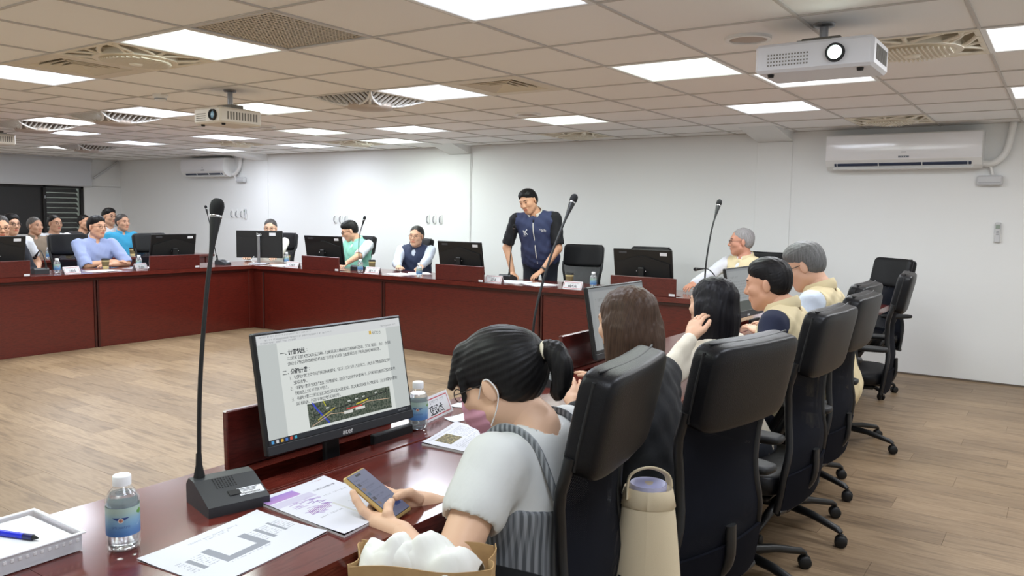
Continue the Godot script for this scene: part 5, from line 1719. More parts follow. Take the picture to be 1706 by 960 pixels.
func run_job(n: int) -> void:
	var job: Dictionary = jobs[n]
	var prims: Array = job.prims
	var cuts: Array = job.cuts
	var ripple = job.ripple
	var cell: float = job.cell
	var lo := Vector3.ONE * 1e9
	var hi := Vector3.ONE * -1e9
	for q in prims:
		var r: float = maxf(q[3], q[4]) if q[0] == 0 else maxf(q[2].x, maxf(q[2].y, q[2].z))
		lo = lo.min(q[1] - Vector3.ONE * r)
		hi = hi.max(q[1] + Vector3.ONE * r)
		if q[0] == 0:
			lo = lo.min(q[2] - Vector3.ONE * r)
			hi = hi.max(q[2] + Vector3.ONE * r)
	lo -= Vector3.ONE * (cell * 2.0 + 0.01)
	hi += Vector3.ONE * (cell * 2.0 + 0.01)
	const N := 5
	var M := N + 1
	var nb := Vector3i(((hi - lo) / (cell * N)).ceil())
	var NX := nb.x * N + 2
	var NY := nb.y * N + 2
	var rad := cell * N * 0.8661
	var kmax := 0.0
	for q in prims: kmax = maxf(kmax, q[5])
	var margin := kmax * 0.35 + 0.004
	var verts := PackedVector3Array()
	var where := {}
	var quads := []
	var vals := PackedFloat32Array()
	vals.resize(M * M * M)
	for bz in nb.z:
		for by in nb.y:
			for bx_ in nb.x:
				var o := lo + Vector3(bx_, by, bz) * (cell * N)
				var c := o + Vector3.ONE * (cell * N * 0.5)
				var ds := PackedFloat32Array()
				var dmin := 1e9
				for q in prims:
					var d := prim_d(q, c)
					ds.append(d)
					dmin = minf(dmin, d)
				if dmin > rad + margin: continue
				var cmax := -1e9
				var near_cuts := []
				for q in cuts:
					var cd: float = (c - q[1]).dot(q[2]) if q[0] == 0 else -prim_d(q[1], c)
					cmax = maxf(cmax, cd)
					if cd > -rad * 1.3 - 0.004: near_cuts.append(q)
				if cmax > rad * 1.3 + 0.008: continue
				if dmin < -rad * 1.2 - 0.006 and near_cuts.is_empty(): continue
				var act := []
				for i in prims.size():
					if ds[i] < dmin + 2.0 * rad + kmax: act.append(prims[i])
				var at := 0
				var any_in := false
				var any_out := false
				for z in M:
					for y in M:
						for x in M:
							var p := o + Vector3(x, y, z) * cell
							var d := 1e9
							for q in act:
								var e := 0.0
								if q[0] == 0:
									var ba: Vector3 = q[2] - q[1]
									var pa: Vector3 = p - q[1]
									var h := clampf(pa.dot(ba) / maxf(ba.length_squared(), 1e-9), 0.0, 1.0)
									e = (pa - ba * h).length() - lerpf(q[3], q[4], h)
								else:
									e = prim_d(q, p)
								var k: float = q[5]
								var hh := maxf(k - absf(d - e), 0.0) / k
								d = minf(d, e) - hh * hh * k * 0.25
							for q in near_cuts:
								if q[0] == 0: d = maxf(d, (p - q[1]).dot(q[2]))
								else: d = maxf(d, -prim_d(q[1], p))
							if ripple != null: d += ripple.call(p)
							vals[at] = d
							if d < 0.0: any_in = true
							else: any_out = true
							at += 1
				if not any_in or not any_out: continue
				for z in N:
					for y in N:
						for x in N:
							var b := x + y * M + z * M * M
							var v := [vals[b], vals[b + 1], vals[b + M], vals[b + M + 1], vals[b + M * M], vals[b + M * M + 1], vals[b + M * M + M], vals[b + M * M + M + 1]]
							var mask := 0
							for i in 8:
								if v[i] < 0.0: mask |= 1 << i
							if mask == 0 or mask == 255: continue
							var sum := Vector3.ZERO
							var cnt := 0
							for e in [[0, 1], [2, 3], [4, 5], [6, 7], [0, 2], [1, 3], [4, 6], [5, 7], [0, 4], [1, 5], [2, 6], [3, 7]]:
								var va: float = v[e[0]]
								var vb: float = v[e[1]]
								if (va < 0.0) != (vb < 0.0):
									var t := va / (va - vb)
									var pa := Vector3(e[0] & 1, (e[0] >> 1) & 1, e[0] >> 2)
									var pb := Vector3(e[1] & 1, (e[1] >> 1) & 1, e[1] >> 2)
									sum += pa.lerp(pb, t)
									cnt += 1
							var gx: int = bx_ * N + x
							var gy: int = by * N + y
							var gz: int = bz * N + z
							var id := gx + gy * NX + gz * NX * NY
							where[id] = verts.size()
							verts.append(o + (Vector3(x, y, z) + sum / cnt) * cell)
							var s0: bool = v[0] < 0.0
							if s0 != (v[1] < 0.0): quads.append([id - NX * NY, id, id - NX, id - NX - NX * NY, s0])
							if s0 != (v[2] < 0.0): quads.append([id - 1, id, id - NX * NY, id - 1 - NX * NY, s0])
							if s0 != (v[4] < 0.0): quads.append([id - NX, id, id - 1, id - 1 - NX, s0])
	var idx := PackedInt32Array()
	var nor := PackedVector3Array()
	nor.resize(verts.size())
	for q in quads:
		if not (where.has(q[0]) and where.has(q[1]) and where.has(q[2]) and where.has(q[3])): continue
		var a: int = where[q[0]]
		var b: int = where[q[1]]
		var c: int = where[q[2]]
		var d: int = where[q[3]]
		if not q[4]:
			var t := b
			b = d
			d = t
		var nn := (verts[b] - verts[a]).cross(verts[c] - verts[a]) + (verts[c] - verts[a]).cross(verts[d] - verts[a])
		nor[a] += nn
		nor[b] += nn
		nor[c] += nn
		nor[d] += nn
		idx.append_array([a, c, b, a, d, c])
	for i in nor.size(): nor[i] = nor[i].normalized()
	var cols := PackedColorArray()
	cols.resize(verts.size())
	if job.color != null:
		for i in verts.size(): cols[i] = job.color.call(verts[i])
	else:
		cols.fill(Color.WHITE)
	job.out = [verts, nor, idx, cols]


func assemble(pieces: Array) -> ArrayMesh:
	# pieces: [job number, Transform3D, tint]
	var V := PackedVector3Array()
	var Nn := PackedVector3Array()
	var I := PackedInt32Array()
	var C := PackedColorArray()
	for pc in pieces:
		var o: Array = jobs[pc[0]].out
		var xf: Transform3D = pc[1]
		var tint: Color = pc[2]
		var base := V.size()
		var nb := xf.basis.inverse().transposed()
		for i in o[0].size():
			V.append(xf * o[0][i])
			Nn.append((nb * o[1][i]).normalized())
			C.append(o[3][i] * tint)
		var flip := xf.basis.determinant() < 0.0
		for i in range(0, o[2].size(), 3):
			I.append(base + o[2][i])
			I.append(base + o[2][i + (2 if flip else 1)])
			I.append(base + o[2][i + (1 if flip else 2)])
	var arr := []
	arr.resize(Mesh.ARRAY_MAX)
	arr[Mesh.ARRAY_VERTEX] = V
	arr[Mesh.ARRAY_NORMAL] = Nn
	arr[Mesh.ARRAY_INDEX] = I
	arr[Mesh.ARRAY_COLOR] = C
	var m := ArrayMesh.new()
	m.add_surface_from_arrays(Mesh.PRIMITIVE_TRIANGLES, arr)
	return m


func later(parent: Node3D, called: String, m: Material, pieces: Array) -> void:
	pending.append([parent, called, m, pieces])


func finish_bodies() -> void:
	var id := WorkerThreadPool.add_group_task(run_job, jobs.size())
	WorkerThreadPool.wait_for_group_task_completion(id)
	for q in pending: part(q[1], assemble(q[3]), q[2], q[0])


# ---- templates
var heads := {}
func head_prims() -> Array:
	return [
		ell(Vector3(0, 0.036, -0.012), Vector3(0.075, 0.080, 0.094), 0.02),
		ell(Vector3(0, -0.028, 0.026), Vector3(0.061, 0.083, 0.066), 0.03),
		cap(Vector3(-0.046, -0.055, 0.012), Vector3(-0.012, -0.094, 0.058), 0.024, 0.020, 0.03), cap(Vector3(0.046, -0.055, 0.012), Vector3(0.012, -0.094, 0.058), 0.024, 0.020, 0.03),
		cap(Vector3(-0.04, -0.02, 0.062), Vector3(-0.046, -0.024, 0.045), 0.022, 0.02, 0.02), cap(Vector3(0.04, -0.02, 0.062), Vector3(0.046, -0.024, 0.045), 0.022, 0.02, 0.02),
		cap(Vector3(-0.034, 0.026, 0.074), Vector3(0.034, 0.026, 0.074), 0.014, 0.014, 0.02),
		cap(Vector3(0, 0.012, 0.086), Vector3(0, -0.026, 0.103), 0.008, 0.0125, 0.012),
		cap(Vector3(-0.012, -0.031, 0.092), Vector3(0.012, -0.031, 0.092), 0.0085, 0.0085, 0.008),
		cap(Vector3(-0.017, -0.056, 0.084), Vector3(0.017, -0.056, 0.084), 0.0075, 0.0075, 0.010), cap(Vector3(-0.014, -0.066, 0.083), Vector3(0.014, -0.066, 0.083), 0.008, 0.008, 0.008),
		ell(Vector3(-0.031, 0.005, 0.074), Vector3(0.015, 0.010, 0.011), 0.006), ell(Vector3(0.031, 0.005, 0.074), Vector3(0.015, 0.010, 0.011), 0.006),
		ell(Vector3(-0.077, -0.006, -0.008), Vector3(0.008, 0.030, 0.018), 0.008, Basis(Vector3.UP, -0.35)), ell(Vector3(0.077, -0.006, -0.008), Vector3(0.008, 0.030, 0.018), 0.008, Basis(Vector3.UP, 0.35)),
		cap(Vector3(0, -0.06, -0.022), Vector3(0, -0.15, -0.036), 0.054, 0.056, 0.03),
	]


func face_color(p: Vector3) -> Color:
	var x := absf(p.x)
	if p.z > 0.05:
		if x > 0.014 and x < 0.05 and absf(p.y - (0.0265 + 0.004 * sin((x - 0.014) * 80.0))) < 0.0042: return Color(0.16, 0.13, 0.12)
		var ex := (x - 0.031) / 0.0165
		if absf(ex) < 1.0:
			var half := 0.0056 * (1.0 - ex * ex)
			var dy := p.y - 0.0045
			if absf(dy) < half: return Color(0.10, 0.08, 0.08) if absf(ex) < 0.42 else Color(1.25, 1.35, 1.45)
			if dy >= half and dy < half + 0.003: return Color(0.35, 0.28, 0.26)
		if x < 0.023 - absf(p.y + 0.060) * 0.6 and absf(p.y + 0.0605) < 0.0095: return Color(0.82, 0.50, 0.50)
		if absf(p.y + 0.0612) < 0.0016 and x < 0.022: return Color(0.45, 0.25, 0.25)
		if x > 0.005 and x < 0.012 and absf(p.y + 0.0375) < 0.003 and p.z > 0.08: return Color(0.5, 0.32, 0.3)
	return Color.WHITE


func hair_job(kind: String, cell: float) -> int:
	var key := "%s%.4f" % [kind, cell]
	if heads.has(key): return heads[key]
	var prims := []
	var cuts := []
	match kind:
		"short", "full", "thin":
			prims = [ell(Vector3(0, 0.045, -0.019), Vector3(0.0795, 0.078, 0.0955), 0.02), ell(Vector3(0, 0.0, -0.045), Vector3(0.076, 0.068, 0.064), 0.03)]
			if kind == "full": prims.append_array([ell(Vector3(0.0, 0.078, 0.012), Vector3(0.070, 0.045, 0.068), 0.03)])
			var top := 0.106 if kind == "full" else 0.112
			cuts = [[1, ell(Vector3(0, -0.030, 0.102), Vector3(0.076, top if kind != "thin" else 0.122, 0.084))], [1, ell(Vector3(0, -0.075, 0.03), Vector3(0.12, 0.078, 0.062))], [0, Vector3(0, -0.056, -0.06), Vector3(0, -1, 0.25).normalized()],
				[1, ell(Vector3(-0.088, -0.008, 0.0), Vector3(0.028, 0.036, 0.026))], [1, ell(Vector3(0.088, -0.008, 0.0), Vector3(0.028, 0.036, 0.026))], [1, ell(Vector3(-0.085, 0.005, 0.062), Vector3(0.04, 0.05, 0.034))], [1, ell(Vector3(0.085, 0.005, 0.062), Vector3(0.04, 0.05, 0.034))]]
			if kind == "thin": cuts.append([1, ell(Vector3(0, 0.100, 0.09), Vector3(0.085, 0.05, 0.075))])
	var ripple := func(p: Vector3) -> float: return 0.0011 * sin(atan2(p.x, p.y - 0.1) * 60.0 + p.z * 30.0) + 0.0008 * sin(p.x * 260.0 + p.z * 120.0)
	heads[key] = add_job(prims, cell, cuts, null, ripple)
	return heads[key]


func head_job(cell: float) -> int:
	var key := "head%.4f" % cell
	if not heads.has(key): heads[key] = add_job(head_prims(), cell, [], face_color)
	return heads[key]


# a left hand: wrist at the origin, fingers along +z, palm down, thumb on the -x side
func hand_prims(curl: float, spread := 1.0, thumb_in := 0.0) -> Array:
	var p := [cap(Vector3(0, 0, -0.012), Vector3(0, 0.0, 0.03), 0.024, 0.022, 0.02), ell(Vector3(0.0, -0.002, 0.052), Vector3(0.037, 0.0145, 0.045), 0.015)]
	var roots := [[-0.028, 0.086, 0.070, 0.0088], [-0.009, 0.092, 0.078, 0.0090], [0.010, 0.088, 0.072, 0.0086], [0.027, 0.078, 0.056, 0.0078]]
	for r in roots:
		var a: Vector3 = Vector3(r[0], 0.0, r[1] - 0.012)
		var yaw: float = r[0] * 3.2 * spread
		var ang := curl * 0.45
		var rad: float = r[3]
		for seg in [0.46, 0.32, 0.22]:
			var d := Vector3(sin(yaw) * cos(ang), -sin(ang), cos(yaw) * cos(ang))
			var b: Vector3 = a + d * r[2] * seg
			p.append(cap(a, b, rad, rad * 0.9, 0.004))
			a = b
			rad *= 0.9
			ang += curl * 0.75
	var t0 := Vector3(-0.018, -0.006, 0.018)
	var t1 := Vector3(-0.045 + 0.01 * thumb_in, -0.012 - 0.01 * thumb_in, 0.048)
	var t2 := Vector3(-0.055 + 0.03 * thumb_in, -0.016 - 0.022 * thumb_in, 0.078)
	var t3 := Vector3(-0.056 + 0.05 * thumb_in, -0.018 - 0.026 * thumb_in, 0.098)
	p.append_array([cap(t0, t1, 0.016, 0.012, 0.012), cap(t1, t2, 0.0115, 0.0098, 0.004), cap(t2, t3, 0.0098, 0.008, 0.004)])
	return p


func hand_job(curl: float, cell: float, thumb_in := 0.0) -> int:
	var key := "hand%.2f_%.4f_%.1f" % [curl, cell, thumb_in]
	if not heads.has(key): heads[key] = add_job(hand_prims(curl, 1.0, thumb_in), cell)
	return heads[key]


func lin(c: Color) -> Color:
	return c.srgb_to_linear()


func skin_mat() -> StandardMaterial3D:
	var m := mat("skin", Color.WHITE, 0.52)
	m.vertex_color_use_as_albedo = true
	return m


func cloth_mat(called: String, c: Color, rough := 0.85) -> StandardMaterial3D:
	if mats.has(called): return mats[called]
	var m := mat(called, c, rough)
	m.normal_enabled = true
	m.normal_texture = normal_tex(81, 0.012, 10.0, 512) if not mats.has("cloth_normal_holder") else mats["cloth_normal_holder"].normal_texture
	if not mats.has("cloth_normal_holder"): mats["cloth_normal_holder"] = m
	m.normal_scale = 0.22
	m.rim_enabled = true
	m.rim = 0.15
	tri(m, Vector3(2.2, 1.2, 2.2), false)
	return m


func hair_mat(called: String, c: Color) -> StandardMaterial3D:
	if mats.has(called): return mats[called]
	var m := mat(called, c, 0.5)
	m.metallic_specular = 0.35
	m.albedo_texture = hair_tex()
	m.normal_enabled = true
	m.normal_texture = mats["hair_tex_holder"].normal_texture
	m.normal_scale = 0.18
	tri(m, Vector3(26, 1.6, 26), false)
	return m


func hair_tex() -> Texture2D:
	if not mats.has("hair_tex_holder"):
		var h := StandardMaterial3D.new()
		h.albedo_texture = noise_tex(91, 0.03, [[0.0, Color(0.62, 0.62, 0.62)], [0.5, Color(0.88, 0.88, 0.88)], [1.0, Color(1, 1, 1)]], 256, 4)
		h.normal_texture = normal_tex(92, 0.03, 6.0)
		mats["hair_tex_holder"] = h
	return mats["hair_tex_holder"].albedo_texture


func elbow(s: Vector3, w: Vector3, l1: float, l2: float, pole: Vector3) -> Vector3:
	var d := s.distance_to(w)
	d = clampf(d, 0.05, l1 + l2 - 0.002)
	var dir := (w - s).normalized()
	var a := (l1 * l1 - l2 * l2 + d * d) / (2.0 * d)
	var h := sqrt(maxf(0.0, l1 * l1 - a * a))
	var side := (pole - dir * pole.dot(dir)).normalized()
	return s + dir * a + side * h


func collar_band(neck: Vector3, bas: Basis, r: float, gap: float, y0: float, y1: float, flare: float) -> ArrayMesh:
	var rows := []
	for j in 5:
		var row := []
		for i in 25:
			var a := lerpf(gap, TAU - gap, i / 24.0)
			var f := j / 4.0
			var rr := r + flare * sin(f * PI * 0.75) * 0.6
			row.append(neck + bas * Vector3(sin(a) * rr, lerpf(y1, y0, f) + 0.016 * (1.0 - cos(a)) * 0.5 - 0.012 * (1.0 + cos(a)) * 0.5, cos(a) * rr * 0.98 + 0.004))
		rows.append(row)
	return sheet(rows, 0.006)


# A person: local +z is forward, +x the person's left. Returns the node; meshes are added by finish_bodies().
func person(label: String, at: Vector3, turn: float, s: Dictionary) -> Node3D:
	var t := thing("person", label, "person", at, turn, s.get("group", ""))
	var sc: float = s.get("scale", 1.0)
	var cell: float = s.get("cell", 0.016)
	var hcell: float = s.get("hcell", 0.0045)
	var skin: Color = lin(s.get("skin", col(222, 178, 148)))
	var stand: bool = s.get("stand", false)
	var pelvis := Vector3(0, 0.93 if stand else 0.535, 0.0)
	var lean: float = s.get("lean", 0.1)
	var side: float = s.get("side", 0.0)
	var twist: float = s.get("twist", 0.0)
	var fat_: float = s.get("fat", 0.0)
	var ub := Transform3D(Basis(Vector3.FORWARD, side) * Basis(Vector3.RIGHT, lean) * Basis(Vector3.UP, twist), pelvis) * Transform3D(Basis(), -Vector3(0, 0.535, 0))
	var shw: float = s.get("shoulders", 0.185)
	var SL := ub * Vector3(shw, 0.985, -0.005)
	var SR := ub * Vector3(-shw, 0.985, -0.005)
	var neck := ub * Vector3(0, 1.045, -0.012)
	var torso := moved([
		ell(Vector3(0, 0.545, 0), Vector3(0.165 + fat_, 0.11, 0.115 + fat_), 0.06), ell(Vector3(0, 0.68, 0.012), Vector3(0.148 + fat_, 0.15, 0.108 + fat_ * 1.3), 0.06),
		ell(Vector3(0, 0.86, 0.0), Vector3(0.162 + fat_ * 0.5, 0.16, 0.108 + fat_ * 0.5), 0.06), cap(Vector3(-shw + 0.03, 0.968, -0.008), Vector3(shw - 0.03, 0.968, -0.008), 0.054, 0.054, 0.05),
		cap(Vector3(-0.05, 0.985, -0.015), Vector3(0.05, 0.985, -0.015), 0.046, 0.046, 0.04)], ub)
	var neck_p := [cap(ub * Vector3(0, 0.99, -0.012), neck, 0.06, 0.054, 0.04)]
	# head
	var hr: Array = s.get("head", [0.0, 0.0, 0.0])
	var hb := Basis.from_euler(Vector3(hr[1], hr[0], hr[2]))
	var hc: Vector3 = neck + hb * Vector3(0, 0.130, 0.032) + s.get("head_off", Vector3.ZERO)
	var hs: float = s.get("head_scale", 1.0)
	var hx := Transform3D(hb.scaled(Vector3.ONE * hs), hc)
	neck_p.append(cap(neck, hx * Vector3(0, -0.07, -0.022), 0.054, 0.053, 0.03))
	# arms
	var l1: float = s.get("upper", 0.285)
	var l2: float = s.get("fore", 0.25)
	var WL: Vector3 = s.get("wl", ub * Vector3(0.2, 0.62, 0.2))
	var WR: Vector3 = s.get("wr", ub * Vector3(-0.2, 0.62, 0.2))
	var l2l: float = s.get("fore_l", l2)
	var EL := elbow(SL, WL, l1, l2l, s.get("pl", Vector3(0.6, -1, -0.3)))
	var ER := elbow(SR, WR, l1, l2, s.get("pr", Vector3(-0.6, -1, -0.3)))
	if (WL - EL).length() > l2 + 0.02: WL = EL + (WL - EL).normalized() * l2
	if (WR - ER).length() > l2 + 0.02: WR = ER + (WR - ER).normalized() * l2
	var af: float = s.get("arm", 1.0)
	var upper := [cap(SL, EL, 0.049 * af, 0.040 * af, 0.03), cap(SR, ER, 0.049 * af, 0.040 * af, 0.03)]
	var fore := [cap(EL, WL, 0.041 * af, 0.027 * af, 0.02), cap(ER, WR, 0.041 * af, 0.027 * af, 0.02)]
	# legs
	var legs := []
	for sx in [-1, 1]:
		var hip := pelvis + Vector3(sx * 0.09, -0.02, 0.0)
		var knee: Vector3 = Vector3(sx * 0.11, 0.50, 0.03) if stand else Vector3(sx * 0.12, 0.515, 0.40)
		var ankle: Vector3 = Vector3(sx * 0.11, 0.09, 0.0) if stand else Vector3(sx * 0.12, 0.09, 0.38)
		legs.append_array([cap(hip, knee, 0.082, 0.058, 0.04), cap(knee, ankle, 0.056, 0.040, 0.03), cap(ankle + Vector3(0, -0.045, -0.03), ankle + Vector3(0, -0.055, 0.14), 0.036, 0.03, 0.03)])
	# skin: one mesh of body, head and hands
	var pieces := [[add_job(torso + neck_p + upper + fore + legs, maxf(cell, 0.014), [], null), Transform3D.IDENTITY, skin], [head_job(hcell), hx, skin]]
	for q in [["hl", EL, WL, 1.0], ["hr", ER, WR, -1.0]]:
		if s.has(q[0] + "_none"): continue
		var h: Dictionary = s.get(q[0], {})
		var aim: Vector3 = h.get("aim", (q[2] - q[1]).normalized())
		var down: Vector3 = h.get("palm", Vector3(0, -1, 0))
		var z := aim.normalized()
		var y := -(down - z * down.dot(z)).normalized()
		var x := y.cross(z)
		pieces.append([hand_job(h.get("curl", 0.35), s.get("hand_cell", 0.0045), h.get("thumb", 0.0)), Transform3D(Basis(x * q[3], y, z), q[2] + z * 0.008), skin])
	later(t, "body", skin_mat(), pieces)
	# clothes
	var ccell: float = s.get("ccell", cell * 0.75)
	var top_y := ub * Vector3(0, 1.035, 0.0)
	var upv := ub.basis.y.normalized()
	var fwd := ub.basis.z.normalized()
	var shirt: Dictionary = s.get("shirt", {"c": col(230, 232, 236), "sleeve": 1.0})
	var sl: float = shirt.get("sleeve", 1.0)
	var wr: float = shirt.get("loose", 0.011)
	var sp := fat(torso, wr)
	var fa: float = s.get("fold", 1.0)
	var fold := func(p: Vector3) -> float: return fa * 0.0022 * sin(p.y * 62.0 + p.x * 37.0 + 2.0 * sin(p.z * 40.0)) + fa * 0.0016 * sin(p.x * 90.0 - p.y * 41.0)
	for k in 2:
		var S: Vector3 = [SL, SR][k]
		var E: Vector3 = [EL, ER][k]
		var Wp: Vector3 = [WL, WR][k]
		if sl >= 1.0:
			sp.append(cap(S, E, 0.048 * af + wr, 0.041 * af + wr, 0.03))
			sp.append(cap(E, E.lerp(Wp, 0.97), 0.043 * af + wr, 0.028 * af + wr, 0.02))
		else:
			sp.append(cap(S, S.lerp(E, sl), 0.048 * af + wr, (0.047 * af + wr) * 1.04, 0.03))
	var scuts := [[1, cap(neck - upv * 0.035, neck + upv * 0.2, 0.062, 0.075)], [1, cap(top_y + fwd * 0.07 + upv * 0.0, top_y + fwd * 0.1 + upv * 0.1, shirt.get("vneck", 0.03), 0.05)]]
	if sl < 1.0:
		for k in 2:
			var S: Vector3 = [SL, SR][k]
			var E: Vector3 = [EL, ER][k]
			var hem := S.lerp(E, sl)
			var beyond: Vector3 = hem + (E - S).normalized() * 0.07
			scuts.append([1, cap(beyond, beyond + (E - S).normalized() * 0.02, 0.068, 0.068)])
	later(t, "shirt", cloth_mat("shirt_" + shirt.c.to_html(false), shirt.c), [[add_job(sp, ccell, scuts, null, fold), Transform3D.IDENTITY, Color.WHITE]])
	if shirt.has("collar"):
		part("collar", collar_band(neck, ub.basis, 0.064, 0.30, -0.022, 0.020, 0.010), cloth_mat("shirt_" + shirt.collar.to_html(false), shirt.collar), t)
	if s.has("vest"):
		var v: Color = s.vest
		var vp := fat(torso, wr + 0.012)
		var vc := [[1, cap(neck - upv * 0.05, neck + upv * 0.2, 0.068, 0.08)], [1, cap(SL + ub.basis.x * 0.03, SL + ub.basis.x * 0.12 - upv * 0.04, 0.078, 0.09)], [1, cap(SR - ub.basis.x * 0.03, SR - ub.basis.x * 0.12 - upv * 0.04, 0.078, 0.09)],
			[1, cap(neck + fwd * 0.1 - upv * s.get("vest_v", 0.10), neck + fwd * 0.13 + upv * 0.1, 0.012, 0.06)]]
		later(t, "vest", cloth_mat("vest_" + v.to_html(false), v, 0.8), [[add_job(vp, ccell, vc, null, fold), Transform3D.IDENTITY, Color.WHITE]])
		# collar of the vest and its zip
		var trim: Color = s.get("vest_trim", v)
		part("vest_collar", collar_band(neck, ub.basis, 0.074, 0.42, -0.028, 0.026, 0.016), cloth_mat("vest_" + trim.to_html(false), trim, 0.8), t)
		if s.has("zip"):
			var zp := []
			for i in 12:
				var y := lerpf(0.56, 0.985, i / 11.0)
				var o := ub * Vector3(0, y, 0)
				# march out to the vest's surface
				var d := 0.06
				while d < 0.25:
					var best := 1e9
					for q in vp: best = minf(best, prim_d(q, o + fwd * d))
					if best > -0.003: break
					d += 0.003
				zp.append(o + fwd * (d + 0.004))
			part("zip", tube(zp, 0.008, 6, 0.6), cloth_mat("vest_" + s.zip.to_html(false), s.zip), t)
	later(t, "trousers", cloth_mat("trousers_" + s.get("trousers", col(40, 44, 56)).to_html(false), s.get("trousers", col(40, 44, 56))), [[add_job(fat(legs, 0.009) + [fat([torso[0]], 0.014)[0]], 0.02, [[0, Vector3(0, 0.07, 0), Vector3(0, -1, 0)]]), Transform3D.IDENTITY, Color.WHITE]])
	# hair
	if s.has("hair"):
		later(t, "hair", hair_mat("hair_" + s.hair_color.to_html(false), s.hair_color), [[hair_job(s.hair, s.get("hair_cell", 0.005)), hx, Color.WHITE]])
	if s.get("glasses", false):
		var g := st_new()
		for sx in [-1, 1]:
			var ring := []
			for i in 17: ring.append(hx * Vector3(sx * 0.031 + 0.021 * cos(TAU * i / 16.0), 0.003 + 0.0155 * sin(TAU * i / 16.0), 0.0985))
			tube_into(g, ring, 0.0014 * s.get("rim", 1.0), 6)
			tube_into(g, [hx * Vector3(sx * 0.052, 0.008, 0.096), hx * Vector3(sx * 0.072, 0.008, 0.07), hx * Vector3(sx * 0.080, 0.010, -0.005)], 0.0014 * s.get("rim", 1.0), 6)
		tube_into(g, [hx * Vector3(-0.010, 0.005, 0.099), hx * Vector3(0, 0.008, 0.101), hx * Vector3(0.010, 0.005, 0.099)], 0.0013, 6)
		part("glasses", st_end(g), mat("glasses_rim", col(58, 54, 52), 0.3, 0.6), t)
	t.set_meta("hx", hx)
	t.set_meta("ub", ub)
	t.set_meta("joints", [SL, EL, WL, SR, ER, WR, neck])
	t.scale = Vector3.ONE * sc
	return t


# ======================================================================== people
func to_body(at: Vector3, turn: float, sc: float, world: Vector3) -> Vector3:
	return (Basis(Vector3.UP, -turn) * (world - at)) / sc


func surface_on(prims: Array, o: Vector3, dir: Vector3) -> Vector3:
	# first point outside the shape along dir
	var d := 0.0
	while d < 0.4:
		var best := 1e9
		for q in prims: best = minf(best, prim_d(q, o + dir * d))
		if best > 0.0: break
		d += 0.002
	return o + dir * d


func word_patch(called: String, words: Array, w: float, h: float, m: Material, parent: Node3D, c: Vector3, right: Vector3, up: Vector3) -> void:
	# raised print: every stroke a flat bar; words: [text, size, x, y] in patch units 0..1
	var st := st_new()
	var n := right.cross(up).normalized()
	for q in words:
		var x: float = q[2]
		for ch in q[0]:
			for s in GLYPHS.get(ch, ["1181", "1939", "5159", "1585"]):
				var a := Vector2(x + (s.unicode_at(0) - 48) / 9.0 * q[1], q[3] - (s.unicode_at(1) - 48) / 9.0 * q[1] * w / h)
				var b := Vector2(x + (s.unicode_at(2) - 48) / 9.0 * q[1], q[3] - (s.unicode_at(3) - 48) / 9.0 * q[1] * w / h)
				var pa := c + right * (a.x - 0.5) * w + up * (a.y - 0.5) * h
				var pb := c + right * (b.x - 0.5) * w + up * (b.y - 0.5) * h
				if pa.distance_to(pb) < 0.0005: pb += right * 0.001
				tube_into(st, [pa, pb], q[1] * w * 0.075, 5)
			x += q[1] * 1.12
	part(called, st_end(st), m, parent)


func long_hair(hx: Transform3D, length: float, width := 1.0) -> Array:
	return moved([
		ell(Vector3(0, 0.044, -0.016), Vector3(0.086 * width, 0.084, 0.103), 0.03),
		ell(Vector3(0, -0.05, -0.045), Vector3(0.092 * width, 0.11, 0.066), 0.04),
		cap(Vector3(0, -0.06, -0.062), Vector3(0, -length + 0.02, -0.075), 0.055, 0.04, 0.05),
		cap(Vector3(-0.055, -0.02, -0.04), Vector3(-0.068 * width, -length + 0.01, -0.055), 0.042, 0.03, 0.05), cap(Vector3(0.055, -0.02, -0.04), Vector3(0.068 * width, -length + 0.01, -0.055), 0.042, 0.03, 0.05),
		cap(Vector3(-0.074, 0.0, 0.012), Vector3(-0.086 * width, -length + 0.03, 0.0), 0.022, 0.02, 0.04), cap(Vector3(0.074, 0.0, 0.012), Vector3(0.086 * width, -length + 0.03, 0.0), 0.022, 0.02, 0.04)], hx)


func strands(p: Vector3) -> float:
	return 0.0010 * sin(p.x * 420.0 + 3.0 * sin(p.y * 9.0)) + 0.0010 * sin(p.z * 400.0 + 2.0 * sin(p.y * 11.0)) + 0.0014 * sin(p.z * 130.0 + p.x * 110.0 + sin(p.y * 6.0))


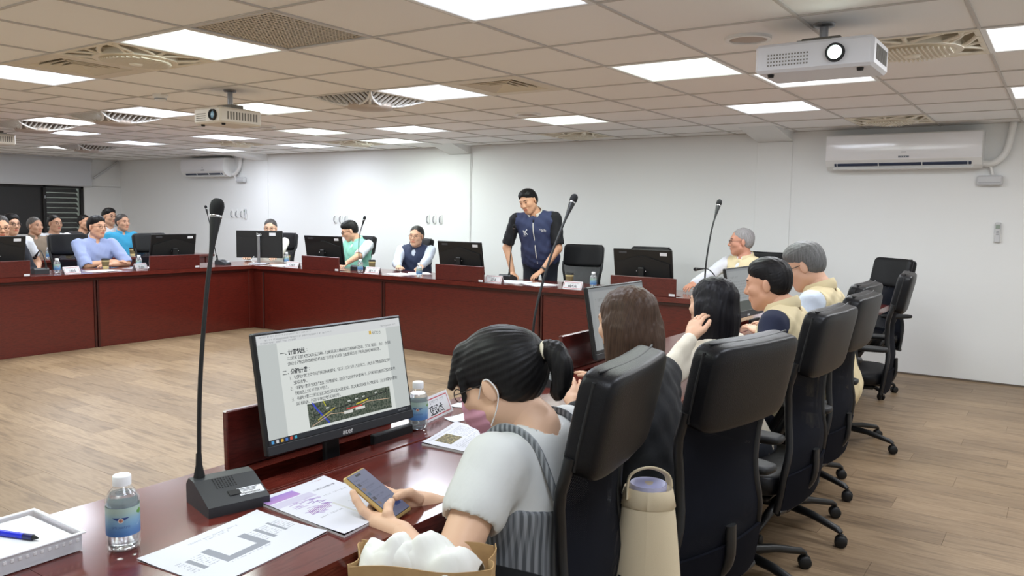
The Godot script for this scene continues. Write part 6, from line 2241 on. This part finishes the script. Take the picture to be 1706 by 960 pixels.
func build_people() -> void:
	var dark := col(26, 24, 24)
	var beige := col(222, 206, 166)
	# --- standing man
	var at := Vector3(-2.86, 0, -4.12); var tn := 0.34
	var L := func(w: Vector3) -> Vector3: return to_body(at, tn, 1.0, w)
	var p := person("person standing and leaning on the table in navy vest, black short sleeves", at, tn, {"stand": true, "lean": 0.42, "side": -0.06, "fat": 0.012, "shoulders": 0.205, "head": [-0.35, 0.32, 0.22], "skin": col(214, 164, 132), "hair": "full", "hair_color": dark,
		"shirt": {"c": col(26, 27, 32), "sleeve": 0.78, "loose": 0.014}, "vest": col(54, 63, 98), "vest_trim": col(214, 210, 202), "zip": col(222, 220, 214), "vest_v": 0.05, "trousers": col(30, 34, 46),
		"wl": L.call(Vector3(-2.70, 0.83, -3.90)), "wr": L.call(Vector3(-3.03, 0.79, -3.86)), "pl": Vector3(1, -0.2, -0.5), "pr": Vector3(-1, -0.2, -0.6), "upper": 0.31, "fore": 0.27,
		"hl": {"aim": Vector3(-0.5, -0.45, 0.75), "curl": 0.3}, "hr": {"aim": Vector3(0.25, -0.4, 0.9), "curl": 0.25}, "cell": 0.015, "ccell": 0.010, "hcell": 0.0036, "hand_cell": 0.0038})
	var ub: Transform3D = p.get_meta("ub")
	var J: Array = p.get_meta("joints")
	# watch on his left wrist, print on the vest
	var wdir: Vector3 = (J[2] - J[1]).normalized()
	part("watch_strap", tube([J[2] - wdir * 0.03, J[2] - wdir * 0.01], 0.0315, 16), mat("watch_strap", col(60, 56, 54), 0.6), p)
	part("watch_face", lathe([[0.0, 0.0], [0.016, 0.0], [0.017, 0.004], [0.0, 0.006]], 16), mat("paper", W0), p, J[2] - wdir * 0.02 + Vector3(0.012, 0.028, 0.004))
	var vestp := fat(moved([ell(Vector3(0, 0.68, 0.012), Vector3(0.16, 0.15, 0.124), 0.06), ell(Vector3(0, 0.86, 0.0), Vector3(0.168, 0.16, 0.114), 0.06)], ub), 0.028)
	var white_print := mat("vest_print", col(232, 232, 236), 0.8)
	for q in [[-0.085, 0.90, [["K", 0.0, 0.0, 0.0]]], [0.09, 0.905, [["立法委員", 0.16, 0.14, 0.98], ["吳宗憲", 0.27, 0.04, 0.72]]]]:
		var o := ub * Vector3(q[0], q[1], 0.0)
		var s := surface_on(vestp, o, ub.basis.z) + ub.basis.z * 0.002
		if q[0] < 0.0:
			var k := st_new()
			var X := ub.basis.x * -1.0; var Y := ub.basis.y
			for seg in [[-0.02, 0.02, -0.008, -0.03], [0.02, 0.025, -0.008, 0.0], [-0.008, 0.0, 0.022, -0.028], [-0.02, -0.02, 0.0, -0.028]]:
				tube_into(k, [s - X * seg[0] + Y * seg[1], s - X * seg[2] + Y * seg[3]], 0.0045, 6)
			bx(k, s - Y * 0.042, Vector3(0.05, 0.005, 0.004), 0.0, ub.basis)
			part("chest_logo", st_end(k), white_print, p)
		else:
			word_patch("chest_print", q[2], 0.085, 0.045, white_print, p, s, ub.basis.x, ub.basis.y)
	# --- man in navy vest with glasses
	at = Vector3(-4.62, 0, -4.22); tn = 0.42
	person("seated person in navy vest over pale shirt, thin glasses, hands on papers", at, tn, {"scale": 0.97, "lean": 0.16, "fat": 0.015, "head": [-0.1, 0.05, -0.06], "head_off": Vector3(0.02, -0.02, 0.02), "skin": col(218, 170, 140), "hair": "short", "hair_color": col(58, 54, 52), "glasses": true,
		"shirt": {"c": col(196, 204, 218), "sleeve": 1.0, "collar": col(206, 212, 224)}, "vest": col(40, 50, 78), "vest_v": 0.13, "wl": L_(at, tn, 0.97, Vector3(-4.16, 0.79, -3.74)), "wr": L_(at, tn, 0.97, Vector3(-4.46, 0.79, -3.72)), "cell": 0.016, "ccell": 0.011, "hcell": 0.004})
	# --- man in mint vest looking down
	at = Vector3(-5.56, 0, -4.22); tn = 0.1
	person("seated person in mint green vest and white shirt looking down, dark glasses", at, tn, {"scale": 1.0, "lean": 0.14, "head": [-0.75, 0.42, 0.0], "skin": col(216, 168, 138), "hair": "full", "hair_color": dark, "glasses": true, "rim": 1.5,
		"shirt": {"c": col(222, 228, 234), "sleeve": 0.9, "collar": col(226, 232, 238)}, "vest": col(150, 218, 196), "wl": L_(at, tn, 1.0, Vector3(-5.24, 0.79, -3.70)), "wr": L_(at, tn, 1.0, Vector3(-5.70, 0.79, -3.72)), "cell": 0.016, "ccell": 0.011, "hcell": 0.004})
	# --- man behind the corner monitor
	at = Vector3(-7.08, 0, -4.12); tn = 0.6
	person("seated person in cream shirt half hidden behind the corner monitor", at, tn, {"lean": 0.08, "scale": 0.98, "head": [0.1, 0.12, 0.0], "hair": "short", "hair_color": col(84, 80, 78), "glasses": true, "shirt": {"c": col(232, 228, 216), "sleeve": 1.0, "collar": col(238, 236, 226)},
		"wl": L_(at, tn, 0.98, Vector3(-6.55, 0.79, -3.72)), "wr": L_(at, tn, 0.98, Vector3(-6.95, 0.79, -3.62)), "cell": 0.018, "ccell": 0.013})
	# --- man in blue shirt with folded arms
	at = Vector3(-7.24, 0, -1.82); tn = PI / 2 - 0.05
	person("seated person in blue shirt with folded arms at the left table", at, tn, {"lean": 0.16, "fat": 0.012, "head": [0.25, 0.02, 0.0], "skin": col(214, 164, 134), "hair": "full", "hair_color": dark, "glasses": true,
		"shirt": {"c": col(150, 164, 206), "sleeve": 0.97, "collar": col(160, 174, 214), "loose": 0.016}, "wl": L_(at, tn, 1.0, Vector3(-6.86, 0.772, -1.83)), "wr": L_(at, tn, 1.0, Vector3(-6.92, 0.800, -1.86)), "pl": Vector3(1, -0.6, 0.1), "pr": Vector3(-1, -0.6, 0.1),
		"hl": {"aim": Vector3(-1, 0, 0.15)}, "hr": {"aim": Vector3(1, 0, 0.1)}, "cell": 0.016, "ccell": 0.011, "hcell": 0.004})
	# --- man at the left edge
	at = Vector3(-7.26, 0, -0.88); tn = PI / 2
	person("seated person in dark jacket cut by the left edge of the picture", at, tn, {"lean": 0.12, "head": [-0.2, 0.12, 0.0], "hair": "short", "hair_color": col(70, 66, 64), "glasses": true, "skin": col(216, 166, 134), "shirt": {"c": col(46, 48, 56), "sleeve": 1.0, "collar": col(220, 222, 226)}, "cell": 0.018, "ccell": 0.013})
	# --- audience behind
	var aud := [
		["person in white shirt and glasses behind the left table", -8.28, -1.42, 0.0, {"hair": "full", "hair_color": dark, "glasses": true, "rim": 1.5, "scale": 1.0, "shirt": {"c": col(220, 222, 228), "sleeve": 0.6}}],
		["person in brown shirt in the back row", -9.55, -2.26, 0.1, {"hair": "short", "hair_color": col(118, 114, 110), "scale": 0.96, "shirt": {"c": col(146, 130, 112), "sleeve": 1.0, "collar": col(150, 134, 114)}}],
		["person with glasses and white shirt before the window", -9.98, -2.72, 0.0, {"hair": "short", "hair_color": dark, "glasses": true, "scale": 0.98, "shirt": {"c": col(224, 226, 230), "sleeve": 1.0}}],
		["person in dark shirt half hidden in the back row", -10.75, -3.52, 0.1, {"hair": "short", "hair_color": dark, "scale": 0.98, "shirt": {"c": col(56, 54, 56), "sleeve": 1.0}}],
		["person in bright cyan jacket in the back row", -9.55, -3.44, 0.0, {"hair": "short", "hair_color": col(86, 82, 80), "scale": 1.0, "shirt": {"c": col(62, 164, 206), "sleeve": 1.0, "collar": col(70, 170, 210)}}],
		["person with glasses and pale shirt behind the cyan jacket", -10.3, -3.66, 0.0, {"hair": "full", "hair_color": dark, "glasses": true, "scale": 1.06, "shirt": {"c": col(210, 214, 220), "sleeve": 1.0}}],
	]
	for q in aud:
		var d: Dictionary = q[4]
		d.merge({"lean": 0.1, "head": [q[3] + 0.15, 0.0, 0.0], "skin": col(208, 160, 130), "cell": 0.022, "ccell": 0.018, "hcell": 0.006, "hair_cell": 0.007, "hand_cell": 0.006, "group": "people in the back row"})
		person(q[0], Vector3(q[1], 0, q[2]), PI / 2, d)
		var seat := thing("audience_chair", "plain dark chair under the " + str(q[0]), "chair", Vector3(q[1], 0, q[2]), PI / 2, "chairs of the back row")
		part("seat", box(Vector3(0.42, 0.05, 0.42), 0.015), mat("black_cloth", W0), seat, Vector3(0, 0.43, 0.03))
		part("backrest", box(Vector3(0.40, 0.3, 0.03), 0.012), mat("black_cloth", W0), seat, Vector3(0, 0.72, -0.2))
		for sx in [-1, 1]:
			part("leg", tube([Vector3(sx * 0.19, 0.88, -0.21), Vector3(sx * 0.19, 0.42, -0.19), Vector3(sx * 0.2, 0.0, -0.22)], 0.011, 6), mat("steel", W0), seat)
			part("leg", tube([Vector3(sx * 0.19, 0.42, 0.21), Vector3(sx * 0.2, 0.0, 0.23)], 0.011, 6), mat("steel", W0), seat)
	# --- older man at the end of the far table, in profile
	at = Vector3(-0.74, 0, -4.2); tn = -0.35
	person("person in beige vest with white sleeves at the end of the far table", at, tn, {"lean": 0.12, "fat": 0.012, "head": [-0.75, 0.02, 0.0], "skin": col(206, 148, 122), "hair": "short", "hair_color": col(176, 172, 170), "glasses": true,
		"shirt": {"c": col(220, 222, 228), "sleeve": 1.0, "collar": col(240, 242, 246)}, "vest": beige, "wr": L_(at, tn, 1.0, Vector3(-1.06, 0.79, -3.62)), "wl": L_(at, tn, 1.0, Vector3(-0.55, 0.79, -3.68)), "cell": 0.016, "ccell": 0.010, "hcell": 0.004})
	# --- dark-haired man in beige vest over navy
	at = Vector3(0.63, 0, -0.80); tn = -PI / 2 + 0.05
	person("person in beige vest over navy shirt, seen in profile", at, tn, {"lean": 0.2, "fat": 0.015, "scale": 0.96, "head": [0.05, 0.16, 0.0], "head_off": Vector3(0.0, -0.025, 0.02), "skin": col(212, 160, 130), "hair": "full", "hair_color": col(28, 26, 28), "shirt": {"c": col(36, 42, 66), "sleeve": 1.0, "collar": col(34, 40, 62)},
		"vest": beige, "wl": L_(at, tn, 0.96, Vector3(0.34, 0.79, -0.62)), "wr": L_(at, tn, 0.96, Vector3(0.32, 0.79, -1.0)), "cell": 0.014, "ccell": 0.009, "hcell": 0.0035})
	# --- grey-haired man reading
	at = Vector3(0.64, 0, -1.42); tn = -PI / 2
	person("person in beige vest over pale blue shirt, glasses, head bent over papers", at, tn, {"lean": 0.2, "head": [0.1, 0.42, 0.0], "skin": col(212, 166, 140), "hair": "full", "hair_color": col(120, 120, 120), "glasses": true, "rim": 1.5, "shirt": {"c": col(206, 216, 230), "sleeve": 1.0, "collar": col(214, 222, 234)},
		"vest": beige, "wl": L_(at, tn, 1.0, Vector3(0.32, 0.79, -1.26)), "wr": L_(at, tn, 1.0, Vector3(0.32, 0.79, -1.56)), "cell": 0.014, "ccell": 0.009, "hcell": 0.0035})
	# --- woman with long black hair, her left hand at her hair
	at = Vector3(0.585, 0, -0.20); tn = -PI / 2 - 0.1
	p = person("person in cream top seen from behind, one hand raised to the head", at, tn, {"scale": 0.9, "lean": 0.30, "shoulders": 0.165, "arm": 0.85, "head": [-0.1, 0.0, 0.0], "skin": col(224, 180, 150), "shirt": {"c": col(232, 224, 206), "sleeve": 1.0},
		"wl": L_(at, tn, 0.9, Vector3(0.44, 0.93, 0.02)), "wr": L_(at, tn, 0.9, Vector3(0.36, 0.79, -0.34)), "pl": Vector3(1, -1, 0.4), "hl": {"aim": Vector3(-0.65, 0.72, 0.1), "palm": Vector3(-0.7, -0.6, -0.2), "curl": 0.45}, "cell": 0.014, "ccell": 0.010, "hcell": 0.004})
	var hx: Transform3D = p.get_meta("hx")
	later(p, "hair", hair_mat("hair_black_long", col(24, 22, 28)), [[add_job(long_hair(hx, 0.36), 0.0055, [[1, moved([ell(Vector3(0, -0.05, 0.1), Vector3(0.066, 0.135, 0.085))], hx)[0]]], null, strands), Transform3D.IDENTITY, Color.WHITE]])
	# --- woman with long brown hair and black top
	at = Vector3(0.60, 0, 0.62); tn = -PI / 2 - 0.1
	p = person("person in black textured top seen from behind", at, tn, {"scale": 0.91, "lean": 0.22, "shoulders": 0.17, "arm": 0.9, "head": [-0.1, 0.12, 0.0], "skin": col(222, 178, 148), "shirt": {"c": col(24, 25, 28), "sleeve": 1.0, "loose": 0.014},
		"wl": L_(at, tn, 0.91, Vector3(0.36, 0.79, 0.72)), "wr": L_(at, tn, 0.91, Vector3(0.34, 0.79, 0.42)), "cell": 0.014, "ccell": 0.009, "hcell": 0.004})
	hx = p.get_meta("hx")
	later(p, "hair", hair_mat("hair_brown_long", col(86, 64, 50)), [[add_job(long_hair(hx, 0.27, 1.05), 0.005, [[1, moved([ell(Vector3(0, -0.05, 0.1), Vector3(0.066, 0.135, 0.085))], hx)[0]]], null, strands), Transform3D.IDENTITY, Color.WHITE]])
	near_woman()
	finish_bodies()


func L_(at: Vector3, tn: float, sc: float, w: Vector3) -> Vector3:
	return to_body(at, tn, sc, w)


func near_woman() -> void:
	# --- the woman with the ponytail, masked, both hands round her phone
	var at := Vector3(0.625, 0, 1.345); var tn := -PI / 2; var sc := 0.88
	var B := func(w: Vector3) -> Vector3: return to_body(at, tn, sc, w)
	var P := Vector3(0.382, 0.781, 1.602)
	var X := Vector3(-0.153, 0.067, -0.986).normalized()
	var Y := Vector3(-0.85, 0.50, 0.163)
	Y = (Y - X * X.dot(Y)).normalized()
	var N := X.cross(Y)
	var Q := func(u: float, v: float, w: float) -> Vector3: return to_body(at, tn, sc, P + X * u + Y * v + N * w)
	var wl: Vector3 = Q.call(-0.06, -0.108, 0.012)
	var wr: Vector3 = Q.call(0.096, -0.062, -0.02)
	var skin := col(226, 184, 154)
	var p := person("person in white T-shirt and grey pinafore, pink mask, bent over a phone", at, tn, {"scale": sc, "lean": 0.04, "shoulders": 0.175, "arm": 1.15, "fold": 0.35, "head": [0.22, 0.42, 0.0], "head_off": Vector3(0.0, -0.005, 0.02), "head_scale": 1.10, "skin": skin, "wl": wl, "wr": wr, "fore_l": 0.19, "pl": Vector3(1.0, -1, -0.1), "pr": Vector3(-0.4, -1, -0.2), "upper": 0.31, "fore": 0.26,
		"hl_none": true, "hr_none": true, "shirt": {"c": col(214, 216, 214), "sleeve": 0.36, "loose": 0.02}, "trousers": col(96, 98, 102), "cell": 0.010, "ccell": 0.007, "hcell": 0.003, "glasses": true})
	# hands, each finger its own chain, closed on the phone
	var k := 1.0 / sc
	var lh := [cap(wl, Q.call(-0.050, -0.052, -0.014), 0.026 * k, 0.022 * k, 0.02), cap(Q.call(-0.044, -0.075, -0.018), Q.call(-0.036, -0.036, -0.022), 0.020 * k, 0.016 * k, 0.015)]
	var chains := [
		[[-0.052, -0.095, 0.0, 0.0135], [-0.046, -0.058, 0.016, 0.0115], [-0.026, -0.044, 0.017, 0.0098], [-0.006, -0.038, 0.0145, 0.0082]],
		[[-0.050, -0.040, -0.014, 0.0105], [-0.053, -0.008, -0.012, 0.0095], [-0.049, 0.018, -0.006, 0.0085], [-0.044, 0.034, -0.001, 0.0072]],
		[[-0.046, -0.040, -0.022, 0.0100], [-0.026, -0.012, -0.0245, 0.0095], [-0.002, -0.004, -0.019, 0.0088], [0.014, -0.002, -0.0155, 0.0075]],
		[[-0.043, -0.054, -0.024, 0.0098], [-0.020, -0.030, -0.0255, 0.0092], [0.004, -0.024, -0.0195, 0.0085], [0.018, -0.022, -0.0155, 0.0072]],
		[[-0.040, -0.070, -0.024, 0.0090], [-0.016, -0.052, -0.0245, 0.0084], [0.004, -0.048, -0.019, 0.0077], [0.015, -0.046, -0.0155, 0.0066]]]
	for c in chains:
		for i in 3: lh.append(cap(Q.call(c[i][0], c[i][1], c[i][2]), Q.call(c[i + 1][0], c[i + 1][1], c[i + 1][2]), c[i][3] * k, c[i + 1][3] * k, 0.004))
	var rh := [cap(wr, Q.call(0.062, -0.034, -0.018), 0.025 * k, 0.021 * k, 0.02), cap(Q.call(0.074, -0.048, -0.012), Q.call(0.052, -0.022, -0.02), 0.019 * k, 0.016 * k, 0.015)]
	chains = [
		[[0.078, -0.062, -0.002, 0.0135], [0.056, -0.046, 0.014, 0.0115], [0.036, -0.040, 0.017, 0.0098], [0.016, -0.036, 0.0145, 0.0082]],
		[[0.056, -0.012, -0.016, 0.0100], [0.046, 0.016, -0.018, 0.0094], [0.026, 0.024, -0.0185, 0.0086], [0.006, 0.024, -0.0155, 0.0074]],
		[[0.054, -0.024, -0.022, 0.0100], [0.034, -0.002, -0.026, 0.0094], [0.010, 0.006, -0.022, 0.0086], [-0.006, 0.008, -0.016, 0.0074]],
		[[0.056, -0.038, -0.024, 0.0096], [0.034, -0.020, -0.028, 0.0090], [0.012, -0.014, -0.024, 0.0083], [0.0, -0.012, -0.017, 0.0070]],
		[[0.062, -0.052, -0.022, 0.0088], [0.042, -0.040, -0.027, 0.0082], [0.024, -0.034, -0.023, 0.0075], [0.012, -0.032, -0.017, 0.0064]]]
	for c in chains:
		for i in 3: rh.append(cap(Q.call(c[i][0], c[i][1], c[i][2]), Q.call(c[i + 1][0], c[i + 1][1], c[i + 1][2]), c[i][3] * k, c[i + 1][3] * k, 0.004))
	for q in pending:
		if q[0] == p and q[1] == "body":
			q[3].append([add_job(lh, 0.0028), Transform3D.IDENTITY, lin(skin)])
			q[3].append([add_job(rh, 0.0028), Transform3D.IDENTITY, lin(skin)])
	var hx: Transform3D = p.get_meta("hx")
	var ub: Transform3D = p.get_meta("ub")
	var J: Array = p.get_meta("joints")
	# hair: drawn back over the skull to a tie, fringe and loose locks at the temple
	var hp := moved([
		ell(Vector3(0, 0.044, -0.014), Vector3(0.084, 0.086, 0.103), 0.03), ell(Vector3(0, 0.0, -0.05), Vector3(0.078, 0.072, 0.064), 0.04), ell(Vector3(0, 0.03, -0.09), Vector3(0.05, 0.05, 0.035), 0.04),
		cap(Vector3(-0.03, 0.09, 0.05), Vector3(-0.045, 0.03, 0.098), 0.024, 0.012, 0.02), cap(Vector3(0.0, 0.095, 0.06), Vector3(0.005, 0.03, 0.108), 0.024, 0.010, 0.02), cap(Vector3(0.03, 0.09, 0.05), Vector3(0.048, 0.03, 0.098), 0.024, 0.011, 0.02),
		cap(Vector3(0.062, 0.05, 0.056), Vector3(0.066, -0.03, 0.074), 0.012, 0.004, 0.01), cap(Vector3(-0.062, 0.05, 0.056), Vector3(-0.066, -0.03, 0.074), 0.012, 0.004, 0.01)], hx)
	var hcuts := [[1, moved([ell(Vector3(0, -0.058, 0.085), Vector3(0.076, 0.088, 0.07))], hx)[0]], [1, moved([ell(Vector3(0.088, -0.02, 0.0), Vector3(0.03, 0.040, 0.03))], hx)[0]], [1, moved([ell(Vector3(-0.088, -0.02, 0.0), Vector3(0.03, 0.040, 0.03))], hx)[0]],
		[0, hx * Vector3(0, -0.062, -0.06), (hx.basis * Vector3(0, -1, 0.15)).normalized()]]
	var comb := func(q: Vector3) -> float:
		var l: Vector3 = hx.affine_inverse() * q - Vector3(0, 0.045, -0.12)
		return 0.0008 * sin(atan2(l.y, absf(l.x) + 0.02) * 38.0)
	var black := hair_mat("hair_black_tied", col(28, 27, 28))
	later(p, "hair", black, [[add_job(hp, 0.0038, hcuts, null, comb), Transform3D.IDENTITY, Color.WHITE]])
	var tie: Vector3 = hx * Vector3(0, 0.03, -0.125)
	var back := (hx.basis * Vector3(0, -0.15, -1)).normalized()
	var tail := [tie, tie + back * 0.03, tie + Vector3(0.005, -0.004, -0.052), tie + Vector3(0.008, -0.035, -0.068), tie + Vector3(0.004, -0.075, -0.062), tie + Vector3(0.0, -0.105, -0.048)]
	var path := spline(tail, 4)
	var tp := []
	for i in path.size() - 1:
		var f := float(i) / path.size()
		tp.append(cap(path[i], path[i + 1], lerpf(0.014, 0.0185, smoothstep(0.0, 0.45, f)) * (1.0 - 0.65 * smoothstep(0.6, 1.0, f)), -1.0, 0.02))
	later(p, "ponytail", black, [[add_job(tp, 0.004, [], null, strands), Transform3D.IDENTITY, Color.WHITE]])
	var ring := []
	var rx := back.cross(Vector3.RIGHT).normalized(); var ry := back.cross(rx)
	for i in 17: ring.append(tie + back * 0.012 + (rx * cos(TAU * i / 16.0) + ry * sin(TAU * i / 16.0)) * 0.019)
	part("hair_tie", tube(ring, 0.0075, 8), mat("hair_tie", col(232, 224, 200), 0.9), p)
	# face mask with ear loops
	var mp := moved([ell(Vector3(0, -0.048, 0.03), Vector3(0.068, 0.068, 0.074), 0.03), cap(Vector3(0, -0.01, 0.098), Vector3(0, -0.06, 0.104), 0.013, 0.016, 0.03), cap(Vector3(0, -0.098, 0.058), Vector3(0, -0.098, 0.05), 0.03, 0.03, 0.03)], hx)
	var mc := [[0, hx * Vector3(0, -0.012, 0.09), (hx.basis * Vector3(0, 1, -0.25)).normalized()], [0, hx * Vector3(0, 0, 0.012), (hx.basis * Vector3(0, -0.25, -1)).normalized()]]
	var pleat := func(q: Vector3) -> float: return 0.0012 * sin((hx.affine_inverse() * q).y * 260.0)
	later(p, "face_mask", cloth_mat("mask_pink", col(206, 150, 170), 0.8), [[add_job(mp, 0.0035, mc, null, pleat), Transform3D.IDENTITY, Color.WHITE]])
	for sx in [-1, 1]:
		part("ear_loop", tube(spline([hx * Vector3(sx * 0.066, -0.022, 0.036), hx * Vector3(sx * 0.078, 0.01, 0.008), hx * Vector3(sx * 0.086, 0.016, -0.014), hx * Vector3(sx * 0.084, -0.016, -0.026), hx * Vector3(sx * 0.074, -0.05, -0.006), hx * Vector3(sx * 0.062, -0.085, 0.03)], 5), 0.0018, 6), mat("cap_white", W0), p)
	# grey striped pinafore over the shirt, its strap over the left shoulder
	if not mats.has("pinafore_stripe"):
		var im := Image.create(64, 8, false, Image.FORMAT_RGBA8)
		for x in 64: im.fill_rect(Rect2i(x, 0, 1, 8), col(88, 92, 96) if (x / 4) % 2 == 0 else col(150, 154, 158))
		var m := mat("pinafore_stripe", Color.WHITE, 0.9)
		m.albedo_texture = tex(im)
		tri(m, Vector3(9, 9, 9), false)
	var torso := moved([ell(Vector3(0, 0.545, 0), Vector3(0.175, 0.115, 0.13), 0.06), ell(Vector3(0, 0.68, 0.012), Vector3(0.15, 0.15, 0.115), 0.06), ell(Vector3(0, 0.86, 0.0), Vector3(0.162, 0.16, 0.108), 0.06), cap(Vector3(-0.09, 0.54, 0.05), Vector3(-0.13, 0.55, 0.36), 0.10, 0.085, 0.05), cap(Vector3(0.09, 0.54, 0.05), Vector3(0.13, 0.55, 0.36), 0.10, 0.085, 0.05), cap(Vector3(-0.1, 0.54, 0.36), Vector3(0.1, 0.54, 0.36), 0.08, 0.08, 0.05)], ub)
	var pc := [[0, ub * Vector3(0, 0.90, 0), (ub.basis * Vector3(0, 1, -0.3)).normalized()], [1, cap(J[0] + ub.basis.x * 0.05 - ub.basis.y * 0.03, J[0] + ub.basis.x * 0.1 - ub.basis.y * 0.12, 0.085, 0.08)], [1, cap(J[3] - ub.basis.x * 0.05 - ub.basis.y * 0.03, J[3] - ub.basis.x * 0.1 - ub.basis.y * 0.12, 0.085, 0.08)]]
	later(p, "pinafore", mats["pinafore_stripe"], [[add_job(fat(torso, 0.024), 0.008, pc), Transform3D.IDENTITY, Color.WHITE]])
	for sx in [-1, 1]:
		var sp := []
		for q in spline([Vector3(sx * 0.095, 0.86, 0.135), Vector3(sx * 0.105, 0.97, 0.105), Vector3(sx * 0.11, 1.055, 0.02), Vector3(sx * 0.105, 1.03, -0.075), Vector3(sx * 0.10, 0.90, -0.135)], 5): sp.append(ub * q)
		part("pinafore_strap", tube(sp, 0.011, 8, 0.3), mats["pinafore_stripe"], p)
	# the phone
	var ph := thing("smartphone", "smartphone in a gold case held by the person in white T-shirt", "phone", P)
	ph.basis = Basis(X, Y, N)
	part("case", box(Vector3(0.072, 0.146, 0.011), 0.004), mat("gold_case", col(206, 176, 116), 0.3, 0.4), ph)
	part("frame", box(Vector3(0.067, 0.141, 0.0125), 0.003), mat("soft_black", W0), ph)
	var im2 := Image.create(192, 400, false, Image.FORMAT_RGBA8)
	im2.fill(col(112, 116, 142))
	im2.fill_rect(Rect2i(0, 340, 192, 60), col(100, 104, 130))
	im2.fill_rect(Rect2i(70, 12, 52, 16), col(16, 16, 20))
	scribble(im2, 16, 44, 60, 14, col(40, 44, 62), 1)
	for j in 6:
		im2.fill_rect(Rect2i(14, 76 + j * 44, 26, 26), [col(60, 58, 66), col(132, 110, 96), col(76, 96, 120)][j % 3])
		scribble(im2, 52, 78 + j * 44, 90 + 14 * (j % 3), 10, col(52, 56, 78), 7 + j)
		scribble(im2, 52, 94 + j * 44, 70, 8, col(84, 88, 112), 27 + j)
	im2.fill_rect(Rect2i(110, 318, 60, 26), col(52, 66, 110))
	var scr := st_new()
	quad_uv(scr, [Vector3(-0.031, -0.067, 0.0066), Vector3(0.031, -0.067, 0.0066), Vector3(0.031, 0.067, 0.0066), Vector3(-0.031, 0.067, 0.0066)])
	part("screen", st_end(scr), screen_mat("screen_phone", im2, 0.6), ph)
